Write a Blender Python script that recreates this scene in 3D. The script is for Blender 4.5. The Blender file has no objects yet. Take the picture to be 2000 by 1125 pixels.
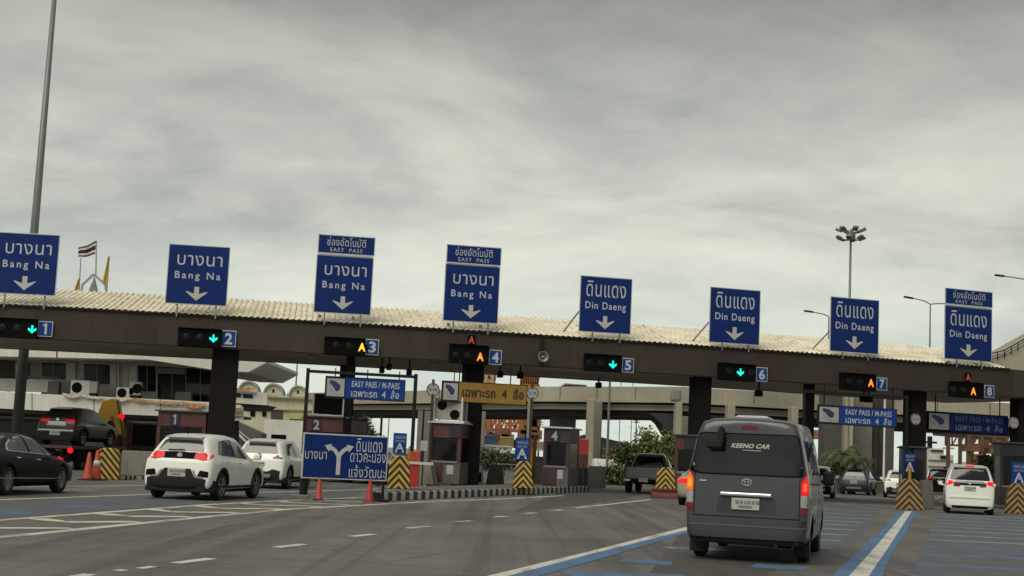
import bpy, bmesh, math, random
from math import radians, sin, cos, pi, atan2, hypot
from mathutils import Vector, Matrix
from mathutils.bvhtree import BVHTree
from mathutils.geometry import delaunay_2d_cdt

scene = bpy.context.scene
COL = scene.collection
random.seed(7)

# ------------------------------------------------------------------ camera
FPX, EYE = 2800.0, 1.45                      # focal length in pixels of a 2000 px wide frame, eye height in metres
PITCH, ROLL = radians(6.64), radians(2.65)
ROT = Matrix.Rotation(pi / 2 + PITCH, 3, 'X') @ Matrix.Rotation(ROLL, 3, 'Z')
cam_data = bpy.data.cameras.new('camera')
cam = bpy.data.objects.new('camera', cam_data)
COL.objects.link(cam)
cam.location = (0, 0, EYE)
cam.rotation_euler = ROT.to_euler()
cam_data.sensor_width = 36.0
cam_data.lens = 36.0 * FPX / 2000.0
cam_data.clip_start, cam_data.clip_end = 0.1, 6000
scene.camera = cam

# ------------------------------------------------------------------ exposure, sky, sun
scene.view_settings.view_transform = 'Standard'
scene.view_settings.look = 'None'
scene.view_settings.gamma = 1
scene.view_settings.exposure = 0.68
SUN_EL, SUN_AZ = radians(50), radians(-148)  # high and a little behind the camera, veiled by cloud

world = bpy.data.worlds.new('World')
scene.world = world
world.use_nodes = True
nt = world.node_tree
nt.nodes.clear()
def N(tree, t, **kw):
    n = tree.nodes.new(t)
    for k, v in kw.items():
        setattr(n, k, v)
    return n
def LK(tree, a, b):
    tree.links.new(a, b)
def math_node(tree, op, a, b=None, c=None, clamp=False):
    n = N(tree, 'ShaderNodeMath', operation=op, use_clamp=clamp)
    for i, v in enumerate((a, b, c)):
        if v is None:
            continue
        if isinstance(v, (int, float)):
            n.inputs[i].default_value = v
        else:
            LK(tree, v, n.inputs[i])
    return n.outputs[0]
def mix_col(tree, fac, a, b, blend='MIX'):
    n = N(tree, 'ShaderNodeMix', data_type='RGBA', blend_type=blend)
    for sock, v in ((n.inputs[0], fac), (n.inputs[6], a), (n.inputs[7], b)):
        if isinstance(v, (int, float)):
            sock.default_value = v
        elif isinstance(v, (tuple, list)):
            sock.default_value = (v[0], v[1], v[2], 1)
        else:
            LK(tree, v, sock)
    return n.outputs[2]
def ramp(tree, fac, stops, interp='LINEAR'):
    n = N(tree, 'ShaderNodeValToRGB')
    n.color_ramp.interpolation = interp
    el = n.color_ramp.elements
    while len(el) < len(stops):
        el.new(0.5)
    for e, (p, c) in zip(el, stops):
        e.position = p
        e.color = (c[0], c[1], c[2], 1) if isinstance(c, (tuple, list)) else (c, c, c, 1)
    LK(tree, fac, n.inputs[0])
    return n.outputs[0]
def noise(tree, vec, scale, detail=4, rough=0.55, dist=0.0):
    n = N(tree, 'ShaderNodeTexNoise')
    n.inputs['Scale'].default_value = scale
    n.inputs['Detail'].default_value = detail
    n.inputs['Roughness'].default_value = rough
    n.inputs['Distortion'].default_value = dist
    if vec is not None:
        LK(tree, vec, n.inputs['Vector'])
    return n.outputs[0]

sky = N(nt, 'ShaderNodeTexSky', sky_type='NISHITA')
sky.sun_disc = False
sky.sun_elevation = SUN_EL
sky.sun_rotation = SUN_AZ
tc = N(nt, 'ShaderNodeTexCoord')
sep = N(nt, 'ShaderNodeSeparateXYZ')
LK(nt, tc.outputs['Generated'], sep.inputs[0])
zc = math_node(nt, 'MAXIMUM', sep.outputs[2], 0.0)
den = math_node(nt, 'ADD', zc, 0.16)
comb = N(nt, 'ShaderNodeCombineXYZ')
LK(nt, math_node(nt, 'DIVIDE', sep.outputs[0], den), comb.inputs[0])
LK(nt, math_node(nt, 'DIVIDE', sep.outputs[1], den), comb.inputs[1])
def mapped(scale, rot=0.0, loc=(0, 0, 0)):
    m = N(nt, 'ShaderNodeMapping')
    m.inputs['Scale'].default_value = scale
    m.inputs['Rotation'].default_value = (0, 0, rot)
    m.inputs['Location'].default_value = loc
    LK(nt, comb.outputs[0], m.inputs[0])
    return m.outputs[0]
n1 = noise(nt, mapped((1.0, 0.85, 1), radians(14), (3.1, 0.7, 0)), 1.0, 8, 0.56, 0.9)
n2 = noise(nt, mapped((2.1, 2.3, 1), radians(-10), (7.3, 2.2, 0)), 1.0, 7, 0.58, 0.7)
n3 = noise(nt, mapped((5.0, 5.5, 1), radians(5), (1.0, 5.0, 0)), 1.0, 9, 0.60, 0.4)
dens = math_node(nt, 'ADD', math_node(nt, 'MULTIPLY', n1, 0.56), math_node(nt, 'ADD', math_node(nt, 'MULTIPLY', n2, 0.30), math_node(nt, 'MULTIPLY', n3, 0.14)))
cloud = ramp(nt, dens, [(0.36, (4.85, 4.78, 4.16)), (0.455, (4.20, 4.18, 3.68)), (0.525, (3.52, 3.58, 3.22)), (0.62, (2.62, 2.72, 2.50))])
# a real overcast sky: paler towards the horizon, heavier overhead
elev = ramp(nt, zc, [(0.0, (1.12, 1.24, 1.17)), (0.10, (1.04, 1.06, 1.03)), (0.19, (0.99, 0.99, 0.97)), (0.26, (0.78, 0.78, 0.77)), (0.33, (0.44, 0.44, 0.43)), (0.6, (0.46, 0.46, 0.47)), (1.0, (0.5, 0.5, 0.51))])
cl2 = mix_col(nt, 1.0, cloud, elev, 'MULTIPLY')
flat = mix_col(nt, ramp(nt, zc, [(0.0, 0.80), (0.09, 0.35), (0.16, 0.0)]), cl2, (4.3, 4.75, 4.35))
skycol = mix_col(nt, 0.96, sky.outputs[0], flat)
bg = N(nt, 'ShaderNodeBackground')
bg.inputs['Strength'].default_value = 0.10
LK(nt, skycol, bg.inputs[0])
wo = N(nt, 'ShaderNodeOutputWorld')
LK(nt, bg.outputs[0], wo.inputs[0])

sun_d = bpy.data.lights.new('sun', 'SUN')
sun_d.energy = 1.5
sun_d.angle = radians(45)
sun_d.color = (1.0, 0.94, 0.82)
sun = bpy.data.objects.new('sun', sun_d)
COL.objects.link(sun)
sdir = Vector((sin(SUN_AZ) * cos(SUN_EL), cos(SUN_AZ) * cos(SUN_EL), sin(SUN_EL)))
sun.rotation_euler = sdir.to_track_quat('Z', 'Y').to_euler()

# ------------------------------------------------------------------ measuring helpers (reference picture 2000 x 1125)
CAM = Vector((0, 0, EYE))
def ray(px, py):
    return ROT @ Vector(((px - 1000) / FPX, -(py - 562.5) / FPX, -1))
def gnd(px, py, z=0.0):
    d = ray(px, py)
    return CAM + d * ((z - EYE) / d.z)
def at(px, py, Y):
    d = ray(px, py)
    return CAM + d * (Y / d.y)
def rect(x0, y0, x1, y1, Y):
    c = at((x0 + x1) / 2, (y0 + y1) / 2, Y)
    hw, hh = (x1 - x0) / 2 * Y / FPX, (y1 - y0) / 2 * Y / FPX
    return c.x - hw, c.x + hw, c.z - hh, c.z + hh
def project(P):
    q = ROT.transposed() @ (Vector(P) - CAM)
    return 1000 + FPX * q.x / -q.z, 562.5 - FPX * q.y / -q.z

# the canopy follows a gentle curve: s metres along it, t metres out towards the camera
A0, KAPPA, STEP = radians(11.5), 0.0072, 0.05
ORG = at(1000, 760, 60.0)
TAB = {}
def _walk(sgn):
    p, s = Vector((ORG.x, ORG.y)), 0.0
    while abs(s) < 60:
        TAB[round(s / STEP)] = (p.copy(), A0 + KAPPA * s)
        a = A0 + KAPPA * s
        p = p + Vector((cos(a), sin(a))) * STEP * sgn
        s += STEP * sgn
_walk(1); _walk(-1)
def arc(s, t=0.0, z=0.0):
    i = s / STEP
    i0 = math.floor(i); f = i - i0
    p = TAB[i0][0].lerp(TAB[i0 + 1][0], f)
    a = A0 + KAPPA * s
    return Vector((p.x + sin(a) * t, p.y - cos(a) * t, z))
def ang(s):
    return A0 + KAPPA * s
def gp(px, py, t=0.0):
    d = ray(px, py)
    lo, hi = -58.0, 58.0
    target = atan2(d.x, d.y)
    for _ in range(50):
        m = (lo + hi) / 2
        q = arc(m, t)
        if atan2(q.x, q.y) < target: lo = m
        else: hi = m
    q = arc(lo, t)
    return lo, EYE + d.z / hypot(d.x, d.y) * hypot(q.x, q.y)

# ------------------------------------------------------------------ materials
MATS = {}
def mat(name, col, rough=0.6, metal=0.0, var=0.12, scale=3.0, bump=0.0, bscale=40.0, coat=0.0, emit=None, estr=0.0, dirt=0.0, spec=0.5):
    if name in MATS:
        return MATS[name]
    m = bpy.data.materials.new(name)
    m.use_nodes = True
    t = m.node_tree
    b = t.nodes['Principled BSDF']
    b.inputs['Roughness'].default_value = rough
    b.inputs['Metallic'].default_value = metal
    b.inputs['Specular IOR Level'].default_value = spec
    if coat:
        b.inputs['Coat Weight'].default_value = coat
        b.inputs['Coat Roughness'].default_value = 0.06
    co = N(t, 'ShaderNodeTexCoord').outputs['Object']
    if var > 0:
        nz = noise(t, co, scale, 6, 0.6)
        f = ramp(t, nz, [(0.3, 1 - var), (0.7, 1 + var)])
        c = mix_col(t, 1.0, (col[0], col[1], col[2]), f, 'MULTIPLY')
        if dirt > 0:
            mp = N(t, 'ShaderNodeMapping'); mp.inputs['Scale'].default_value = (5, 5, 0.6)
            LK(t, co, mp.inputs[0])
            dz = ramp(t, noise(t, mp.outputs[0], 1.2, 7, 0.65), [(0.42, 0.0), (0.72, dirt)])
            c = mix_col(t, dz, c, (col[0] * 0.35 + .012, col[1] * 0.33 + .010, col[2] * 0.30 + .008))
        LK(t, c, b.inputs['Base Color'])
        rr = ramp(t, nz, [(0.25, max(0.02, rough - 0.08)), (0.75, min(1, rough + 0.08))])
        LK(t, rr, b.inputs['Roughness'])
    else:
        b.inputs['Base Color'].default_value = (col[0], col[1], col[2], 1)
    if bump > 0:
        bn = N(t, 'ShaderNodeBump'); bn.inputs['Strength'].default_value = bump; bn.inputs['Distance'].default_value = 0.02
        LK(t, noise(t, co, bscale, 4, 0.6), bn.inputs['Height'])
        LK(t, bn.outputs[0], b.inputs['Normal'])
    if emit:
        b.inputs['Emission Color'].default_value = (*emit, 1)
        b.inputs['Emission Strength'].default_value = estr
    MATS[name] = m
    return m

SIGN_BLUE = mat('sign_blue', (0.006, 0.026, 0.150), 0.5, spec=.15, var=0.16, scale=1.2, dirt=0.30)
SIGN_BLUE2 = mat('small_sign_blue', (0.008, 0.048, 0.23), 0.5, spec=.2, var=0.10, scale=2)
SIGN_WHITE = mat('sign_white', (0.52, 0.53, 0.52), 0.5, var=0.10, scale=4)
LETTER = mat('lettering_white', (0.48, 0.50, 0.51), 0.5, var=0.06, scale=8)
ARROW = mat('arrow_grey', (0.47, 0.47, 0.42), 0.5, var=0.06, scale=8)
STEEL = mat('galvanised_steel', (0.24, 0.245, 0.24), 0.5, 0.5, var=0.2, scale=4, dirt=0.3)
POLE_GREY = mat('pole_grey', (0.18, 0.188, 0.178), 0.5, 0.3, var=0.12, scale=1.5, dirt=0.25)
DARKSTEEL = mat('dark_painted_steel', (0.014, 0.015, 0.014), 0.6, 0.0, var=0.2, scale=5, spec=.2)
BLACKBOX = mat('black_housing', (0.004, 0.004, 0.004), 0.7, var=0.2, spec=.08)
LENS_OFF = mat('dark_lens', (0.006, 0.006, 0.006), 0.4, var=0, spec=.2)
GREEN_ON = mat('green_light', (0, .1, .07), 0.4, var=0, emit=(0.0, 0.85, 0.60), estr=1.05)
AMBER_ON = mat('amber_light', (.1, .05, 0), 0.4, var=0, emit=(1.0, 0.50, 0.02), estr=1.1)
ORANGE_ON = mat('orange_light', (.1, .03, 0), 0.4, var=0, emit=(1.0, 0.24, 0.02), estr=1.1)
RED_DIM = mat('dim_red_light', (.05, .01, .005), 0.4, var=0, emit=(0.30, 0.035, 0.015), estr=0.8)
CONCRETE = mat('concrete', (0.20, 0.19, 0.155), 0.9, var=0.22, scale=1.0, bump=0.3, dirt=0.5)
CONCRETE_D = mat('grey_concrete', (0.115, 0.112, 0.098), 0.9, var=0.22, scale=1.0, bump=0.3, dirt=0.5)
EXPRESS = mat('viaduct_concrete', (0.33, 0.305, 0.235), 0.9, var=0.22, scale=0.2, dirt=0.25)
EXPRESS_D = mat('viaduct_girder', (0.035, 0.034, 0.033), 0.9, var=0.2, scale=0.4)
WHITEWALL = mat('white_painted_wall', (0.70, 0.685, 0.62), 0.85, var=0.12, scale=0.5, dirt=0.22)
GREYWALL = mat('grey_painted_wall', (0.34, 0.33, 0.30), 0.85, var=0.12, scale=0.5, dirt=0.22)
SHADOWWALL = mat('shadow_grey_wall', (0.075, 0.072, 0.062), 0.85, var=0.15, scale=0.5)  # shade put into the colour of recesses and undersides; also plain dark parts
CREAM = mat('cream_wall', (0.55, 0.52, 0.36), 0.85, var=0.12, scale=0.4, dirt=0.25)
DARKGLASS = mat('dark_glass', (0.008, 0.008, 0.010), 0.12, var=0, spec=.2)
MAROON = mat('maroon_cladding', (0.090, 0.026, 0.024), 0.5, var=0.15, scale=1.5, dirt=0.3)
COLUMN = mat('dark_brown_column', (0.0095, 0.0075, 0.0065), 0.7, var=0.2, scale=1, spec=.15, dirt=.3)
CONE = mat('cone_orange', (0.42, 0.055, 0.022), 0.6, var=0.15, scale=6, dirt=0.3)
CONE_R = mat('cone_red', (0.38, 0.022, 0.020), 0.55, var=0.15, scale=6, dirt=0.3)
CONE_W = mat('reflective_band', (0.55, 0.52, 0.5), 0.5, var=0.1)
RUBBER = mat('black_rubber', (0.012, 0.012, 0.012), 0.85, var=0.2, scale=8)
YELLOW = mat('machine_yellow', (0.46, 0.25, 0.012), 0.55, var=0.15, scale=2, dirt=0.2)
ORANGE_STEEL = mat('orange_steel', (0.30, 0.10, 0.03), 0.6, var=0.3, scale=0.5)
TEAL = mat('teal_band', (0.02, 0.22, 0.12), 0.5, var=0.1)
LAMP_RED = mat('red_lamp_lens', (0.14, 0.010, 0.010), 0.2, var=0)
LAMP_RED_ON = mat('red_lamp_lit', (0.2, 0.006, 0.006), 0.4, var=0, spec=.15, emit=(1.0, 0.006, 0.010), estr=0.55)
LAMP_RED_SOFT = mat('red_lamp_tail', (0.25, 0.006, 0.008), 0.3, var=0.3, scale=9, spec=.25, emit=(0.9, 0.010, 0.018), estr=0.30)
LAMP_ORANGE_ON = mat('orange_lamp_lit', (0.2, 0.04, 0.005), 0.4, var=0, spec=.15, emit=(1.0, 0.12, 0.006), estr=0.58)
LAMP_CLEAR = mat('clear_lamp_lens', (0.32, 0.31, 0.30), 0.15, var=0.25, scale=25)
CHROME = mat('chrome', (0.62, 0.63, 0.62), 0.18, 0.9, var=0)
PLATE = mat('licence_plate', (0.42, 0.42, 0.38), 0.4, var=0.1, scale=20)
PLATE_INK = mat('plate_ink', (0.17, 0.17, 0.155), 0.5, var=0.3, scale=20)
CARGLASS = mat('tinted_car_glass', (0.010, 0.011, 0.012), 0.06, var=0, spec=0.6)
CARGLASS_L = mat('light_car_glass', (0.055, 0.060, 0.058), 0.06, var=0, spec=0.7)
PAINT_WHITE = mat('white_car_paint', (0.74, 0.75, 0.69), 0.32, var=0.03, scale=2, coat=0.6)
PAINT_GREY = mat('grey_van_paint', (0.046, 0.048, 0.053), 0.38, 0.1, var=0.10, scale=2, coat=0.35)
PAINT_BLACK = mat('black_car_paint', (0.0035, 0.0035, 0.004), 0.32, var=0.05, coat=0.05, spec=.10)
PAINT_BROWN = mat('dark_brown_paint', (0.026, 0.017, 0.016), 0.35, 0.0, var=0.06, coat=0.3, spec=.3)
PAINT_SILVER = mat('silver_grey_paint', (0.14, 0.14, 0.14), 0.35, 0.4, var=0.06, coat=0.5)
PAINT_NAVY = mat('navy_paint', (0.009, 0.011, 0.034), 0.3, var=0.06, coat=0.3)
PAINT_MAROON = mat('maroon_paint', (0.06, 0.010, 0.012), 0.3, var=0.06, coat=0.7)
PAINT_BEIGE = mat('beige_paint', (0.30, 0.24, 0.18), 0.35, var=0.06, coat=0.6)
CLADDING = mat('black_plastic_trim', (0.013, 0.013, 0.0125), 0.65, spec=.2, var=0.15, scale=6)
RIM = mat('alloy_rim', (0.22, 0.22, 0.215), 0.35, 0.7, var=0.05)
RIM_D = mat('dark_alloy_rim', (0.05, 0.05, 0.05), 0.35, 0.6, var=0.05)

# ------------------------------------------------------------------ object helpers
class MB:
    """collects shapes of one mesh"""
    def __init__(self):
        self.bm = bmesh.new()
    def face(self, pts):
        vs = [self.bm.verts.new(p) for p in pts]
        return self.bm.faces.new(vs)
    def hexa(self, p):
        v = [self.bm.verts.new(q) for q in p]
        for f in ((0, 3, 2, 1), (4, 5, 6, 7), (0, 1, 5, 4), (1, 2, 6, 5), (2, 3, 7, 6), (3, 0, 4, 7)):
            self.bm.faces.new([v[i] for i in f])
        return self
    def box(self, x0, x1, y0, y1, z0, z1, taper=0.0, tapery=None):
        ty = taper if tapery is None else tapery
        return self.hexa([(x0, y0, z0), (x1, y0, z0), (x1, y1, z0), (x0, y1, z0),
                          (x0 + taper, y0 + ty, z1), (x1 - taper, y0 + ty, z1), (x1 - taper, y1 - ty, z1), (x0 + taper, y1 - ty, z1)])
    def prism(self, pts, lo, hi, axis='y'):
        """polygon (a,b) extruded along an axis; axis y: (x,z), axis x: (y,z), axis z: (x,y)"""
        def mk(a, b, c):
            return {'y': (a, c, b), 'x': (c, a, b), 'z': (a, b, c)}[axis]
        A = [self.bm.verts.new(mk(a, b, lo)) for a, b in pts]
        B = [self.bm.verts.new(mk(a, b, hi)) for a, b in pts]
        n = len(pts)
        self.bm.faces.new(A); self.bm.faces.new(B[::-1])
        for i in range(n):
            self.bm.faces.new((A[i], B[i], B[(i + 1) % n], A[(i + 1) % n]))
        return self
    def tube(self, p, q, r0, r1=None, n=10, cap=True):
        r1 = r0 if r1 is None else r1
        p, q = Vector(p), Vector(q)
        d = (q - p).normalized()
        e = d.orthogonal().normalized(); f = d.cross(e)
        A = [self.bm.verts.new(p + (e * cos(2 * pi * i / n) + f * sin(2 * pi * i / n)) * r0) for i in range(n)]
        B = [self.bm.verts.new(q + (e * cos(2 * pi * i / n) + f * sin(2 * pi * i / n)) * r1) for i in range(n)]
        for i in range(n):
            self.bm.faces.new((A[i], A[(i + 1) % n], B[(i + 1) % n], B[i]))
        if cap:
            self.bm.faces.new(A[::-1]); self.bm.faces.new(B)
        return self
    def bar(self, p, q, w, h):
        p, q = Vector(p), Vector(q)
        d = (q - p).normalized()
        e = d.cross(Vector((0, 0, 1)))
        e = e.normalized() if e.length > 1e-4 else Vector((1, 0, 0))
        f = d.cross(e).normalized()
        e, f = e * w / 2, f * h / 2
        return self.hexa([p - e - f, p + e - f, p + e + f, p - e + f, q - e - f, q + e - f, q + e + f, q - e + f])
    def lathe(self, prof, c=(0, 0, 0), axis='z', n=20, cap=True):
        rings = []
        for r, h in prof:
            rg = []
            for i in range(n):
                a = 2 * pi * i / n
                u, v = r * cos(a), r * sin(a)
                p = {'z': (u, v, h), 'x': (h, u, v), 'y': (u, h, v)}[axis]
                rg.append(self.bm.verts.new(Vector(p) + Vector(c)))
            rings.append(rg)
        for a, b in zip(rings, rings[1:]):
            for i in range(n):
                self.bm.faces.new((a[i], a[(i + 1) % n], b[(i + 1) % n], b[i]))
        if not cap: return self
        if prof[0][0] > 1e-6: self.bm.faces.new(rings[0][::-1])
        if prof[-1][0] > 1e-6: self.bm.faces.new(rings[-1])
        return self
    def build(self, name, m, parent=None, smooth=False, bevel=0.0, seg=2):
        bm = self.bm
        bmesh.ops.recalc_face_normals(bm, faces=bm.faces[:])
        me = bpy.data.meshes.new(name)
        bm.to_mesh(me); bm.free()
        return link_mesh(name, me, m, parent, smooth, bevel, seg)

def link_mesh(name, me, m, parent=None, smooth=False, bevel=0.0, seg=2):
    o = bpy.data.objects.new(name, me)
    COL.objects.link(o)
    if m is not None and not me.materials:
        me.materials.append(m)
    if smooth:
        for p in me.polygons:
            p.use_smooth = True
    if bevel:
        b = o.modifiers.new('bevel', 'BEVEL'); b.width = bevel; b.segments = seg; b.limit_method = 'ANGLE'; b.angle_limit = radians(40)
        b.harden_normals = False
    if parent is not None:
        o.parent = parent
    return o

def tag(o, label=None, cat=None, group=None, kind=None):
    if label: o['label'] = label
    if cat: o['category'] = cat
    if group: o['group'] = group
    if kind: o['kind'] = kind
    return o
def thing(name, label, cat, loc=(0, 0, 0), rz=0.0, group=None):
    o = bpy.data.objects.new(name, None)
    COL.objects.link(o)
    o.empty_display_size = 0.2
    o.location = loc
    o.rotation_euler = (0, 0, rz)
    return tag(o, label, cat, group)
def copy_tree(o, parent=None):
    c = o.copy(); COL.objects.link(c)
    if parent is not None:
        c.parent = parent
    for ch in list(o.children):
        copy_tree(ch, c)
    return c

# ------------------------------------------------------------------ lettering (meshes from the built-in font, made in one go)
STRINGS = ['บางนา', 'Bang Na', 'ช่องอัตโนมัติ', 'EASY PASS', 'EASY  PASS', 'ดินแดง', 'Din Daeng', 'ดาวคะนอง', 'แจ้งวัฒนะ', 'EASY PASS / M-PASS',
           'เฉพาะรถ  4  ล้อ', '1', '2', '3', '4', '5', '6', '7', '8', 'A', 'KEENO CAR', '3.10']
GLYPHS = {}
_tmp = []
for bold in (0.0, 0.012, 0.018, 0.03):
    for s in STRINGS:
        cu = bpy.data.curves.new('lettering', 'FONT')
        cu.body = s; cu.size = 1.0; cu.resolution_u = 3; cu.offset = bold; cu.space_character = 1.35 if s == 'Bang Na' else 1.16 if s in ('Din Daeng', 'EASY  PASS') else 1.05
        o = bpy.data.objects.new('lettering', cu); COL.objects.link(o)
        _tmp.append((s, bold, o))
bpy.context.view_layer.update()
_dg = bpy.context.evaluated_depsgraph_get()
for s, bold, o in _tmp:
    me = o.evaluated_get(_dg).to_mesh()
    vs = [v.co.copy() for v in me.vertices]
    fs = [tuple(p.vertices) for p in me.polygons]
    xs = [v.x for v in vs]; ys = [v.y for v in vs]
    if not xs:
        raise RuntimeError('no glyphs for ' + s)
    GLYPHS[(s, bold)] = ([((v.x - min(xs)) / (max(xs) - min(xs)), (v.y - min(ys)) / (max(ys) - min(ys))) for v in vs], fs, (max(xs) - min(xs)) / (max(ys) - min(ys)))
    o.evaluated_get(_dg).to_mesh_clear()
for s, bold, o in _tmp:
    cu = o.data
    bpy.data.objects.remove(o); bpy.data.curves.remove(cu)

def lettering(s, parent, m, cx, z0, z1, y, w=None, bold=0.018, skew=0.0, name='lettering', fn=None):
    """flat letters, fitted to the height z0..z1 and width w, facing -y at depth y"""
    v, f, asp = GLYPHS[(s, bold)]
    h = z1 - z0
    w = h * asp if w is None else w
    me = bpy.data.meshes.new(name)
    pts = [(cx - w / 2 + a * w + skew * b * h, y, z0 + b * h) for a, b in v]
    if fn: pts = [fn(p) for p in pts]
    me.from_pydata(pts, [], f)
    me.update()
    return link_mesh(name, me, m, parent)

def digit(s, parent, m, cx, z0, z1, y, w, name='digit'):
    if s != '1':
        return lettering(s, parent, m, cx, z0, z1, y, w, .03, name=name)
    h = z1 - z0; t = h * .19
    mb = MB()
    mb.prism([(cx - h * .04, z0), (cx - h * .04 + t, z0), (cx - h * .04 + t, z1), (cx - h * .08, z1), (cx - h * .22, z1 - h * .12), (cx - h * .20, z1 - h * .26), (cx - h * .04, z1 - h * .19)], y, y + .004)
    return mb.build(name, m, parent)

def arrow_down(parent, m, cx, z0, z1, w, y):
    zs = z0 + (z1 - z0) * 0.60
    t = w * 0.11
    mb = MB()
    mb.prism([(cx, z0), (cx + w / 2, zs + .02), (cx + w * 0.44, zs + .035), (cx + t, zs - 0.06), (cx + t, z1), (cx - t, z1), (cx - t, zs - 0.06), (cx - w * 0.44, zs + .035), (cx - w / 2, zs + .02)], y, y + 0.006)
    return mb.build('arrow', m, parent)

# ================================================================== GROUND, ROAD, MARKINGS
LANE = radians(16.5)                         # the road runs this far to the right of the camera's heading
def asphalt_material():
    m = bpy.data.materials.new('asphalt'); m.use_nodes = True
    t = m.node_tree; b = t.nodes['Principled BSDF']
    co = N(t, 'ShaderNodeTexCoord').outputs['Object']
    mp = N(t, 'ShaderNodeMapping'); mp.inputs['Rotation'].default_value = (0, 0, LANE); mp.inputs['Scale'].default_value = (0.9, 0.05, 1)
    LK(t, co, mp.inputs[0])
    streak = noise(t, mp.outputs[0], 1.0, 6, 0.6, 0.4)
    blot = noise(t, co, 0.16, 6, 0.62, 0.4)
    fine = noise(t, co, 14, 6, 0.75)
    mp2 = N(t, 'ShaderNodeMapping'); mp2.inputs['Rotation'].default_value = (0, 0, radians(8)); mp2.inputs['Scale'].default_value = (0.10, 1.6, 1)
    LK(t, co, mp2.inputs[0])
    cross = noise(t, mp2.outputs[0], 0.5, 5, 0.65, 0.6)
    c = ramp(t, streak, [(0.33, (0.082, 0.079, 0.071)), (0.50, (0.121, 0.117, 0.105)), (0.66, (0.150, 0.145, 0.129))])
    c = mix_col(t, 1.0, c, ramp(t, blot, [(0.34, 0.76), (0.52, 1.0), (0.68, 1.15)]), 'MULTIPLY')
    c = mix_col(t, 1.0, c, ramp(t, cross, [(0.36, 0.86), (0.6, 1.08)]), 'MULTIPLY')
    c = mix_col(t, 1.0, c, ramp(t, fine, [(0.3, 0.85), (0.7, 1.15)]), 'MULTIPLY')
    mp3 = N(t, 'ShaderNodeMapping'); mp3.inputs['Rotation'].default_value = (0, 0, LANE - .02); mp3.inputs['Scale'].default_value = (2.6, 0.022, 1)
    LK(t, co, mp3.inputs[0])
    tyre = noise(t, mp3.outputs[0], 1.0, 3, 0.5, 0.15)
    c = mix_col(t, ramp(t, tyre, [(0.54, 0.0), (0.64, 0.45)]), c, (0.050, 0.047, 0.043))
    drip = noise(t, co, 1.3, 8, 0.72)
    c = mix_col(t, ramp(t, drip, [(0.60, 0.0), (0.70, 0.5)]), c, (0.045, 0.042, 0.038))
    pale = noise(t, mp2.outputs[0], 0.22, 6, 0.6, 0.8)
    c = mix_col(t, ramp(t, pale, [(0.52, 0.0), (0.68, 0.35)]), c, (0.150, 0.138, 0.112))
    vor = N(t, 'ShaderNodeTexVoronoi', feature='DISTANCE_TO_EDGE'); vor.inputs['Scale'].default_value = 0.22
    LK(t, co, vor.inputs['Vector'])
    crack = math_node(t, 'MULTIPLY', math_node(t, 'LESS_THAN', vor.outputs['Distance'], 0.006), ramp(t, blot, [(.45, 0.0), (.6, .55)]))
    c = mix_col(t, crack, c, (0.030, 0.028, 0.026))
    LK(t, c, b.inputs['Base Color'])
    LK(t, ramp(t, streak, [(0.3, 0.62), (0.7, 0.85)]), b.inputs['Roughness'])
    bn = N(t, 'ShaderNodeBump'); bn.inputs['Strength'].default_value = 0.35; bn.inputs['Distance'].default_value = 0.01
    LK(t, noise(t, co, 45, 4, 0.7), bn.inputs['Height']); LK(t, bn.outputs[0], b.inputs['Normal'])
    return m
mb = MB(); mb.face([(-1500, -200, 0), (1500, -200, 0), (1500, 2600, 0), (-1500, 2600, 0)])
tag(mb.build('road', asphalt_material()), kind='structure')

def paint_material(name, col, wear, tint=None):
    """worn road paint: asphalt shows through where tyres rubbed it off"""
    m = bpy.data.materials.new(name); m.use_nodes = True
    t = m.node_tree; b = t.nodes['Principled BSDF']
    b.inputs['Roughness'].default_value = 0.7
    co = N(t, 'ShaderNodeTexCoord').outputs['Object']
    mp = N(t, 'ShaderNodeMapping'); mp.inputs['Rotation'].default_value = (0, 0, LANE); mp.inputs['Scale'].default_value = (1.6, 0.35, 1)
    LK(t, co, mp.inputs[0])
    a = noise(t, mp.outputs[0], 1.3, 7, 0.7, 0.3)
    f = ramp(t, a, [(max(0, wear - 0.12), 1.0), (wear + 0.14, 0.0)])
    f2 = math_node(t, 'MULTIPLY', f, ramp(t, noise(t, co, 22, 4, 0.7), [(0.28, 0.7), (0.5, 1.0)]))
    c = mix_col(t, f2, (0.082, 0.077, 0.067), col)
    LK(t, c, b.inputs['Base Color'])
    return m
P_WHITE = paint_material('white_road_paint', (0.58, 0.57, 0.51), 0.62)
P_WHITE2 = paint_material('worn_white_road_paint', (0.53, 0.53, 0.47), 0.58)
P_CREAM = paint_material('cream_road_paint', (0.55, 0.52, 0.40), 0.62)
P_BLUE = paint_material('blue_road_paint', (0.065, 0.160, 0.31), 0.60)
P_BLUE2 = paint_material('worn_blue_road_paint', (0.065, 0.150, 0.285), 0.54)
P_BLUE3 = paint_material('faded_blue_road_paint', (0.085, 0.104, 0.124), 0.54)
P_BAR = paint_material('pale_blue_road_paint', (0.17, 0.24, 0.31), 0.58)

def sheet(mb, pix, z=0.004):
    mb.face([gnd(px, py, z) for px, py in pix])
def stroke(mb, pix, wid, z=0.004, w1=None):
    """a painted line of constant width through ground points given by pixels"""
    P = [gnd(px, py, z) for px, py in pix]
    L, Rr = [], []
    for i, p in enumerate(P):
        d = (P[min(i + 1, len(P) - 1)] - P[max(i - 1, 0)]).normalized()
        n = Vector((d.y, -d.x, 0)) * wid / 2
        L.append(p - n); Rr.append(p + n)
    for i in range(len(P) - 1):
        mb.face([L[i], Rr[i], Rr[i + 1], L[i + 1]])
def marking(name, mb, m):
    return tag(mb.build(name, m), kind='structure')

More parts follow.
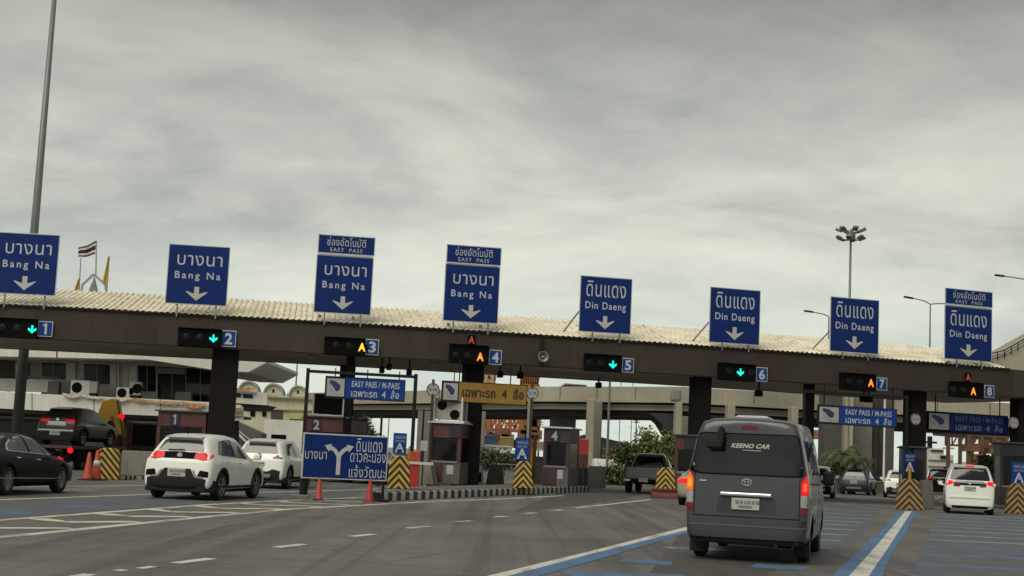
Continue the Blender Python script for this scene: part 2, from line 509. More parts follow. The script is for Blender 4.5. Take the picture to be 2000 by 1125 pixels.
# faded blue lane surfacing first, then paint over it
mb = MB()
sheet(mb, [(-60, 982), (300, 969), (560, 962), (700, 960), (690, 968), (400, 983), (0, 1012), (-60, 1018)], 0.003)
sheet(mb, [(1620, 990), (1722, 996), (1660, 1070), (1600, 1100), (1560, 1100)], 0.003)
sheet(mb, [(1830, 1003), (2060, 1008), (2060, 1140), (1776, 1140)], 0.003)
marking('lane_surfacing', mb, P_BLUE3)

mb = MB()
stroke(mb, [(-80, 951), (133, 949.5), (292, 948)], 0.16)
stroke(mb, [(505, 961.5), (620, 959), (740, 955)], 0.16)
stroke(mb, [(-80, 981), (0, 976), (294, 965.5), (371, 964.5), (440, 962)], 0.17)
marking('lane_line', mb, P_WHITE)
mb = MB()
stroke(mb, [(-60, 1021), (0, 1015.5), (206, 1000.5), (406, 985.5), (560, 977), (700, 972)], 0.22)
stroke(mb, [(-60, 1056), (0, 1049), (187, 1030.5), (374, 1012), (560, 994.5), (700, 987), (830, 980), (1000, 973.5), (1100, 968)], 0.24)
marking('gore_outline', mb, P_WHITE2)
mb = MB()
for A, B, C, wd in (((-60, 1030), (30, 1031), (140, 1031.5), .34), ((72, 1012.5), (133, 1019.3), (270, 1018.8), .42), ((192, 1002.5), (255, 1008.2), (370, 1009), .42),
                ((294, 994), (340, 999.8), (468, 1001), .40), ((388, 988), (432, 992.6), (556, 994), .38), ((472, 982.5), (510, 986.2), (628, 989), .36),
                ((546, 978.5), (580, 982), (682, 985.5), .32), ((610, 975.5), (650, 978.3), (735, 980), .3)):
    stroke(mb, [A, ((A[0] + B[0]) / 2, (A[1] + B[1]) / 2 + .5), B, C], wd, 0.005)
marking('gore_chevrons', mb, P_CREAM)
mb = MB()
for A, B in (((145, 1126), (178, 1121)), ((342, 1099.5), (413, 1090.5)), ((540, 1069), (593, 1062.5)), ((687, 1047.5), (730, 1043)), ((797, 1031.5), (836, 1027.5)),
             ((890, 1019.3), (920, 1016.8)), ((967, 1009.6), (990, 1008)), ((1027, 1002.8), (1048, 1001.2)), ((1081, 997), (1097, 995.8)), ((1125, 991.8), (1180, 986))):
    stroke(mb, [A, B], 0.17)
stroke(mb, [(1180, 986), (1225, 980.8), (1272, 975.5)], 0.17)
for A, B in (((228, 1114.5), (244, 1112.5)), ((272, 1110), (301, 1106))):
    stroke(mb, [A, B], 0.12)
marking('lane_dashes', mb, P_WHITE)
mb = MB()
sheet(mb, [(930, 1130), (972, 1130), (1150, 1083), (1330, 1038), (1450, 1012), (1560, 991), (1557, 989), (1448, 1008), (1330, 1031.5), (1150, 1077)], 0.005)
sheet(mb, [(1652, 1132), (1692, 1132), (1733, 1072), (1781, 998.5), (1768, 998.5), (1715, 1062)], 0.006)
marking('lane_edge_line', mb, P_WHITE)
mb = MB()
sheet(mb, [(972, 1130), (1035, 1130), (1190, 1086), (1330, 1044), (1450, 1016), (1450, 1012), (1330, 1038), (1150, 1083)], 0.005)
L = [(1616, 1132), (1660, 1092), (1685, 1068), (1700, 1052), (1716, 1042), (1735, 1020), (1757, 998)]
Rr = [(1790, 998), (1788, 1006), (1776, 1024), (1771, 1040), (1756, 1060), (1742, 1078), (1738, 1092), (1728, 1112), (1722, 1132)]
sheet(mb, L + Rr, 0.005)
marking('blue_lane_edge', mb, P_BLUE)
mb = MB()
for A, B in (((1213, 1094.5), (1312, 1100)), ((1105, 1121.5), (1350, 1127)), ((1470, 1104), (1575, 1111)), ((0, 1001), (56, 1002)), ((105, 986), (206, 991.5)),
             ((-50, 1000.5), (10, 1001))):
    stroke(mb, [A, B], 0.80)
for A, B in (((1787, 1101.5), (2040, 1114)), ((1795, 1082), (2040, 1093)), ((1803, 1066.5), (2040, 1078)), ((1777, 1124), (2040, 1135))):
    stroke(mb, [A, B], 0.50)
marking('blue_rumble_bars', mb, P_BLUE2)
mb = MB()
rt = [(1622, 1070.5), (1641, 1056), (1656, 1045), (1670, 1035), (1680, 1027), (1692, 1020.5), (1701, 1014), (1711, 1006.5), (1716, 1000)]
for x, y in rt:
    stroke(mb, [(x - 130 + (1070 - y) * .3, y - 5.5), (x, y)], 0.55)
for A in ((1806, 1053.5), (1810, 1043.5), (1815, 1035), (1818, 1027.5), (1820, 1021.5), (1823, 1015), (1826, 1008.5), (1828, 1003)):
    stroke(mb, [A, (2040, A[1] + 11)], 0.55)
stroke(mb, [(1300, 1069), (1420, 1074)], 0.6)
marking('pale_rumble_bars', mb, P_BAR)
# transverse white stop bands under the canopy
mb = MB()
stroke(mb, [(1632, 973), (1730, 978.5), (1770, 981)], 0.5)
stroke(mb, [(1812, 984), (1860, 986.5)], 0.5)
marking('stop_band', mb, P_WHITE2)
# oil-dark lane patches
P_DARK = paint_material('worn_dark_asphalt', (0.052, 0.049, 0.043), 0.52)
mb = MB()
sheet(mb, [(1090, 962), (1260, 954), (1300, 958), (1150, 985), (1000, 1000)], 0.002)
sheet(mb, [(1330, 1040), (1420, 1040), (1560, 1090), (1480, 1130), (1260, 1130)], 0.002)
marking('oil_stained_asphalt', mb, P_DARK)

# ================================================================== STRIPED NOSES, KERBS, BARRIERS, CONES
def stripe_material(name, c1, c2, kind, period, duty=0.5, slope=1.0, edge=None):
    m = bpy.data.materials.new(name); m.use_nodes = True
    t = m.node_tree; b = t.nodes['Principled BSDF']; b.inputs['Roughness'].default_value = 0.65
    co = N(t, 'ShaderNodeTexCoord').outputs['Object']
    s = N(t, 'ShaderNodeSeparateXYZ'); LK(t, co, s.inputs[0])
    if kind == 'chevron':
        v = math_node(t, 'ADD', s.outputs[2], math_node(t, 'MULTIPLY', math_node(t, 'ABSOLUTE', s.outputs[0]), slope))
        v = math_node(t, 'ADD', v, math_node(t, 'MULTIPLY', math_node(t, 'ABSOLUTE', s.outputs[1]), 0.6))
    elif kind == 'x':
        v = math_node(t, 'ADD', s.outputs[0], s.outputs[1])
    else:
        v = s.outputs[2]
    fr = math_node(t, 'FRACT', math_node(t, 'DIVIDE', math_node(t, 'ADD', v, 100.0), period))
    k = math_node(t, 'GREATER_THAN', fr, duty)
    nz = noise(t, co, 5, 6, 0.65)
    wear = ramp(t, nz, [(0.60, 0.0), (0.72, 0.55)])
    c = mix_col(t, k, c1, c2)
    c = mix_col(t, wear, c, (0.12, 0.10, 0.08))
    c = mix_col(t, 1.0, c, ramp(t, noise(t, co, 2.2, 4), [(0.3, 0.75), (0.7, 1.15)]), 'MULTIPLY')
    LK(t, c, b.inputs['Base Color'])
    return m
CHEVRON = stripe_material('yellow_black_chevrons', (0.50, 0.34, 0.06), (0.020, 0.008, 0.006), 'chevron', 0.235, 0.5, 1.15)
CHEVRON2 = stripe_material('grimy_yellow_black_chevrons', (0.33, 0.21, 0.06), (0.022, 0.012, 0.010), 'chevron', 0.26, 0.5, 1.1)
KERB = stripe_material('black_white_kerb', (0.46, 0.46, 0.42), (0.026, 0.024, 0.022), 'x', 0.68, 0.5)
KERB_Y = stripe_material('black_yellow_kerb', (0.30, 0.24, 0.13), (0.030, 0.024, 0.020), 'x', 0.62, 0.5)

def nose(px, py, wpx, top, label, m=CHEVRON, lean=0.82, yaw=0.0, depth=.45, peak=0.0, z0=0.0):
    g = gnd(px, py, z0); d = g.y
    w = wpx / FPX * d; h = (py - top) / FPX * d
    azm = atan2(g.x, g.y)
    r = thing('crash_cushion', label, 'crash cushion', g, -azm * .8 + yaw, 'yellow and black striped noses of the toll islands')
    mb = MB()
    pts = [(-w / 2, 0.0), (w / 2, 0.0), (w / 2 * lean, h * 0.80), (w / 2 * lean * .80, h * 0.94), (w * lean * .22, h), (-w * lean * .22, h), (-w / 2 * lean * .80, h * 0.94), (-w / 2 * lean, h * 0.80)]
    mb.prism(pts, 0.0, depth)
    ob = mb.build('striped_body', m, r, bevel=0.03)
    if peak:
        for v in ob.data.vertices: v.co.x -= w * peak
        ob.location.x = w * peak
    mb = MB(); mb.box(-w / 2 * .75, w / 2 * .75, depth + .002, depth + .9, 0, h * .72)
    mb.build('rear_block', CONCRETE_D, r, bevel=.02)
    return r, w, h, g
nose(208, 937, 47, 876, 'yellow and black striped nose beside two orange cones, lane 1 island', lean=.92, yaw=radians(-3), depth=.5, peak=-.26)
nose(778, 955, 46, 891, 'yellow and black striped nose right behind the blue direction sign', z0=.25)
nose(1021, 954, 43, 902, 'narrow yellow and black striped nose below the small blue A sign, on long kerb', lean=.66, z0=.25)
nose(1299, 972, 42, 914, 'striped nose with red base between the pickup and the grey van', CHEVRON, lean=.80)
nose(1776, 996, 58, 936, 'grimy striped nose at the head of the blue and white stripe', CHEVRON2, lean=.62)
nose(1988, 1004, 50, 945, 'grimy striped nose right of the white minivan at the edge', CHEVRON2, lean=.66)

# water filled red barriers
def red_barrier(px, py, wpx, hpx, label, yaw=0):
    g = gnd(px, py); w = wpx / FPX * g.y; h = hpx / FPX * g.y
    r = thing('water_barrier', label, 'barrier', g, yaw)
    mb = MB(); mb.prism([(-.22, 0), (.22, 0), (.20, .12), (.11, h * .6), (.11, h), (-.11, h), (-.11, h * .6), (-.20, .12)], -w / 2, w / 2, 'x')
    mb.build('barrier_body', mat('faded_red_plastic', (.13, .032, .026), .7, var=.2, dirt=.3), r, bevel=.02)
    mb = MB(); mb.box(-w / 2, w / 2, -.15, .15, h * .80, h * .86); mb.build('white_band', mat('faded_red_plastic', (.13, .03, .03)), r)
    return r
red_barrier(1297, 973.5, 50, 19, 'low red water barrier in front of the striped nose by the grey van', .08)

# concrete barriers
def barrier(px, py, wpx, hpx, label, taper=.10, depth=1.1, m=CONCRETE, yaw=None, base=True, name='concrete_barrier'):
    g = gnd(px, py); w = wpx / FPX * g.y; h = hpx / FPX * g.y
    r = thing(name, label, 'barrier', g, -LANE * .5 if yaw is None else yaw, 'concrete barriers of the toll islands')
    mb = MB(); mb.box(-w / 2, w / 2, 0, depth, 0.12 if base else 0, h, taper, .1); mb.build('barrier_body', m, r, bevel=.03)
    if base:
        mb = MB(); mb.box(-w / 2 - .03, w / 2 + .03, -.05, depth + .05, 0, .119); mb.build('striped_base', KERB_Y, r)
    return r
barrier(267, 936, 70, 54, 'long grey concrete barrier right of the leftmost striped nose', .04, yaw=radians(4))
barrier(824, 952, 44, 44, 'grey concrete block beside the striped nose behind the direction sign', .16)
barrier(902, 951, 40, 46, 'dark concrete block under the lane 3 column', .12, m=CONCRETE_D)
barrier(963, 952, 32, 44, 'dark tapered block left of the small blue A sign', .14, m=CONCRETE_D, base=False)
barrier(1059, 955, 34, 62, 'pale concrete block behind the red cone on the long kerb', .03, m=CONCRETE)
barrier(1126, 953, 40, 40, 'dark concrete block right of the lane 4 booth', .04, m=CONCRETE_D, base=False)
barrier(1812, 994, 26, 55, 'dark concrete block right of the grimy nose under the lane 8 sign', .08, m=CONCRETE_D, base=False)
barrier(1163, 953, 34, 42, 'dark wide block between the lane 4 booth and the low shrub', .05, m=CONCRETE_D, base=False)
g = gnd(936, 950); k_ = g.y / FPX
r = thing('ticket_machine', 'pale grey ticket machine with dark slot between the column and the dark tapered block', 'ticket machine', g, -.1)
mb = MB(); mb.box(-.14, .14, 0, .35, 0, 40 * k_ * .55); mb.build('cabinet', SIGN_WHITE, r, bevel=.02)
mb = MB(); mb.box(-.19, .12, .02, .30, 40 * k_ * .551, 40 * k_, .03); mb.build('head', SIGN_WHITE, r, bevel=.03)
mb = MB(); mb.box(-.07, .07, -.012, -.002, .18, .62); mb.build('slot_panel', BLACKBOX, r)

def cone(px, py, top, label, m=CONE, band=True):
    g = gnd(px, py); h = (py - top) / FPX * g.y
    r = thing('traffic_cone', label, 'traffic cone', g, random.uniform(-.4, .4), 'traffic cones')
    mb = MB(); b = h * .26
    mb.box(-b, b, -b, b, 0, h * .045); mb.build('cone_base', RUBBER if m is CONE else m, r, bevel=.01)
    mb = MB(); mb.lathe([(h * .20, h * .045), (h * .17, h * .10), (h * .055, h * .97), (h * .04, h), (0, h)], n=20)
    mb.build('cone_body', m, r, smooth=True)
    if band:
        mb = MB(); mb.lathe([(h * .120 + .006, h * .45), (h * .092 + .006, h * .66)], n=20)
        mb.build('reflective_band', CONE_W, r, smooth=True)
cone(171, 938, 884, 'tall orange cone, left of the two beside the leftmost striped nose', band=False)
cone(187, 938, 880, 'tall orange cone with pale band, touching the leftmost striped nose')
cone(622, 977, 934, 'orange cone under the left side of the blue direction sign', CONE, band=False)
cone(721, 980.5, 936, 'red cone under the right side of the blue direction sign', CONE_R, band=False)
# barrel-like post
g = gnd(1064, 956); h = (956 - 918) / FPX * g.y
r = thing('delineator_barrel', 'red barrel post with white band on the kerb in front of booth 4', 'barrel', g)
mb = MB(); mb.lathe([(.19, 0), (.17, .1), (.165, h * .55), (.10, h * .66), (.10, h * .95), (.07, h), (0, h)], n=18); mb.build('barrel_body', CONE_R, r, smooth=True)
mb = MB(); mb.lathe([(.172, h * .47), (.172, h * .55)], n=18); mb.build('white_band', CONE_W, r, smooth=True)
mb = MB(); mb.lathe([(.106, h * .88), (.106, h * .93)], n=18); mb.build('white_band', CONE_W, r, smooth=True)

# the long kerbed island between the two roads
def island(front, back, wid, label, h=.16):
    a, b = gnd(*front), gnd(*back)
    d = (b - a); ln = d.length; rz = atan2(d.y, d.x) - pi / 2
    r = thing('kerb_island', label, 'traffic island', a, rz, 'raised toll islands')
    mb = MB(); nseg = 60
    tp = min(9.0, ln * .4)
    mb.prism([(0, .35), (0, ln), (-wid, ln), (-wid, tp), (-.42, .1), (-.30, 0), (-.10, .05)], 0.0, h, 'z')
    mb.build('kerb', KERB, r, bevel=.02)
    mb = MB(); mb.prism([(-.14, .9), (-.14, ln - .2), (-wid + .16, ln - .2), (-wid + .16, tp + .3), (-.36, .9)], h - .05, h + .012, 'z')
    mb.build('island_top', CONCRETE_D, r)
    return r, ln
island((750, 979), (1150, 960.3), 2.2, 'long raised island with black and white painted kerb between the two roads', .24)
island((1322, 973), (1372, 958), 1.1, 'raised island carrying the striped nose left of the grey van', .15)
island((1803, 996), (1840, 975), 1.0, 'raised island at the head of the blue and white stripe', .15)
island((240, 938), (420, 923), .9, 'raised island under the leftmost striped nose and concrete barrier', .14)

# ================================================================== THE STANDING DIRECTION SIGN
gl, gr = gnd(588, 975), gnd(741, 980)
cn = (gl + gr) / 2
yawd = atan2(gr.y - gl.y, gr.x - gl.x)
r = thing('direction_sign', 'blue direction sign with forked arrow standing between the two cones', 'road sign', cn, yawd)
D = cn.y
W = (gr - gl).length
zc = lambda py, px: EYE + (889 + .0463 * (px - 1000) - py) / FPX * D
zb, zt = zc(936, 671), zc(849, 671)
x0, x1 = -1.165, 1.175
x0 = (584 - 664.5) / FPX * D; x1 = (754 - 664.5) / FPX * D
mb = MB(); mb.box(x0, x1, 0, .04, zb, zt); mb.build('sign_frame', SIGN_WHITE, r, bevel=.004)
mb = MB(); mb.box(x0 + .035, x1 - .035, -.006, .001, zb + .035, zt - .035); mb.build('sign_panel', SIGN_BLUE, r)
hh = zt - zb; ww = x1 - x0
X = lambda u: x0 + ww * u
Z = lambda v: zb + hh * v
lettering('บางนา', r, LETTER, X(.155), Z(.43), Z(.60), -.012, ww * .25, .0)
lettering('ดินแดง', r, LETTER, X(.775), Z(.63), Z(.93), -.012, ww * .31, .0)
lettering('ดาวคะนอง', r, LETTER, X(.765), Z(.40), Z(.60), -.012, ww * .42, .0)
lettering('แจ้งวัฒนะ', r, LETTER, X(.765), Z(.06), Z(.34), -.012, ww * .43, .0)
def forked(xc):
    pts_l, out = [], MB()
    w = .058
    # stem and two arms, each arm a bent ribbon with an arrow head
    out.prism([(xc - w, Z(.10)), (xc + w, Z(.10)), (xc + w, Z(.55)), (xc - w, Z(.55))], -.013, -.0105)
    for sg in (-1, 1):
        P = [Vector((xc, Z(.50))), Vector((xc + sg * .06, Z(.585))), Vector((xc + sg * .15, Z(.665))), Vector((xc + sg * .27, Z(.70)))]
        for i in range(3):
            d = (P[i + 1] - P[i]).normalized(); n = Vector((-d.y, d.x)) * w * .95
            q = [P[i] - n, P[i + 1] - n, P[i + 1] + n, P[i] + n]
            yy = -.0135 - .0012 * i - (.0004 if sg > 0 else 0)
            out.prism([(v.x, v.y) for v in q], yy, yy + .001)
        d = (P[3] - P[2]).normalized(); n = Vector((-d.y, d.x))
        tip = P[3] + d * .15
        q = [P[3] - n * .115 - d * .03, tip, P[3] + n * .115 - d * .03]
        out.prism([(v.x, v.y) for v in q], -.0175, -.0165)
    out.build('forked_arrow', LETTER, r)
forked(X(.42))
mb = MB(); mb.box(x0 + .06, x0 + .13, .042, .10, .08, zb + .3); mb.build('post', DARKSTEEL, r, bevel=.006)
mb = MB(); mb.box(x1 - .10, x1 - .03, .042, .10, .08, zb + .3); mb.build('post', DARKSTEEL, r, bevel=.006)
mb = MB(); mb.box(x0 - .22, x0 + .22, -.22, .26, 0, .12); mb.build('base_block', CONCRETE, r, bevel=.02)
mb = MB(); mb.box(x1 - .34, x1 + .06, -.18, .26, 0, .07); mb.build('base_block', DARKSTEEL, r, bevel=.01)
mb = MB(); mb.box(x0 + .02, x0 + .24, .105, .22, .12, .72); mb.build('rear_prop', RUBBER, r, bevel=.02)

# ================================================================== TOLL CANOPY
S0, S1, SF = -27.0, gp(1971, 724)[0], gp(2075, 735)[0]
ZB, ZT, DEEP = 5.20, 6.50, 8.1
canopy = thing('toll_canopy', 'long curved toll plaza canopy with dark fascia and cream corrugated roof', 'canopy', (0, 0, 0))
def strip(mb, profile, s0, s1, step=0.6, close=True):
    """profile of (t,z) swept along the curve"""
    n = max(2, int(round((s1 - s0) / step)))
    rows = []
    for i in range(n + 1):
        s = s0 + (s1 - s0) * i / n
        rows.append([mb.bm.verts.new(arc(s, t, z)) for t, z in profile])
    k = len(profile)
    for a, b in zip(rows, rows[1:]):
        for j in range(k if close else k - 1):
            mb.bm.faces.new((a[j], a[(j + 1) % k], b[(j + 1) % k], b[j]))
    if close:
        mb.bm.faces.new(rows[0]); mb.bm.faces.new(rows[-1][::-1])
def fascia_material():
    m = bpy.data.materials.new('brown_fascia'); m.use_nodes = True
    t = m.node_tree; b = t.nodes['Principled BSDF']; b.inputs['Roughness'].default_value = 0.6; b.inputs['Specular IOR Level'].default_value = 0.2
    uv = N(t, 'ShaderNodeUVMap').outputs[0]
    s = N(t, 'ShaderNodeSeparateXYZ'); LK(t, uv, s.inputs[0])
    pan = math_node(t, 'FLOOR', math_node(t, 'DIVIDE', s.outputs[0], 1.22))
    wn = N(t, 'ShaderNodeTexWhiteNoise', noise_dimensions='1D'); LK(t, pan, wn.inputs['W'])
    fr = math_node(t, 'FRACT', math_node(t, 'DIVIDE', s.outputs[0], 1.22))
    seam = math_node(t, 'LESS_THAN', fr, 0.012)
    c = mix_col(t, wn.outputs[0], (0.046, 0.035, 0.028), (0.062, 0.049, 0.040))
    mp = N(t, 'ShaderNodeMapping'); mp.inputs['Scale'].default_value = (2.5, 0.25, 1); LK(t, uv, mp.inputs[0])
    c = mix_col(t, ramp(t, noise(t, mp.outputs[0], 1.2, 6, .65), [(.45, 0.0), (.75, .45)]), c, (0.030, 0.022, 0.018))
    c = mix_col(t, ramp(t, noise(t, uv, 0.35, 4), [(.4, 0.0), (.7, .5)]), c, (0.052, 0.043, 0.035))
    c = mix_col(t, ramp(t, noise(t, uv, 0.16, 3, .5), [(.48, 0.0), (.66, .55)]), c, (0.055, 0.030, 0.026))
    mpv = N(t, 'ShaderNodeMapping'); mpv.inputs['Scale'].default_value = (9, 0.5, 1); LK(t, uv, mpv.inputs[0])
    c = mix_col(t, ramp(t, noise(t, mpv.outputs[0], 1.0, 5, .6), [(.56, 0.0), (.78, .5)]), c, (0.075, 0.062, 0.050))
    c = mix_col(t, math_node(t, 'MULTIPLY', seam, .45), c, (0.016, 0.012, 0.010))
    LK(t, c, b.inputs['Base Color'])
    return m
FASCIA = fascia_material()
SOFFIT = mat('brown_soffit', (0.46, 0.40, 0.31), 0.7, var=0.2, scale=.6, dirt=.3)
mb = MB()
strip(mb, [(0, ZB), (0, ZT), (-.22, ZT), (-.22, ZB)], S0, SF, .4)
fo = mb.build('fascia', FASCIA, canopy)
uvl = fo.data.uv_layers.new(name='UVMap')
def arc_s(v):
    lo, hi = -58.0, 58.0
    a = atan2(v.x, v.y)
    for _ in range(30):
        m_ = (lo + hi) / 2; q = arc(m_, 0)
        if atan2(q.x, q.y) < a: lo = m_
        else: hi = m_
    return lo
_S = [arc_s(v.co) for v in fo.data.vertices]
for p in fo.data.polygons:
    for li in p.loop_indices:
        vi = fo.data.loops[li].vertex_index
        uvl.data[li].uv = (_S[vi] + 100, fo.data.vertices[vi].co.z)
mb = MB(); strip(mb, [(-.221, ZB + .02), (-.221, ZB + .10), (-DEEP, ZB + .10), (-DEEP, ZB + .02)], S0, SF, .8); mb.build('soffit', SOFFIT, canopy)
mb = MB(); strip(mb, [(-DEEP, ZB), (-DEEP, ZT), (-DEEP - .2, ZT), (-DEEP - .2, ZB)], S0, S1, .8); mb.build('rear_fascia', FASCIA, canopy)
mb = MB(); strip(mb, [(.05, ZB - .02), (.05, ZB + .03), (-.03, ZB + .03), (-.03, ZB - .02)], S0, SF, .8); mb.build('drip_edge', DARKSTEEL, canopy)

def roof_material():
    m = bpy.data.materials.new('cream_roof_sheet'); m.use_nodes = True
    t = m.node_tree; b = t.nodes['Principled BSDF']; b.inputs['Roughness'].default_value = 0.6
    co = N(t, 'ShaderNodeTexCoord').outputs['Object']
    uv = N(t, 'ShaderNodeUVMap').outputs[0]
    br = N(t, 'ShaderNodeTexBrick')
    br.inputs['Scale'].default_value = 1.0; br.inputs['Brick Width'].default_value = 0.9; br.inputs['Row Height'].default_value = 0.62
    br.inputs['Mortar Size'].default_value = 0.02; br.inputs['Bias'].default_value = 0
    br.inputs['Color1'].default_value = (0.86, 0.81, 0.64, 1); br.inputs['Color2'].default_value = (0.68, 0.62, 0.47, 1); br.inputs['Mortar'].default_value = (.36, .31, .21, 1)
    LK(t, uv, br.inputs[0])
    c = mix_col(t, ramp(t, noise(t, co, 2.5, 6, .7), [(.42, 0.0), (.70, .55)]), br.outputs[0], (0.52, 0.46, 0.32))
    c = mix_col(t, ramp(t, noise(t, co, .35, 5, .6), [(.5, 0.0), (.72, .5)]), c, (0.80, 0.76, 0.62))
    spk = noise(t, co, 9.0, 4, .7)
    c = mix_col(t, ramp(t, spk, [(.56, 0.0), (.68, .55)]), c, (.30, .25, .16))
    mpr = N(t, 'ShaderNodeMapping'); mpr.inputs['Scale'].default_value = (5, .35, 1); LK(t, uv, mpr.inputs[0])
    c = mix_col(t, ramp(t, noise(t, mpr.outputs[0], .8, 5, .6), [(.60, 0.0), (.76, .4)]), c, (.38, .29, .18))
    LK(t, c, b.inputs['Base Color'])
    return m
ROOF = roof_material()
PITCHR = .24
def wave_roof(t0, z0, t1, z1, name, rows=7):
    mb = MB(); ss = []
    n = int((S1 + .1 - S0) / PITCHR)
    for i in range(n):
        b_ = S0 + i * PITCHR
        jz = random.uniform(-.010, .010)
        for q, dz in ((0.0, .055 + jz), (.30, .055 + jz), (.48, 0.0), (.80, 0.0)):
            ss.append((b_ + q * PITCHR, dz))
    cols = []
    for s, dz in ss:
        col = []
        for k in range(rows + 1):
            f = k / rows
            col.append(mb.bm.verts.new(arc(s, t0 + (t1 - t0) * f, z0 + (z1 - z0) * f + dz + .012 * ((k % 2) - .5))))
        cols.append(col)
    uvl = mb.bm.loops.layers.uv.new('UVMap')
    for i in range(len(cols) - 1):
        for k in range(rows):
            f = mb.bm.faces.new((cols[i][k], cols[i + 1][k], cols[i + 1][k + 1], cols[i][k + 1]))
            for lp, (ii, kk) in zip(f.loops, ((i, k), (i + 1, k), (i + 1, k + 1), (i, k + 1))):
                lp[uvl].uv = (ss[ii][0] + 60, kk / rows * 4.2)
    return mb.build(name, ROOF, canopy)
ZR = 7.60
wave_roof(.10, ZT + .015, -DEEP / 2, ZR, 'roof_sheet')
wave_roof(-DEEP - .3, ZT + .015, -DEEP / 2, ZR, 'roof_sheet', 3)
# dark ends of the corrugations under the eave
mb = MB(); strip(mb, [(.085, ZT - .04), (.085, ZT + .035), (.0, ZT + .035), (.0, ZT - .04)], S0, S1, .6); mb.build('eave_filler', DARKSTEEL, canopy)
mb = MB()
a_, b_, c_ = arc(S1, 0, ZT), arc(S1, -DEEP, ZT), arc(S1, -DEEP / 2, ZR + .05)
e_ = Vector((cos(ang(S1)), sin(ang(S1)), 0)) * .08
for q in (a_, b_, c_): pass
v = [mb.bm.verts.new(p) for p in (a_, b_, c_, a_ + e_, b_ + e_, c_ + e_)]
for f in ((0, 2, 1), (3, 4, 5), (0, 1, 4, 3), (1, 2, 5, 4), (2, 0, 3, 5)): mb.bm.faces.new([v[i] for i in f])
mb.build('gable_end', FASCIA, canopy)
# columns
def column(x0, x1, t, dep):
    s0, _ = gp(x0, 800, t); s1, _ = gp(x1, 800, t)
    mb = MB()
    def P(s, dt, z): return arc(s, t + dt, z)
    mb.hexa([P(s0, 0, 0), P(s1, 0, 0), P(s1, -dep, 0), P(s0, -dep, 0), P(s0, 0, ZB + .05), P(s1, 0, ZB + .05), P(s1, -dep, ZB + .05), P(s0, -dep, ZB + .05)])
    mb.build('column', COLUMN, canopy, bevel=.02)
for x0, x1, t, dep in ((407, 457, -.35, 1.0), (672, 688, -.8, .35), (905, 942, -.6, .9), (1358, 1389, -.5, .8), (1575, 1591, -.8, .35), (1781, 1810, -.5, .7), (1992, 2024, -.5, .7)):
    column(x0, x1, t, dep)
column(660, 690, -DEEP + .6, .5); 

def on_canopy(name, label, cat, px, py, t, group=None):
    s, z = gp(px, py, t)
    o = thing(name, label, cat, arc(s, t, z), ang(s), group)
    return o, s, z

# ------------------------------------------------------------------ the eight lane signs above the roof
SIGNS = [
    ('B', (-2, 122, 115, -9), (452, 459, 579, 573), None, 'blue Bang Na lane sign cut by the picture edge, above signal 1'),
    ('B', (335, 456, 446, 325), (474, 484, 600, 592), None, 'blue Bang Na lane sign without a top plate, above signal 2'),
    ('B', (622, 734, 728, 615), (497, 503, 617, 610), ((625, 738, 735, 623), (456, 464, 501, 493)), 'blue Bang Na lane sign with a top plate, above signal 3'),
    ('B', (872, 981, 975, 868), (514, 521, 633, 627), ((875, 982, 981, 874), (476, 484, 519, 513)), 'blue Bang Na lane sign with a top plate, above signal 4'),
    ('D', (1136, 1238, 1234, 1132), (537, 545, 654, 648), None, 'blue Din Daeng lane sign with side brace, above signal 5'),
    ('D', (1389, 1488, 1485, 1386), (559, 568, 675, 669), None, 'blue Din Daeng lane sign with side brace, above signal 6'),
    ('D', (1623, 1719, 1717, 1622), (578, 587, 693, 686), None, 'blue Din Daeng lane sign in front of the tall floodlight mast, above signal 7'),
    ('D', (1846, 1939, 1938, 1845), (598, 602, 707, 702), ((1846, 1939, 1938, 1846), (562, 570, 600, 595)), 'blue Din Daeng lane sign with a top plate, above signal 8'),
]
TS = .14
def board(root, x0, x1, z0, z1, y=0.0, frame=SIGN_WHITE, panel=SIGN_BLUE, b=.035, fname='sign_frame', pname='sign_panel', th=.04):
    mb = MB(); mb.box(x0, x1, y, y + th, z0, z1); mb.build(fname, frame, root, bevel=.004)
    mb = MB(); mb.box(x0 + b, x1 - b, y - .006, y + .001, z0 + b, z1 - b); mb.build(pname, panel, root)
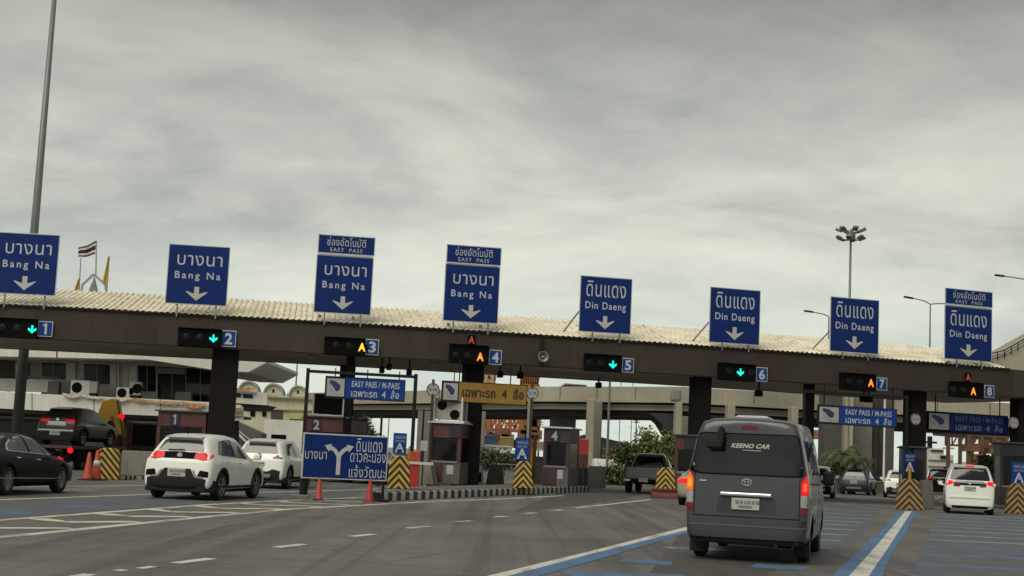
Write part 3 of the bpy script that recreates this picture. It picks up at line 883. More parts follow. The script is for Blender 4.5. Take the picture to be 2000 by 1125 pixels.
for i, (kind, xs, ys, up, label) in enumerate(SIGNS):
    xl, xr = (xs[0] + xs[3]) / 2, (xs[1] + xs[2]) / 2
    sl, _ = gp(xl, sum(ys) / 4, TS); sr, _ = gp(xr, sum(ys) / 4, TS)
    xm = (xl + xr) / 2
    sm, zt = gp(xm, (ys[0] + ys[1]) / 2, TS); _, zb = gp(xm, (ys[2] + ys[3]) / 2, TS)
    w = sr - sl
    r = thing('lane_sign', label, 'lane sign', arc(sm, TS, ZT - .25), ang(sm), 'blue lane signs above the canopy')
    zb -= ZT - .25; zt -= ZT - .25
    board(r, -w / 2, w / 2, zb, zt)
    hh = zt - zb
    if kind == 'B':
        lettering('บางนา', r, LETTER, .02 * w, zb + hh * .655, zb + hh * .825, -.012, w * .73, .0)
        lettering('Bang Na', r, LETTER, .0, zb + hh * .395, zb + hh * .55, -.012, w * .74, .012)
    else:
        lettering('ดินแดง', r, LETTER, .0, zb + hh * .635, zb + hh * .915, -.012, w * .76, .0)
        lettering('Din Daeng', r, LETTER, .0, zb + hh * .38, zb + hh * .545, -.012, w * .78, .012)
    arrow_down(r, ARROW, 0, zb + hh * .07, zb + hh * .30, w * .36, -.012)
    if up:
        ux, uy = up
        _, zt2 = gp(xm, (uy[0] + uy[1]) / 2, TS); _, zb2 = gp(xm, (uy[2] + uy[3]) / 2, TS)
        zt2 -= ZT - .25; zb2 -= ZT - .25
        zb2 = max(zb2, zt + .03)
        board(r, -w / 2 + .02, w / 2 + .02, zb2, zt2, fname='top_plate_frame', pname='top_plate')
        h2 = zt2 - zb2
        lettering('ช่องอัตโนมัติ', r, LETTER, .02, zb2 + h2 * .42, zb2 + h2 * .90, -.012, w * .68, .0)
        lettering('EASY  PASS', r, LETTER, .02, zb2 + h2 * .12, zb2 + h2 * .32, -.012, w * .56, .0)
        mb = MB(); mb.box(-w / 2 + .05, w / 2 - .05, -.02, .05, zt + .004, zb2 - .004); mb.build('joint_strip', SIGN_WHITE, r)
    topz = zt if not up else zt2
    for u in (-.22 if kind == 'D' else -.30, .30 if kind == 'D' else .33):
        mb = MB(); mb.box(w * u - .03, w * u + .03, .041, .10, .14, topz - .1); mb.build('post', STEEL, r)
    if i in (4, 5, 6):
        mb = MB(); mb.bar((-w / 2 + .05, .06, zb + hh * .38), (-w / 2 - .42, 1.0, zb - .02), .05, .05); mb.build('side_brace', STEEL, r)
    if up:
        for u in (-.36, .22):
            mb = MB(); mb.box(w * u - .11, w * u + .02, .06, .22, zb - .20, zb - .07); mb.build('junction_box', STEEL, r, bevel=.01)

# ------------------------------------------------------------------ lane signals and number plates on the fascia
SIG = [(1, -22, 73, 622, 660, 'G', 63, 643, (74, 103, 627, 658)), (2, 347, 433, 642, 677, 'G', 417, 661, (432, 461, 645, 678)), (3, 633, 714, 660, 693, 'Y', 707, 678, (714, 740, 662, 694)),
       (4, 878, 955, 674, 711, 'O', 938, 697, (955, 980, 683, 713)), (5, 1142, 1215, 693, 726, 'G', 1197, 712, (1215, 1238, 699, 728)), (6, 1404, 1477, 711, 744, 'G', 1446, 727, (1477, 1499, 717, 746)),
       (7, 1643, 1712, 730, 763, 'O', 1701, 748, (1712, 1733, 737, 763)), (8, 1857, 1922, 747, 777, 'O', 1901, 764, (1923, 1942, 752, 777))]
COLN = {'G': ('green down arrow', GREEN_ON), 'Y': ('yellow letter A', AMBER_ON), 'O': ('orange letter A', ORANGE_ON)}
for num, x0, x1, y0, y1, kind, lx, ly, pl in SIG:
    t = .20
    xm, ym = (x0 + x1) / 2, (y0 + y1) / 2
    sm, z = gp(xm, ym, t); sl, _ = gp(x0, ym, t); sr, _ = gp(x1, ym, t); ss_, zs_ = gp(lx, ly, t)
    _, zt = gp(xm, y0, t); _, zb = gp(xm, y1, t)
    w, h = sr - sl, zt - zb
    r = thing('lane_signal', 'black lane signal box on the fascia with %s lit, beside number %d' % (COLN[kind][0], num), 'lane signal', arc(sm, t, zb), ang(sm), 'lane signals on the canopy fascia')
    mb = MB(); mb.box(-w / 2, w / 2, 0, .19, 0, h); mb.build('housing', BLACKBOX, r, bevel=.015)
    mb = MB(); mb.box(-w / 2 - .03, w / 2 + .01, -.10, .02, h + .001, h + .015); mb.build('hood', BLACKBOX, r)
    cx, cz = ss_ - sm, zs_ - zb
    pitch = w / 3.25
    for k in ((-1, -2) if num != 6 else (-1, 1)):
        if abs(cx + k * pitch) < w / 2:
            mb = MB(); mb.lathe([(.15, -.012), (.17, .0)], c=(cx + k * pitch, 0, cz), axis='y', n=20); mb.build('lens', LENS_OFF, r, smooth=True)
    mb = MB(); mb.lathe([(.20, -.006), (.215, .0)], c=(cx, 0, cz), axis='y', n=20); mb.build('lens', BLACKBOX, r)
    if kind == 'G':
        mb = MB(); e = .155
        mb.prism([(cx - .035, cz + e), (cx - .035, cz - .02), (cx - e, cz + .055), (cx - e - .01, cz - .03), (cx - .07, cz - .10), (cx, cz - e - .02), (cx + .07, cz - .10), (cx + e + .01, cz - .03), (cx + e, cz + .055), (cx + .035, cz - .02), (cx + .035, cz + e)], -.016, -.0065)
        mb.build('lit_arrow', COLN[kind][1], r)
    else:
        lettering('A', r, COLN[kind][1], cx, cz - .17, cz + .17, -.014, .29, .03, name='lit_letter')
    # number plate beside it
    px0, px1, py0, py1 = pl
    pm = (px0 + px1) / 2
    s_, zc_ = gp(pm, (py0 + py1) / 2, .10); sa, _ = gp(px0, (py0 + py1) / 2, .10); sb, _ = gp(px1, (py0 + py1) / 2, .10)
    _, a1 = gp(pm, py0 + .5, .10); _, a0 = gp(pm, py1 - .5, .10)
    w, h = sb - sa, a1 - a0
    r = thing('number_plate', 'blue lane number plate reading %d on the fascia' % num, 'number plate', arc(s_, .10, a0), ang(s_), 'lane number plates')
    board(r, -w / 2, w / 2, 0, h, b=.03, panel=SIGN_BLUE2, fname='plate_frame', pname='plate_panel')
    digit(str(num), r, LETTER, .0, h * .15, h * .85, -.012, h * .46)
for px, py, where in ((921, 664, 'above signal 4'), (1891, 737, 'above signal 8')):
    r, s, z = on_canopy('letter_lamp', 'small dim red letter A lamp %s' % where, 'lamp', px, py, .06, 'dim red letter lamps')
    mb = MB(); mb.box(-.16, .16, 0, .06, -.2, .2); mb.build('lamp_back', BLACKBOX, r, bevel=.01)
    lettering('A', r, RED_DIM, 0, -.15, .15, -.008, .26, .03, name='lit_letter')
# loudspeaker
r, s, z = on_canopy('loudspeaker', 'grey horn loudspeaker on a vertical bracket of the fascia', 'loudspeaker', 1060, 697, .25)
mb = MB(); mb.box(-.07, .07, .18, .25, -.45, .75); mb.build('bracket', DARKSTEEL, r)
mb = MB(); mb.lathe([(.05, .17), (.06, .08), (.11, .0), (.20, -.10), (.235, -.13), (.235, -.15), (.19, -.12), (.10, -.03), (.07, .02)], axis='y', n=24); mb.build('horn', STEEL, r, smooth=True)
mb = MB(); mb.lathe([(0, -.10), (.06, -.07), (.065, .03)], axis='y', n=18); mb.build('driver', LAMP_CLEAR, r, smooth=True)
# cameras and boxes hanging beneath
for px, py, t, where in ((746, 722, -1.0, 'left of two above the lane 3 sign'), (760, 716, -.5, 'second of two above the lane 3 sign'), (799, 727, -1.0, 'right of the lane 3 sign frame'), (977, 731, -1.0, 'above the yellow sign, left one'), (1016, 733, -1.0, 'above the yellow sign, right one'),
                     (1169, 752, -6.0, 'hanging under the canopy near signal 5'), (1482, 768, -.6, 'below number 6'), (1687, 779, -1.0, 'above the lane 7 sign, left one'), (1696, 780, -.8, 'above the lane 7 sign, right one')):
    s, z = gp(px, py, t)
    r = thing('enforcement_camera', 'small dark camera box hanging under the canopy, %s' % where, 'camera', arc(s, t, z), ang(s), 'camera boxes under the canopy')
    mb = MB(); mb.box(-.10, .10, -.22, .22, -.14, .12); mb.build('camera_body', BLACKBOX, r, bevel=.02)
    mb = MB(); mb.box(-.035, .035, -.03, .03, .121, max(.2, ZB + .02 - z)); mb.build('hanger', DARKSTEEL, r)
for px, py, where in ((608, 709, 'left of the lane 3 frame'), (847, 725, 'left of the yellow sign')):
    s, z = gp(px, py, -1.5)
    r = thing('downlight', 'small square white downlight under the canopy, %s' % where, 'lamp', arc(s, -1.5, ZB + .02), ang(s), 'downlights under the canopy')
    mb = MB(); mb.box(-.20, .20, -.2, .2, -.12, 0); mb.build('lamp_box', STEEL, r, bevel=.02)
    mb = MB(); mb.box(-.16, .16, -.16, .16, -.126, -.121); mb.build('lamp_cover', SIGN_WHITE, r)

# ------------------------------------------------------------------ pass signs hung across lanes
SKETCH = mat('pictogram_grey', (0.30, 0.31, 0.32), 0.5, var=0.1)
SKETCH_D = mat('pictogram_navy', (0.025, 0.035, 0.10), 0.5, var=0.1)
DIMWHITE = mat('dull_white_panel', (0.36, 0.36, 0.37), 0.5, var=0.12, scale=3)
def pictogram(r, x0, x1, z0, z1, y):
    mb = MB(); mb.box(x0, x1, y - .010, y - .0065, z0, z1); mb.build('pictogram_panel', DIMWHITE, r)
    w, h = x1 - x0, z1 - z0
    q = lambda u, v: (x0 + u * w, z0 + v * h)
    mb = MB(); mb.prism([q(.18, .92), q(.50, .84), q(.78, .60), q(.72, .34), q(.52, .28), q(.40, .48), q(.28, .62), q(.14, .74)], y - .016, y - .0105); mb.build('pictogram', SKETCH_D, r)
    mb = MB(); mb.prism([q(.12, .50), q(.22, .52), q(.50, .18), q(.90, .20), q(.92, .12), q(.55, .08), q(.34, .16)], y - .016, y - .0105); mb.build('pictogram', SKETCH, r)
def pass_sign(px0, px1, py_l, py_r, hpx, t, label, group, yellow=False, dim=False, split=.255):
    ym = (py_l + py_r) / 2 + hpx / 2
    sl, _ = gp(px0, ym, t); sr, _ = gp(px1, ym, t); sm = (sl + sr) / 2
    _, zc_ = gp((px0 + px1) / 2, ym, t)
    q = arc(sm, t); h = hpx / FPX * q.y; w = sr - sl
    r = thing('pass_sign', label, 'road sign', arc(sm, t, zc_ - h / 2), ang(sm), group)
    y = 0
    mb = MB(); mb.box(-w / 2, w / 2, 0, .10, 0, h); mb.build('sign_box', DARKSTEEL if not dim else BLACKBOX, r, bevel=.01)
    xs = -w / 2 + w * split
    mb = MB(); mb.box(xs, w / 2 - .04, -.006, .001, .04, h - .04)
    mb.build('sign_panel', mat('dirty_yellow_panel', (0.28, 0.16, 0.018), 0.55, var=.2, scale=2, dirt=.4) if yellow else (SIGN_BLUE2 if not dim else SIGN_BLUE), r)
    pictogram(r, -w / 2 + .07, xs - .05, .09, h - .09, 0)
    tc_, tw = (xs + w / 2) / 2, (w / 2 - xs)
    if yellow:
        lettering('เฉพาะรถ  4  ล้อ', r, mat('dark_brown_lettering', (0.02, 0.012, 0.008), .6, var=.1), tc_, h * .28, h * .80, -.012, tw * .90, .03)
    else:
        m = LETTER if not dim else mat('shaded_blue_lettering', (0.10, 0.14, 0.28), .5, var=.1)  # dim sign: shade put into the panel and lettering colours
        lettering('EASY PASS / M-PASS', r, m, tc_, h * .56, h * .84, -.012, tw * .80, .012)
        lettering('เฉพาะรถ  4  ล้อ', r, m if not dim else mat('shaded_pale_lettering', (.22, .25, .32), .5, var=.1), tc_, h * .12, h * .50, -.012, tw * .80, .012)
    return r, w, h, sm, t, zc_ - h / 2
G_PS = 'lane signs hung below the canopy'
r3 = pass_sign(634, 792, 736, 740, 43, .9, 'blue easy pass sign with white pictogram hung from the lane 3 pipe frame', G_PS)
for u in (-.38, .02, .42):
    mb = MB(); mb.box(r3[1] * u - .02, r3[1] * u + .02, .03, .07, r3[2], r3[2] + .34); mb.build('hanger', DARKSTEEL, r3[0])
r4 = pass_sign(862, 1030, 745, 750, 41, .5, 'dirty yellow four wheel vehicles sign hung in lane 4', G_PS, yellow=True, split=.20)
r7 = pass_sign(1597, 1752, 792, 797, 37, .5, 'blue easy pass sign with white pictogram hung in lane 7', G_PS, split=.27)
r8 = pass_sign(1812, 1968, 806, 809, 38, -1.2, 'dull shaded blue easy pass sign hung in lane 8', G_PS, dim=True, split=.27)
for r_, xs in ((r4, (-.3, .3)), (r7, (-.42, .45)), (r8, (-.4, .4))):
    for u in xs:
        mb = MB(); mb.box(r_[1] * u - .02, r_[1] * u + .02, .03, .07, r_[2], ZB - r_[5] + .05); mb.build('hanger', DARKSTEEL, r_[0])
def portal(pl, pr, py_l, py_r, t, label, w=.07):
    sl, zl = gp(pl, py_l, t); sr, zr = gp(pr, py_r, t); sm = (sl + sr) / 2; zt = (zl + zr) / 2
    r = thing('pipe_portal', label, 'sign frame', arc(sm, t, 0), ang(sm), 'pipe frames carrying the lane signs')
    a, b = sl - sm, sr - sm
    mb = MB(); mb.box(a - w, a + w, -w, w, 0, zt + .12); mb.build('upright', DARKSTEEL, r, bevel=.01)
    mb = MB(); mb.box(b - w, b + w, -w, w, 0, zt + .12); mb.build('upright', DARKSTEEL, r, bevel=.01)
    mb = MB(); mb.box(a + w, b - w, -w * .7, w * .7, zt - .06, zt + .06); mb.build('crossbar', DARKSTEEL, r, bevel=.01)
    return r
portal(601, 813, 726, 735, .95, 'dark pipe frame carrying the blue lane 3 easy pass sign')
portal(1570, 1771, 763, 778, .60, 'dark pipe frame carrying the blue lane 7 easy pass sign', .05)
# round height limit plates
for px, py, rad, t, where in ((846, 761, 13, .4, 'left end of the yellow sign'), (1040, 768, 12, .6, 'right end of the yellow sign'), (1789, 819, 11.5, .3, 'on the column between lanes 7 and 8'), (1981, 826, 11.5, .3, 'at the right end of the dull lane 8 sign')):
    s, z = gp(px, py, t); q = arc(s, t); R_ = rad / FPX * q.y
    r = thing('height_limit_sign', 'round white height limit sign %s' % where, 'road sign', arc(s, t, z), ang(s), 'round height limit signs')
    mb = MB(); mb.lathe([(0, 0), (R_, 0), (R_, .03), (0, .03)], axis='y', n=28); mb.build('disc', DIMWHITE, r)
    mb = MB(); mb.lathe([(R_ * .86, -.001), (R_ * .86, -.005), (R_ * .985, -.005), (R_ * .985, -.001)], axis='y', n=28, cap=False)
    mb.build('rim', mat('sign_rim_brown', (0.09, 0.03, 0.025), .5, var=.1), r)
    lettering('3.10', r, mat('sign_ink_grey', (0.10, 0.09, 0.09), .6, var=.1), 0, -R_ * .25, R_ * .25, -.006, R_ * 1.2, .03)
    for sg in (1, -1):
        mb = MB(); mb.prism([(-R_ * .16, sg * R_ * .80), (R_ * .16, sg * R_ * .80), (0, sg * R_ * .52)], -.008, -.001); mb.build('pointer', BLACKBOX, r)
    mb = MB(); mb.box(-.05, .05, .031, .12, -z if px in (846, 1040) else -R_, R_ * .9 if px not in (846, 1040) else R_ + .15); mb.build('post', mat('striped_post', (0.05, 0.035, 0.02), .7, var=.4, scale=2), r)

# ------------------------------------------------------------------ toll booths
def booth(px0, px1, py_top, t, num, label, depth=2.6, mcol=MAROON, base=None, numpos=.5, ac=None, plate_px=None, front_glass=True):
    pm = (px0 + px1) / 2
    sl, _ = gp(px0, 860, t); sr, _ = gp(px1, 860, t); sm, zt = gp(pm, py_top, t)
    w = sr - sl
    r = thing('toll_booth', label, 'toll booth', arc(sm, t, 0), -radians(12), 'toll booths under the canopy')
    h = zt
    # body: base wall, corner posts, top band; window openings really open
    mb = MB()
    mb.box(-w / 2, w / 2, 0, depth, 0.16, 1.05)
    mb.build('lower_wall', CONCRETE_D if base else mcol, r, bevel=.02)
    mb = MB(); mb.box(-w / 2, w / 2, 0, depth, h - .62, h - .02); mb.build('top_band', mcol, r, bevel=.02)
    for x in (-w / 2, w / 2 - .14):
        for y in (0, depth - .14):
            mb = MB(); mb.box(x, x + .14, y, y + .14, 1.052, h - .622); mb.build('corner_post', mcol, r)
    mb = MB(); mb.box(-w / 2 + .142, w / 2 - .142, .03, .06, 1.052, h - .622); mb.build('front_window', DARKGLASS, r)
    for x in (-w / 2 + .02, w / 2 - .05):
        mb = MB(); mb.box(x, x + .03, .142, depth - .142, 1.052, h - .622); mb.build('side_window', DARKGLASS, r)
    mb = MB(); mb.box(-w / 2 + .142, w / 2 - .142, depth - .06, depth - .03, 1.052, h - .622); mb.build('rear_window', DARKGLASS, r)
    mb = MB(); mb.box(-w / 2 - .10, w / 2 + .10, -.12, depth + .1, h - .019, h + .05); mb.build('booth_roof', SIGN_WHITE if num in (3, 4) else SHADOWWALL, r, bevel=.01)
    if num:
        cx = -w / 2 + w * numpos
        mb = MB(); mb.box(cx - .22, cx + .22, -.03, -.002, h - .58, h - .08); mb.build('number_board', mat('dark_number_board', (.016, .014, .03), .5, var=.1), r, bevel=.005)
        if num in (1, 2, 4):
            digit(str(num), r, DIMWHITE, cx, h - .53, h - .13, -.036, .26)
    mb = MB(); mb.box(-w / 2 + .02, -w / 2 + .60 if w > 1 else 0, -.05, -.002, .30, 1.0); mb.build('front_locker', mcol, r, bevel=.01)
    mb = MB(); mb.box(-w / 2 + .10, w / 2 - .10, -.045, -.002, 1.02, 1.09); mb.build('counter_ledge', STEEL, r)
    mb = MB(); mb.box(-w / 2 + .15, -w / 2 + .19, .0, .029, 1.09, h - .64); mb.box(w / 2 - .19, w / 2 - .15, .0, .029, 1.09, h - .64); mb.box(-w / 2 + .19, w / 2 - .19, .0, .029, h - .70, h - .64); mb.build('window_frame', DARKSTEEL, r)
    mb = MB(); mb.box(w * .08, w * .30, -.012, -.002, .55, .92); mb.build('notice', DIMWHITE, r)
    mb = MB(); mb.box(-w / 2 + .2, w / 2 - .2, .3, .55, 1.08, 1.2); mb.build('desk', GREYWALL, r)
    return r, w, h, sm, depth
b1 = booth(305, 408, 804, -1.2, 1, 'wide dark maroon booth with number 1, left of the first thick column', numpos=.36)
b2 = booth(597, 683, 815, -1.2, 2, 'dark maroon booth with number 2, behind the blue direction sign', numpos=.25)
b3 = booth(840, 903, 826, .5, 3, 'maroon booth with dark front window under the left end of the yellow sign', base=True, numpos=.8)
b4 = booth(1063, 1113, 836, .0, 4, 'dark booth with number 4 and pale flat roof on the long kerb', base=True, numpos=.42, mcol=mat('brown_grey_cladding', (0.046, 0.024, 0.022), .5, var=.15))
b6 = booth(1321, 1372, 851, -.5, 6, 'dark maroon booth half hidden by the grey van roof', numpos=.5)
b7 = booth(1767, 1806, 874, -.5, 7, 'dark booth behind the grimy nose below the round sign', numpos=.5, mcol=mat('dark_booth_cladding', (0.018, 0.014, 0.016), .5, var=.15))
b8 = booth(1962, 2014, 866, -.5, 8, 'dark booth cut by the right edge of the picture', numpos=.5, mcol=MATS['dark_booth_cladding'])
# cooling units standing on booths 2 and 3
def roof_unit(b, label, x0, x1, h, dark=False):
    r0, w, hb, sm, dep = b
    r = thing('air_conditioner', label, 'air conditioner', r0.matrix_basis @ Vector((0, 0, hb + .052)), r0.rotation_euler.z, 'cooling units on booth roofs')
    mb = MB()
    for x in (x0, x1 - .07):
        for y in (.2, 1.0): mb.box(x, x + .07, y, y + .07, 0, h)
    mb.box(x0 - .1, x1 + .1, .15, 1.12, -.0 + .001, .06)
    mb.build('stand', SIGN_WHITE, r)
    mb = MB(); mb.box(x0 + .075, x1 - .075, .25, .95, .10, h - .02); mb.build('unit_case', BLACKBOX if dark else GREYWALL, r, bevel=.02)
    if not dark:
        for i_ in (0, 1):
            c = (x0 + .35 + i_ * .55, .25, h * (.30 if i_ else .68))
            mb = MB(); mb.lathe([(0, -.004), (.20, -.004), (.21, .0)], c=c, axis='y', n=20); mb.build('fan', BLACKBOX, r)
roof_unit(b2, 'white framed dark cooling unit on the roof of booth 2', -.78, .62, .95, True)
roof_unit(b3, 'grey twin fan cooling unit on the booth under the yellow sign', -.62, .62, 1.0)

# ------------------------------------------------------------------ small blue A signs at island heads
def a_sign(px, py, wpx, hpx, t, label, dim=False):
    s, z = gp(px, py, t); q = arc(s, t)
    w, h = wpx / FPX * q.y, hpx / FPX * q.y
    r = thing('lane_type_sign', label, 'road sign', arc(s, t, 0), ang(s), 'small blue A signs at the island heads')
    m = SIGN_BLUE2 if not dim else SIGN_BLUE  # dim: shade put into a deeper blue
    mb = MB(); mb.box(-w / 2, w / 2, 0, .03, z - h / 2, z + h / 2); mb.build('sign_panel', m, r, bevel=.004)
    ink = mat('faded_blue_lettering', (.25, .32, .42), .5, var=.15)
    lettering('ช่องอัตโนมัติ', r, ink, 0, z + h * .22, z + h * .40, -.006, w * .8, .03)
    lettering('EASY PASS', r, ink, 0, z + h * .06, z + h * .16, -.006, w * .7, .03)
    lettering('A', r, LETTER, 0, z - h * .44, z + h * .02, -.008, w * .72, .03)
    mb = MB(); mb.box(-.10, .10, -.014, -.007, z - h * .36, z - h * .28); mb.build('pictogram', m, r)
    mb = MB(); mb.box(-.035, .035, .031, .08, 0.1, z + h * .4); mb.build('post', STEEL, r)
a_sign(781, 866, 26, 40, 2.0, 'small blue A sign beside the top right corner of the direction sign')
a_sign(1020, 877, 28, 43, 2.0, 'small blue A sign above the narrow striped nose on the long kerb')
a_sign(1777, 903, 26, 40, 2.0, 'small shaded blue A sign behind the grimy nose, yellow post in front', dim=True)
a_sign(1990, 924, 34, 43, 2.6, 'small blue A sign at the right edge of the picture')
# poles, rails and gear about the islands
def post(px, py0, py1, rad, name, label, cat, m, n=10):
    g = gnd(px, py1)
    z1 = EYE + (889 + .0463 * (px - 1000) - py0) / FPX * g.y
    mb = MB(); mb.tube((0, 0, 0), (0, 0, z1), rad, rad * .9, n); mb.lathe([(rad * 2.1, 0), (rad * 2.1, .04), (0, .04)], n=12)
    o = mb.build(name, m, None, smooth=False); o.location = g
    return tag(o, label, cat)
YP = mat('yellow_post', (0.36, 0.20, 0.025), .6, var=.2, dirt=.3)
post(798, 872, 950, .09, 'bollard_post', 'yellow post beside the small blue A sign left of booth 3', 'post', YP)
post(1041, 850, 952, .10, 'bollard_post', 'weathered yellow post right of the narrow striped nose', 'post', YP)
post(1776, 912, 993, .07, 'bollard_post', 'yellow post in front of the shaded A sign and grimy nose', 'post', YP)
post(738, 810, 950, .05, 'thin_pole', 'thin dark pole behind the direction sign', 'post', DARKSTEEL)
post(820, 800, 950, .04, 'thin_pole', 'thin dark pole at the left wall of booth 3', 'post', DARKSTEEL)
post(1138, 905, 954, .04, 'thin_pole', 'thin grey pole with white cap right of booth 4', 'post', POLE_GREY)
# red and white lifted barrier gear by booth 3
g = gnd(806, 953)
r = thing('barrier_gate', 'red and white barrier machine beside booth 3', 'barrier gate', g, .1)
mb = MB(); mb.box(-.22, .22, 0, .35, 0, 1.05); mb.build('cabinet', CONE_R, r, bevel=.03)
mb = MB(); mb.box(-.18, .22, .03, .3, 1.051, 1.42); mb.build('warning_box', CONE, r, bevel=.02)
mb = MB(); mb.box(-.95, .75, -.05, -.005, .92, 1.02); mb.build('boom', CONE_W, r)
mb = MB(); mb.box(.22, .5, .05, .30, 1.45, 1.85); mb.build('control_box', DIMWHITE, r, bevel=.01)
mb = MB(); mb.box(.33, .38, .15, .2, 0, 1.449); mb.build('control_post', DARKSTEEL, r)
# white rail between the islands
a, b = gnd(972, 941), gnd(1074, 944)
r = thing('guard_rail', 'pale grey pipe rail behind the narrow striped nose', 'railing', a, atan2(b.y - a.y, b.x - a.x))
ln = (b - a).length
mb = MB(); mb.box(0, ln, -.03, .03, .92, .98); mb.box(0, ln, -.03, .03, .5, .55); mb.build('rail', GREYWALL, r)
for k in range(4):
    mb = MB(); mb.box(ln * k / 3.0 - .03, ln * k / 3.0 + .03, -.03, .03, 0, 1.0); mb.build('rail_post', GREYWALL, r)

# ================================================================== VEHICLES
def car_body(rows, flat_back=True):
    """rows: (y_low, y_belt, y_roof, xb, xs, xm, xw, xr, zb, zs, zm, zw, zr, zc) from the rear to the front"""
    bm = bmesh.new(); rings = []
    for (yl, yb, yr, xb, xs, xm, xw, xr, zb, zs, zm, zw, zr, zc) in rows:
        half = [(xb, yl, zb), (xs, yl, zs), (xm, yb, zm), (xw, yb + (yr - yb) * .12, zw), (xr, yr, zr)]
        ring = [bm.verts.new(p) for p in half] + [bm.verts.new((0, yr, zc))] + [bm.verts.new((-x, y, z)) for x, y, z in half[::-1]]
        rings.append(ring)
    n = len(rings[0])
    cr = bm.edges.layers.float.new('crease_edge')
    for a, b in zip(rings, rings[1:]):
        for j in range(n):
            bm.faces.new((a[j], a[(j + 1) % n], b[(j + 1) % n], b[j]))
    for rg, flip in ((rings[0], 0), (rings[-1], 1)):
        for j in range(4):
            q = (rg[j], rg[j + 1], rg[n - 2 - j], rg[n - 1 - j])
            bm.faces.new(q[::-1] if flip else q)
        q = (rg[4], rg[5], rg[6]); bm.faces.new(q[::-1] if flip else q)
    for a, b in zip(rings, rings[1:]):
        for j, w_ in ((0, .35), (2, .45), (3, .30), (4, .42)):
            for jj in (j, n - 1 - j):
                e = bm.edges.get((a[jj], b[jj]))
                if e: e[cr] = w_
    bmesh.ops.recalc_face_normals(bm, faces=bm.faces[:])
    return bm

def finish_body(bm, paint, wells, crease=()):
    me = bpy.data.meshes.new('body'); bm.to_mesh(me); bm.free()
    me.materials.append(paint); me.materials.append(BLACKBOX)
    o = bpy.data.objects.new('body', me); COL.objects.link(o)
    sub = o.modifiers.new('sub', 'SUBSURF'); sub.levels = 2; sub.render_levels = 2
    cuts = []
    bpy.context.view_layer.update()
    dg = bpy.context.evaluated_depsgraph_get()
    ev = o.evaluated_get(dg); m0 = ev.to_mesh()
    bvh = BVHTree.FromPolygons([v.co.copy() for v in m0.vertices], [tuple(p.vertices) for p in m0.polygons])
    ev.to_mesh_clear()
    if wells:
        c = MB()
        for (yy, zz, R_, x0) in wells:
            for sg in (1, -1):
                c.tube((sg * x0, yy, zz), (sg * 1.4, yy, zz), R_, n=28)
        bmesh.ops.recalc_face_normals(c.bm, faces=c.bm.faces[:])
        cm = bpy.data.meshes.new('cut'); c.bm.to_mesh(cm); c.bm.free(); cm.materials.append(paint); cm.materials.append(BLACKBOX)
        for p in cm.polygons: p.material_index = 1
        co = bpy.data.objects.new('cut', cm); COL.objects.link(co)
        bo = o.modifiers.new('bool', 'BOOLEAN'); bo.operation = 'DIFFERENCE'; bo.solver = 'EXACT'; bo.object = co
        bpy.context.view_layer.update()
        dg = bpy.context.evaluated_depsgraph_get()
        me2 = bpy.data.meshes.new_from_object(o.evaluated_get(dg))
        bpy.data.objects.remove(co); bpy.data.meshes.remove(cm)
    else:
        me2 = bpy.data.meshes.new_from_object(o.evaluated_get(dg))
    o.modifiers.clear(); o.data = me2
    for p in me2.polygons: p.use_smooth = p.material_index == 0
    return o, bvh

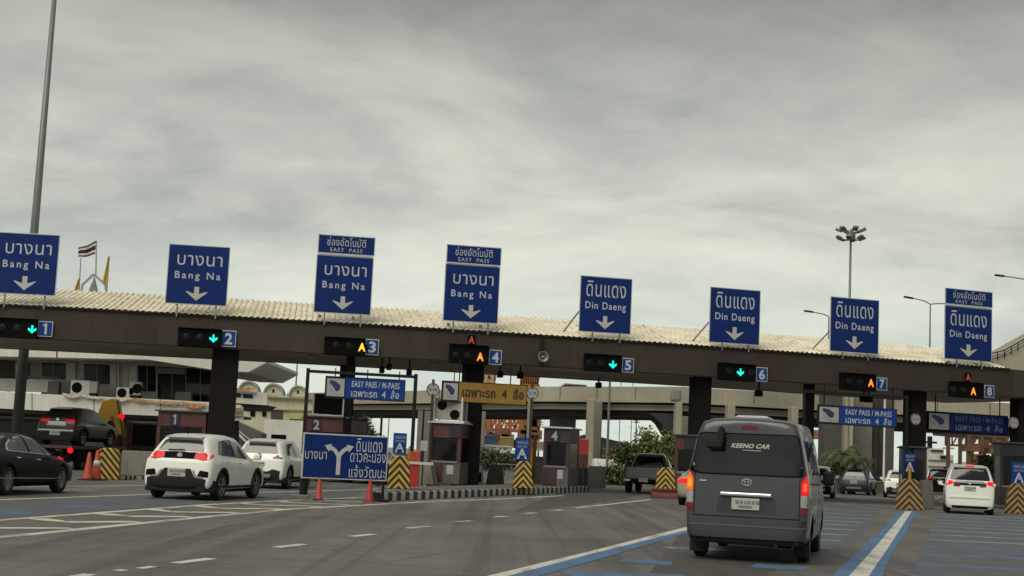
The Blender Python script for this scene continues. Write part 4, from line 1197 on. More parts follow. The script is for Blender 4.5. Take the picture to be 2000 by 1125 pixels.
def inside(pt, poly):
    x, y = pt; c = False; n = len(poly)
    for i in range(n):
        (x0, y0), (x1, y1) = poly[i], poly[(i + 1) % n]
        if (y0 > y) != (y1 > y) and x < (x1 - x0) * (y - y0) / (y1 - y0) + x0:
            c = not c
    return c
def rounded(poly, rad, seg=3):
    out = []; n = len(poly)
    for i in range(n):
        p0, p, p1 = Vector(poly[i - 1]), Vector(poly[i]), Vector(poly[(i + 1) % n])
        a, b = (p0 - p), (p1 - p)
        r_ = min(rad, a.length * .45, b.length * .45)
        q0, q1 = p + a.normalized() * r_, p + b.normalized() * r_
        for k in range(seg + 1):
            f = k / seg
            out.append(tuple((q0 * (1 - f) + p * f) * (1 - f) + (p * (1 - f) + q1 * f) * f))
    return out
def panel(name, bvh, poly, side, m, parent, off=.006, rad=.03, cell=.09, rim=.03, flat=None):
    """a piece of bodywork cut to an outline and laid on the body. side: R,L (y,z outline), B,F (x,z outline), T (x,y)"""
    poly = rounded(poly, rad) if rad else list(poly)
    bd = []
    for i in range(len(poly)):
        a, b = Vector(poly[i]), Vector(poly[(i + 1) % len(poly)])
        k = max(1, int((b - a).length / cell))
        for j in range(k): bd.append(tuple(a.lerp(b, j / k)))
    xs = [p[0] for p in bd]; ys = [p[1] for p in bd]
    pts = [Vector(p) for p in bd]
    gx = min(xs) + cell / 2
    while gx < max(xs):
        gy = min(ys) + cell / 2
        while gy < max(ys):
            if inside((gx, gy), bd) and min((Vector((gx, gy)) - Vector(q)).length for q in bd) > cell * .35:
                pts.append(Vector((gx, gy)))
            gy += cell
        gx += cell
    nb = len(bd)
    res = delaunay_2d_cdt(pts, [(i, (i + 1) % nb) for i in range(nb)], [list(range(nb))], 1, 1e-5)
    vs, fs = res[0], res[2]
    dirv = {'R': Vector((-1, 0, 0)), 'L': Vector((1, 0, 0)), 'B': Vector((0, 1, 0)), 'F': Vector((0, -1, 0)), 'T': Vector((0, 0, -1))}[side]
    bm = bmesh.new(); V3 = []
    for p in vs:
        a, b = p
        o = {'R': Vector((4, a, b)), 'L': Vector((-4, a, b)), 'B': Vector((a, -4, b)), 'F': Vector((a, 12, b)), 'T': Vector((a, b, 6))}[side]
        hit = bvh.ray_cast(o, dirv, 12)
        q = hit[0] if hit[0] is not None else bvh.find_nearest(o + dirv * 3.2 if side in 'RL' else o + dirv * 4.2)[0]
        if flat and side == 'B':
            h0 = bvh.ray_cast(Vector((a, -4, flat[0])), dirv, 12)[0]; h1 = bvh.ray_cast(Vector((a, -4, flat[1])), dirv, 12)[0]
            q = Vector((a, min(q.y, h0.y + (b - flat[0]) * (h1.y - h0.y) / (flat[1] - flat[0])), b))
        V3.append(bm.verts.new(q - dirv * off))
    for f in fs:
        try: bm.faces.new([V3[i] for i in f])
        except ValueError: pass
    bmesh.ops.recalc_face_normals(bm, faces=bm.faces[:])
    if bm.faces:
        nsum = sum((f.normal for f in bm.faces), Vector())
        if nsum.dot(dirv) > 0: bmesh.ops.reverse_faces(bm, faces=bm.faces[:])
    be = [e for e in bm.edges if e.is_boundary]
    for e in be: e.smooth = False
    ex = bmesh.ops.extrude_edge_only(bm, edges=be)
    for v in ex['geom']:
        if isinstance(v, bmesh.types.BMVert): v.co += dirv * (off + rim)
    me = bpy.data.meshes.new(name); bm.to_mesh(me); bm.free()
    o = link_mesh(name, me, m, parent, smooth=False)
    for p in me.polygons: p.use_smooth = p.index < len(fs)
    return o

def wheel(parent, x, y, R_, w=.21, spokes=5, rim=RIM, twin=False):
    sg = 1 if x > 0 else -1
    mb = MB()
    prof = [(R_ * .62, -w / 2 + .02), (R_ * .90, -w / 2), (R_ * .985, -w / 2 + .03), (R_, -w / 2 + .06), (R_, w / 2 - .06), (R_ * .985, w / 2 - .03), (R_ * .90, w / 2), (R_ * .62, w / 2 - .02)]
    mb.lathe(prof, c=(x, y, R_), axis='x', n=28)
    o = mb.build('wheel', RUBBER, parent, smooth=True)
    xo = x + sg * (w / 2 - .02)
    mb = MB()
    mb.lathe([(R_ * .57, .004 * sg), (R_ * .645, .010 * sg), (R_ * .66, -.01 * sg)], c=(xo, y, R_), axis='x', n=28, cap=False)
    mb.lathe([(0, .012 * sg), (R_ * .14, .012 * sg), (R_ * .15, -.01 * sg)], c=(xo, y, R_), axis='x', n=14)
    for k in range(spokes):
        a = 2 * pi * k / spokes + .3
        p = Vector((xo + sg * .005, y + cos(a) * R_ * .12, R_ + sin(a) * R_ * .12)); q = Vector((xo, y + cos(a) * R_ * .60, R_ + sin(a) * R_ * .60))
        mb.bar(p, q, .022, R_ * .19)
    mb.build('rim', rim, o)
    mb = MB(); mb.lathe([(0, 0), (R_ * .6, 0), (R_ * .6, .004), (0, .004)], c=(xo - sg * .03, y, R_), axis='x', n=20); mb.build('brake_disc', RIM_D, o)
    return o

def mirror(parent, bvh, y, z, sg, paint, x=.93, s=1.0):
    mb = MB()
    mb.prism([(sg * (x - .06), z), (sg * (x + .02), z - .02), (sg * (x + .20 * s), z + .0), (sg * (x + .22 * s), z + .13 * s), (sg * (x + .06), z + .15 * s), (sg * (x + .02), z + .04)], y, y + .14)
    return mb.build('mirror', paint, parent, bevel=.03)

def number_plate(r, bvh, cx, cz, w, h, y=None):
    hit = bvh.ray_cast(Vector((cx, -4, cz)), Vector((0, 1, 0)), 12)[0]
    y = hit.y - .03 if y is None else y
    mb = MB(); mb.box(cx - w / 2, cx + w / 2, y, y + .02, cz - h / 2, cz + h / 2)
    o = mb.build('licence_plate', PLATE, r, bevel=.006)
    mb = MB()
    k = -w * .36
    for wd in (.05, .05, .03, .05, .05, .05):
        mb.box(cx + k, cx + k + wd * w / .42, y - .003, y - .0005, cz - h * .02, cz + h * .30); k += (wd + .016) * w / .42
    mb.box(cx - w * .24, cx + w * .24, y - .003, y - .0005, cz - h * .34, cz - h * .14)
    mb.build('plate_marks', PLATE_INK, o)

def heading(pr, px_front, wb, lo=-40, hi=75):
    best = None
    for k in range(int((hi - lo) * 10)):
        th = radians(lo + k / 10)
        x = project((pr.x + wb * sin(th), pr.y + wb * cos(th), 0))[0]
        e = abs(x - px_front)
        if best is None or e < best[0] - 1e-6: best = (e, th)
    return best[1]
def place_by_wheels(rw, fx, wb, half, yr):
    """root position and heading from the pixels of the right rear and right front tyre contacts"""
    pr = gnd(*rw); th = heading(pr, fx, wb)
    f = Vector((sin(th), cos(th), 0)); s = Vector((cos(th), -sin(th), 0))
    return pr - s * half - f * yr, -th

def make_car(kind, label, cat, loc, rz, paint, group=None, glass=CARGLASS, brake=LAMP_RED_SOFT, name='parked_car', rim=RIM, scale=1.0, **kw):
    S = CARS[kind]
    r = thing(name, label, cat, loc, rz, group)
    body, bvh = finish_body(car_body(S['rows']), paint, [(y, S['R'], S['R'] * 1.14, S['half'] - .34) for y in S['wy']])
    body.parent = r
    for y in S['wy']:
        for sg in (1, -1): wheel(r, sg * (S['half'] - .125), y, S['R'], rim=rim, spokes=S.get('spokes', 5))
    mats = {'glass': glass, 'brake': brake, 'paint': paint, 'clad': CLADDING, 'chrome': CHROME, 'clear': LAMP_CLEAR, 'black': BLACKBOX, 'dim': LAMP_RED, 'orange': LAMP_ORANGE_ON, 'silver': RIM}
    for nm, side, poly, mk, *rest in S['panels']:
        off = rest[0] if rest else .006
        rad = rest[1] if len(rest) > 1 else .03
        mm = kw.get('swap', {}).get(mk, mats[mk])
        if side == 'S':
            panel(nm, bvh, poly, 'R', mm, r, off, rad); panel(nm, bvh, poly, 'L', mm, r, off, rad)
        elif side == 'BB':
            panel(nm, bvh, poly, 'B', mm, r, off, rad); panel(nm, bvh, [(-a, b) for a, b in poly[::-1]], 'B', mm, r, off, rad)
        elif side == 'FF':
            panel(nm, bvh, poly, 'F', mm, r, off, rad); panel(nm, bvh, [(-a, b) for a, b in poly[::-1]], 'F', mm, r, off, rad)
        else:
            panel(nm, bvh, poly, side, mm, r, off, rad)
    if 'plate' in S: number_plate(r, bvh, *S['plate'])
    for sg in (1, -1):
        mirror(r, bvh, S['mirror'][0], S['mirror'][1], sg, paint if S.get('mirror_paint', True) else CLADDING, S['half'] - .02)
    if S.get('rails'):
        for sg in (1, -1):
            y0, y1, x, z = S['rails']
            z = min(bvh.ray_cast(Vector((x, yy, 5)), Vector((0, 0, -1)), 12)[0].z for yy in (y0 + .1, y1 - .1)) - .012
            mb = MB(); mb.prism([(y0, z), (y0 + .10, z + .055), (y1 - .12, z + .055), (y1, z), (y1 - .06, z), (y1 - .16, z + .03), (y0 + .14, z + .03), (y0 + .06, z)], sg * x - .02, sg * x + .02, 'x')
            mb.build('roof_rail', RIM if kw.get('rail_silver', True) else CLADDING, r)
    if kind in ('suv', 'crossover', 'big_suv'):
        mb = MB(); mb.prism([(-.865, .42), (-.85, .20), (-.74, .035), (.74, .035), (.85, .20), (.865, .42)], .19, .47, 'z'); mb.build('rear_valance', CLADDING, r, bevel=.02)
    if S.get('spoiler'):
        y, z, w = S['spoiler']
        z = bvh.ray_cast(Vector((0, y + .32, 5)), Vector((0, 0, -1)), 12)[0].z - .045
        mb = MB(); mb.prism([(y, z), (y + .30, z + .045), (y + .34, z + .02), (y + .03, z - .03)], -w, w, 'x'); mb.build('spoiler', paint, r, bevel=.02)
    if S.get('emblem'):
        x, z = S['emblem']
        hit = bvh.ray_cast(Vector((x, -4, z)), Vector((0, 1, 0)), 12)[0]
        mb = MB(); mb.lathe([(0, 0), (.065, 0), (.075, .02), (0, .02)], c=(x, hit.y - .024, z), axis='y', n=18); mb.build('emblem', CHROME, r)
    mb = MB(); mb.box(-S['half'] + .22, S['half'] - .22, .35, S['rows'][-1][0] - .35, S['R'] * .55, S['R'] * 1.2); mb.build('underbody', BLACKBOX, r)
    return r, bvh

CARS = {}
#            y_low y_belt y_roof xb   xs   xm   xw   xr    zb   zs   zm    zw    zr    zc
CARS['suv'] = dict(half=.905, R=.345, wy=(.86, 3.44), mirror=(2.98, 1.02), rails=(.85, 2.55, .53, 1.585), spoiler=(.30, 1.515, .46), emblem=(0, 1.075), plate=(0, .66, .46, .20), rows=[
    (0.02, 0.12, 0.44, .70, .82, .80, .72, .50, .27, .50, .94, 1.06, 1.46, 1.49),
    (0.06, 0.16, 0.50, .80, .87, .86, .78, .55, .21, .47, .95, 1.07, 1.52, 1.555),
    (0.55, 0.58, 0.82, .86, .905, .905, .83, .60, .20, .48, .93, 1.07, 1.595, 1.63),
    (1.35, 1.35, 1.35, .86, .905, .905, .84, .62, .23, .48, .90, 1.04, 1.61, 1.645),
    (2.15, 2.15, 2.05, .86, .905, .905, .84, .62, .23, .48, .88, 1.01, 1.60, 1.64),
    (2.85, 2.80, 2.55, .86, .905, .905, .84, .60, .23, .48, .87, .99, 1.53, 1.57),
    (3.40, 3.34, 3.22, .86, .905, .90, .83, .68, .23, .48, .86, .96, 1.06, 1.10),
    (3.95, 3.92, 3.90, .84, .89, .87, .77, .58, .24, .48, .82, .90, .97, 1.00),
    (4.26, 4.22, 4.20, .78, .82, .80, .70, .50, .26, .46, .74, .80, .85, .87),
    (4.36, 4.32, 4.30, .70, .74, .72, .62, .42, .30, .46, .68, .72, .76, .77)],
    panels=[('rear_window', 'B', [(-.60, 1.18), (.60, 1.18), (.49, 1.455), (-.49, 1.455)], 'glass', .008, .05),
        ('tailgate_band', 'B', [(-.46, 1.00), (.46, 1.00), (.50, 1.16), (-.50, 1.16)], 'black', .006, .02),
        ('tail_lamp', 'BB', [(.38, 1.02), (.62, .96), (.82, 1.00), (.80, 1.13), (.60, 1.17), (.40, 1.15)], 'brake', .010, .03),
        ('tail_lamp_return', 'S', [(.12, 1.02), (.36, 1.06), (.42, 1.11), (.20, 1.13)], 'brake', .010, .02),
        ('bumper_trim', 'B', [(-.72, .22), (.72, .22), (.76, .52), (.46, .55), (.34, .76), (-.34, .76), (-.46, .55), (-.76, .52)], 'clad', .008, .03), ('corner_trim', 'S', [(.24, .24), (.47, .24), (.44, .46), (.24, .50)], 'clad', .008, .02),
        ('fog_surround', 'BB', [(.52, .58), (.80, .56), (.80, .70), (.58, .73)], 'black', .010, .03),
        ('fog_trim', 'BB', [(.38, .72), (.43, .72), (.50, .60), (.68, .565), (.68, .535), (.46, .565)], 'silver', .014, .004),
        ('side_window', 'S', [(.66, 1.12), (2.72, 1.02), (2.66, 1.10), (2.22, 1.44), (1.55, 1.50), (.95, 1.45)], 'glass', .008, .05),
        ('side_sill', 'S', [(.4, .26), (3.9, .26), (3.9, .36), (.4, .36)], 'clad', .006, .02),
        ('window_pillar', 'S', [(1.70, 1.08), (1.78, 1.075), (1.74, 1.50), (1.68, 1.50)], 'black', .012, 0),
        ('door_handle', 'S', [(1.05, .93), (1.22, .93), (1.22, .96), (1.05, .96)], 'chrome', .02, .01), ('door_handle', 'S', [(1.95, .90), (2.12, .90), (2.12, .93), (1.95, .93)], 'chrome', .02, .01),
        ('windscreen', 'F', [(-.66, 1.10), (.66, 1.10), (.52, 1.50), (-.52, 1.50)], 'glass', .008, .05),
        ('headlamp', 'FF', [(.36, .70), (.66, .72), (.68, .82), (.40, .80)], 'clear', .008, .03)])
CARS['crossover'] = dict(CARS['suv'], panels=[
        ('rear_window', 'B', [(-.62, 1.14), (.62, 1.14), (.50, 1.45), (-.50, 1.45)], 'glass', .008, .05),
        ('tail_lamp', 'BB', [(.44, .98), (.82, .98), (.82, 1.10), (.60, 1.10)], 'dim', .010, .03),
        ('bumper_trim', 'B', [(-.72, .22), (.72, .22), (.76, .58), (.50, .64), (.36, .56), (-.36, .56), (-.50, .64), (-.76, .58)], 'clad', .008, .03),
        ('skid_plate', 'B', [(-.42, .36), (.42, .36), (.46, .48), (-.46, .48)], 'silver', .014, .02),
        ('side_window', 'S', [(.62, 1.10), (2.72, 1.02), (2.66, 1.10), (2.22, 1.44), (1.55, 1.50), (.95, 1.45)], 'glass', .008, .05),
        ('side_sill', 'S', [(.4, .26), (3.9, .26), (3.9, .40), (.4, .40)], 'clad', .006, .02),
        ('door_handle', 'S', [(1.05, .93), (1.22, .93), (1.22, .96), (1.05, .96)], 'chrome', .02, .01),
        ('windscreen', 'F', [(-.66, 1.10), (.66, 1.10), (.52, 1.50), (-.52, 1.50)], 'glass', .008, .05),
        ('headlamp', 'FF', [(.36, .70), (.66, .72), (.68, .82), (.40, .80)], 'clear', .008, .03)], plate=(0, .78, .42, .18))
CARS['big_suv'] = dict(CARS['suv'], plate=(0, .50, .46, .16), panels=[
        ('rear_window', 'B', [(-.62, 1.20), (.62, 1.20), (.49, 1.45), (-.49, 1.45)], 'glass', .008, .05),
        ('tail_lamp', 'BB', [(.34, 1.02), (.82, .96), (.82, 1.10), (.36, 1.10)], 'brake', .010, .03),
        ('lamp_bar', 'B', [(-.34, 1.06), (.34, 1.06), (.34, 1.10), (-.34, 1.10)], 'chrome', .010, .01),
        ('plate_recess', 'B', [(-.44, .82), (.44, .82), (.38, 1.0), (-.38, 1.0)], 'silver', .008, .02),
        ('bumper_trim', 'B', [(-.80, .34), (.80, .34), (.80, .56), (-.80, .56)], 'clad', .008, .03),
        ('bumper_chrome', 'B', [(-.78, .60), (.78, .60), (.78, .66), (-.78, .66)], 'chrome', .012, .02),
        ('side_window', 'S', [(.62, 1.12), (2.72, 1.02), (2.66, 1.10), (2.22, 1.44), (1.55, 1.50), (.95, 1.45)], 'glass', .008, .05),
        ('side_sill', 'S', [(.4, .26), (3.9, .26), (3.9, .36), (.4, .36)], 'clad', .006, .02),
        ('door_trim', 'S', [(.9, .86), (1.7, .85), (1.7, .88), (.9, .89)], 'chrome', .010, .01),
        ('windscreen', 'F', [(-.66, 1.10), (.66, 1.10), (.52, 1.50), (-.52, 1.50)], 'glass', .008, .05),
        ('headlamp', 'FF', [(.36, .70), (.66, .72), (.68, .82), (.40, .80)], 'clear', .008, .03)])
CARS['sedan'] = dict(half=.915, R=.335, wy=(1.02, 3.86), mirror=(3.18, .94), spokes=10, plate=(0, .72, .46, .16), rows=[
    (0.02, 0.08, 0.20, .70, .82, .82, .74, .56, .34, .56, .88, .96, 1.02, 1.03),
    (0.08, 0.14, 0.26, .80, .88, .88, .80, .62, .25, .50, .90, .98, 1.06, 1.07),
    (0.60, 0.62, 0.66, .85, .91, .91, .84, .64, .22, .47, .88, .98, 1.10, 1.12),
    (1.25, 1.20, 1.20, .86, .915, .91, .84, .60, .21, .46, .86, .97, 1.22, 1.25),
    (1.85, 1.80, 1.78, .86, .915, .91, .83, .57, .21, .46, .84, .96, 1.39, 1.42),
    (2.50, 2.45, 2.40, .86, .915, .91, .83, .57, .21, .46, .83, .94, 1.42, 1.455),
    (3.05, 3.05, 2.92, .86, .915, .90, .82, .55, .21, .46, .82, .92, 1.34, 1.37),
    (3.62, 3.60, 3.55, .86, .91, .89, .81, .66, .21, .46, .80, .88, .96, .99),
    (4.30, 4.28, 4.26, .84, .89, .86, .74, .56, .22, .46, .72, .80, .87, .90),
    (4.74, 4.70, 4.68, .76, .80, .78, .66, .46, .24, .44, .62, .68, .73, .75),
    (4.84, 4.80, 4.78, .66, .70, .68, .56, .38, .28, .44, .56, .61, .65, .66)],
    panels=[('rear_window', 'T', [(-.50, .95), (.50, .95), (.44, 1.62), (-.44, 1.62)], 'glass', .008, .05),
        ('tail_lamp', 'BB', [(.46, .78), (.84, .78), (.84, .94), (.50, .94)], 'dim', .010, .03),
        ('window_trim', 'S', [(1.02, 1.02), (3.30, .925), (3.12, 1.03), (2.62, 1.315), (2.05, 1.385), (1.55, 1.31), (1.18, 1.16)], 'chrome', .008, .06),
        ('side_window', 'S', [(1.10, 1.045), (3.17, .955), (3.05, 1.03), (2.60, 1.285), (2.05, 1.355), (1.60, 1.29), (1.25, 1.16)], 'glass', .014, .06),
        ('window_pillar', 'S', [(2.08, 1.0), (2.16, 1.0), (2.12, 1.36), (2.06, 1.36)], 'black', .017, 0),
        ('side_crease', 'S', [(.5, .40), (3.6, .36), (3.6, .375), (.5, .42)], 'chrome', .006, 0),
        ('door_handle', 'S', [(1.32, .86), (1.52, .855), (1.52, .88), (1.32, .885)], 'chrome', .02, .01), ('door_handle', 'S', [(2.35, .82), (2.55, .815), (2.55, .84), (2.35, .845)], 'chrome', .02, .01),
        ('windscreen', 'T', [(-.64, 3.42), (.64, 3.42), (.52, 2.86), (-.52, 2.86)], 'glass', .008, .05),
        ('headlamp', 'S', [(4.30, .66), (4.62, .60), (4.70, .66), (4.36, .74)], 'clear', .010, .02),
        ('headlamp', 'FF', [(.36, .58), (.60, .59), (.62, .66), (.40, .65)], 'clear', .008, .03)])
CARS['mpv'] = dict(half=.925, R=.345, wy=(.95, 3.95), mirror=(3.55, 1.05), plate=(0, .98, .42, .17), emblem=(0, 1.20), spoiler=(.10, 1.80, .62), rows=[
    (0.02, 0.06, 0.22, .72, .84, .84, .80, .60, .20, .50, 1.04, 1.24, 1.72, 1.76),
    (0.08, 0.11, 0.28, .84, .90, .90, .86, .66, .16, .46, 1.05, 1.25, 1.80, 1.84),
    (0.60, 0.60, 0.70, .88, .925, .925, .89, .70, .20, .48, 1.02, 1.20, 1.86, 1.90),
    (1.80, 1.80, 1.80, .88, .925, .925, .89, .72, .20, .46, .98, 1.14, 1.89, 1.93),
    (2.80, 2.80, 2.70, .88, .925, .925, .88, .71, .20, .46, .94, 1.08, 1.86, 1.90),
    (3.60, 3.60, 3.20, .88, .925, .92, .87, .66, .20, .46, .92, 1.04, 1.72, 1.76),
    (4.20, 4.15, 4.02, .86, .91, .89, .82, .66, .20, .46, .88, .99, 1.12, 1.16),
    (4.65, 4.62, 4.60, .78, .84, .82, .72, .54, .22, .44, .78, .86, .94, .97),
    (4.80, 4.77, 4.75, .68, .74, .72, .62, .44, .26, .44, .68, .74, .80, .82)],
    panels=[('rear_window', 'B', [(-.74, 1.30), (.74, 1.30), (.63, 1.74), (-.63, 1.74)], 'glass', .008, .05),
        ('chrome_bar', 'B', [(-.52, 1.20), (.52, 1.20), (.52, 1.27), (-.52, 1.27)], 'chrome', .012, .02),
        ('lower_band', 'B', [(-.50, 1.10), (.50, 1.10), (.50, 1.185), (-.50, 1.185)], 'black', .008, .02),
        ('tail_lamp', 'BB', [(.62, 1.16), (.88, 1.06), (.90, 1.30), (.62, 1.25)], 'brake', .012, .03),
        ('tail_lamp_inner', 'BB', [(.36, 1.04), (.60, 1.06), (.60, 1.22), (.40, 1.18)], 'dim', .011, .03),
        ('bumper_crease', 'B', [(-.74, .62), (.74, .62), (.72, .68), (-.72, .68)], 'paint', .03, .02),
        ('bumper_trim', 'B', [(-.84, .18), (.84, .18), (.86, .33), (-.86, .33)], 'clad', .008, .02),
        ('side_window', 'S', [(.50, 1.28), (3.45, 1.12), (3.30, 1.26), (2.95, 1.66), (1.8, 1.74), (.66, 1.70)], 'glass', .008, .05),
        ('windscreen', 'F', [(-.70, 1.16), (.70, 1.16), (.58, 1.68), (-.58, 1.68)], 'glass', .008, .05),
        ('headlamp', 'FF', [(.36, .74), (.70, .76), (.70, .88), (.40, .86)], 'clear', .008, .03)])

def arch(y, R_, r0=1.15, r1=1.36, z_lo=.26):
    pts = []
    for k in range(13):
        a = radians(-12 + 204 * k / 12); pts.append((y + cos(a) * R_ * r1, max(z_lo, R_ + sin(a) * R_ * r1)))
    for k in range(12, -1, -1):
        a = radians(-12 + 204 * k / 12); pts.append((y + cos(a) * R_ * r0, max(z_lo - .01, R_ + sin(a) * R_ * r0)))
    return pts
for k_ in ('suv', 'crossover', 'big_suv'):
    CARS[k_] = dict(CARS[k_], panels=CARS[k_]['panels'] + [('arch_trim', 'S', arch(y_, .345), 'clad', .010, 0) for y_ in CARS[k_]['wy']])
# ---- white SUV
loc, rz = place_by_wheels((430, 977.5), 497, 2.58, .86, .86)
suv, _ = make_car('suv', 'white SUV with lit red tail lamps and black lower trim, nearest the striped gore', 'car', loc, rz, PAINT_WHITE, None, glass=CARGLASS_L, brake=LAMP_RED_SOFT, name='white_suv')
mb = MB(); mb.tube((.0, .62, 1.60), (.0, .50, 1.78), .012); mb.build('antenna', BLACKBOX, suv)
mb = MB(); mb.bar((-.32, .205, 1.20), (.10, .215, 1.215), .02, .03); mb.build('rear_wiper', BLACKBOX, suv)
# ---- second white SUV
loc, rz = place_by_wheels((563, 955), 600, 2.58, .86, .86)
suv2, _ = make_car('crossover', 'white crossover with unlit lamps between the white SUV and the direction sign', 'car', loc, rz, PAINT_WHITE, None, glass=CARGLASS_L, name='white_crossover')
# ---- black sedan
loc, rz = place_by_wheels((12, 968), 117, 2.84, .87, 1.02)
sed, _ = make_car('sedan', 'black sedan with chrome window line cut by the left picture edge', 'car', loc, rz, PAINT_BLACK, None, glass=CARGLASS_L, name='black_sedan', rim=RIM)
# ---- maroon car behind the sign
g = gnd(700, 950)
make_car('sedan', 'dark maroon car hidden behind the blue direction sign, only its lower edge visible', 'car', g + Vector((-.3, 4.0, 0)), -radians(10), PAINT_MAROON, None, name='maroon_car')

# ---- flatbed truck with the brown SUV on it
g = gnd(86, 916); TH = radians(6)
truck = thing('flatbed_truck', 'dark flatbed truck with lit red lamps carrying the brown SUV', 'truck', g, -TH)
mb = MB(); mb.box(-1.12, 1.12, .0, 6.2, .86, .98); mb.build('bed', mat('bed_brown_steel', (.09, .045, .03), .6, .2, var=.25, scale=2), truck, bevel=.02)
mb = MB(); mb.box(-.45, .45, .1, 8.4, .52, .858); mb.build('chassis', BLACKBOX, truck)
mb = MB(); mb.box(-1.05, 1.05, -.05, .12, .30, .62); mb.build('rear_bumper', BLACKBOX, truck, bevel=.02)
mb = MB(); mb.box(-1.10, .15, 6.5, 8.4, .55, 1.6, .08); mb.build('cab', PAINT_MAROON, truck, bevel=.12)
mb = MB(); mb.box(-.9, .0, 6.44, 6.499, 1.2, 1.5); mb.build('cab_window', CARGLASS, truck)
mb = MB(); mb.box(.60, 1.12, .6, 6.0, .35, .80); mb.build('side_guard', BLACKBOX, truck, bevel=.02)
for y in (1.4, 2.5, 7.6):
    for sg in (1, -1): wheel(truck, sg * .92, y, .42, .30, rim=RIM_D)
for x, z in ((1.06, .80), (.62, .42), (-1.0, .46)):
    mb = MB(); mb.lathe([(0, -.09), (.10, -.085), (.12, -.05), (.12, 0)], c=(x, -.0, z), axis='y', n=16); mb.build('tail_lamp', LAMP_RED_ON, truck)
mb = MB(); mb.box(.46, .80, -.10, -.051, .36, .48); mb.build('tail_lamp', LAMP_RED_ON, truck)
bs, _ = make_car('big_suv', 'dark brown SUV with pale plate recess riding on the flatbed truck', 'car', g + Vector((sin(TH) * .75, cos(TH) * .75, .985)), -TH - radians(4), PAINT_BROWN, None, brake=LAMP_RED_SOFT, name='brown_suv')

# ---- crane truck with yellow boom
d_ = 69.0
c0 = at(262, 912, d_); c0.z = 0
ct = thing('crane_truck', 'dark red crane truck with folded yellow boom in lane 1', 'truck', c0, -radians(9))
k = d_ / FPX
zz = lambda py, px=250: EYE + (889 + .0463 * (px - 1000) - py) * k
xx = lambda px: (px - 262) * k
mb = MB(); mb.box(xx(238), xx(304), .0, 5.0, .55, zz(822)); mb.build('body', mat('dark_red_paint', (.05, .012, .012), .5, var=.2, dirt=.3), ct, bevel=.08)
mb = MB(); mb.box(xx(254), xx(300), -.03, -.002, zz(868), zz(828)); mb.build('rear_panel', BLACKBOX, ct, bevel=.01)
mb = MB(); mb.box(xx(240), xx(302), .0, 6.8, .40, .548); mb.build('chassis', BLACKBOX, ct)
for y in (1.0, 4.8):
    for sg in (1, -1): wheel(ct, sg * .72, y, .42, .3, rim=RIM_D)
mb = MB(); mb.prism([(xx(190), zz(818)), (xx(200), zz(786)), (xx(222), zz(781)), (xx(231), zz(784)), (xx(248), zz(856)), (xx(240), zz(857)), (xx(226), zz(826)), (xx(206), zz(834))], -.75, -.35)
mb.build('boom', YELLOW, ct, bevel=.05)
mb = MB(); mb.prism([(xx(229), zz(784)), (xx(232), zz(784)), (xx(250), zz(856)), (xx(248.4), zz(856))], -.765, -.752); mb.build('boom_edge', RUBBER, ct)
mb = MB(); mb.prism([(xx(234), zz(817)), (xx(239), zz(817)), (xx(241.5), zz(827)), (xx(236.5), zz(827))], -.78, -.751); mb.build('boom_band', TEAL, ct)
mb = MB(); mb.prism([(xx(219), zz(816)), (xx(225), zz(815)), (xx(227), zz(826)), (xx(221), zz(826))], -.78, -.751); mb.build('warning_patch', ORANGE_STEEL, ct)
for px, py in ((244, 815), (239, 862)):
    mb = MB(); mb.lathe([(0, -.06), (.13, -.05), (.14, 0)], c=(xx(px), -.84, zz(py)), axis='y', n=14); mb.build('tail_lamp', LAMP_RED_ON, ct)

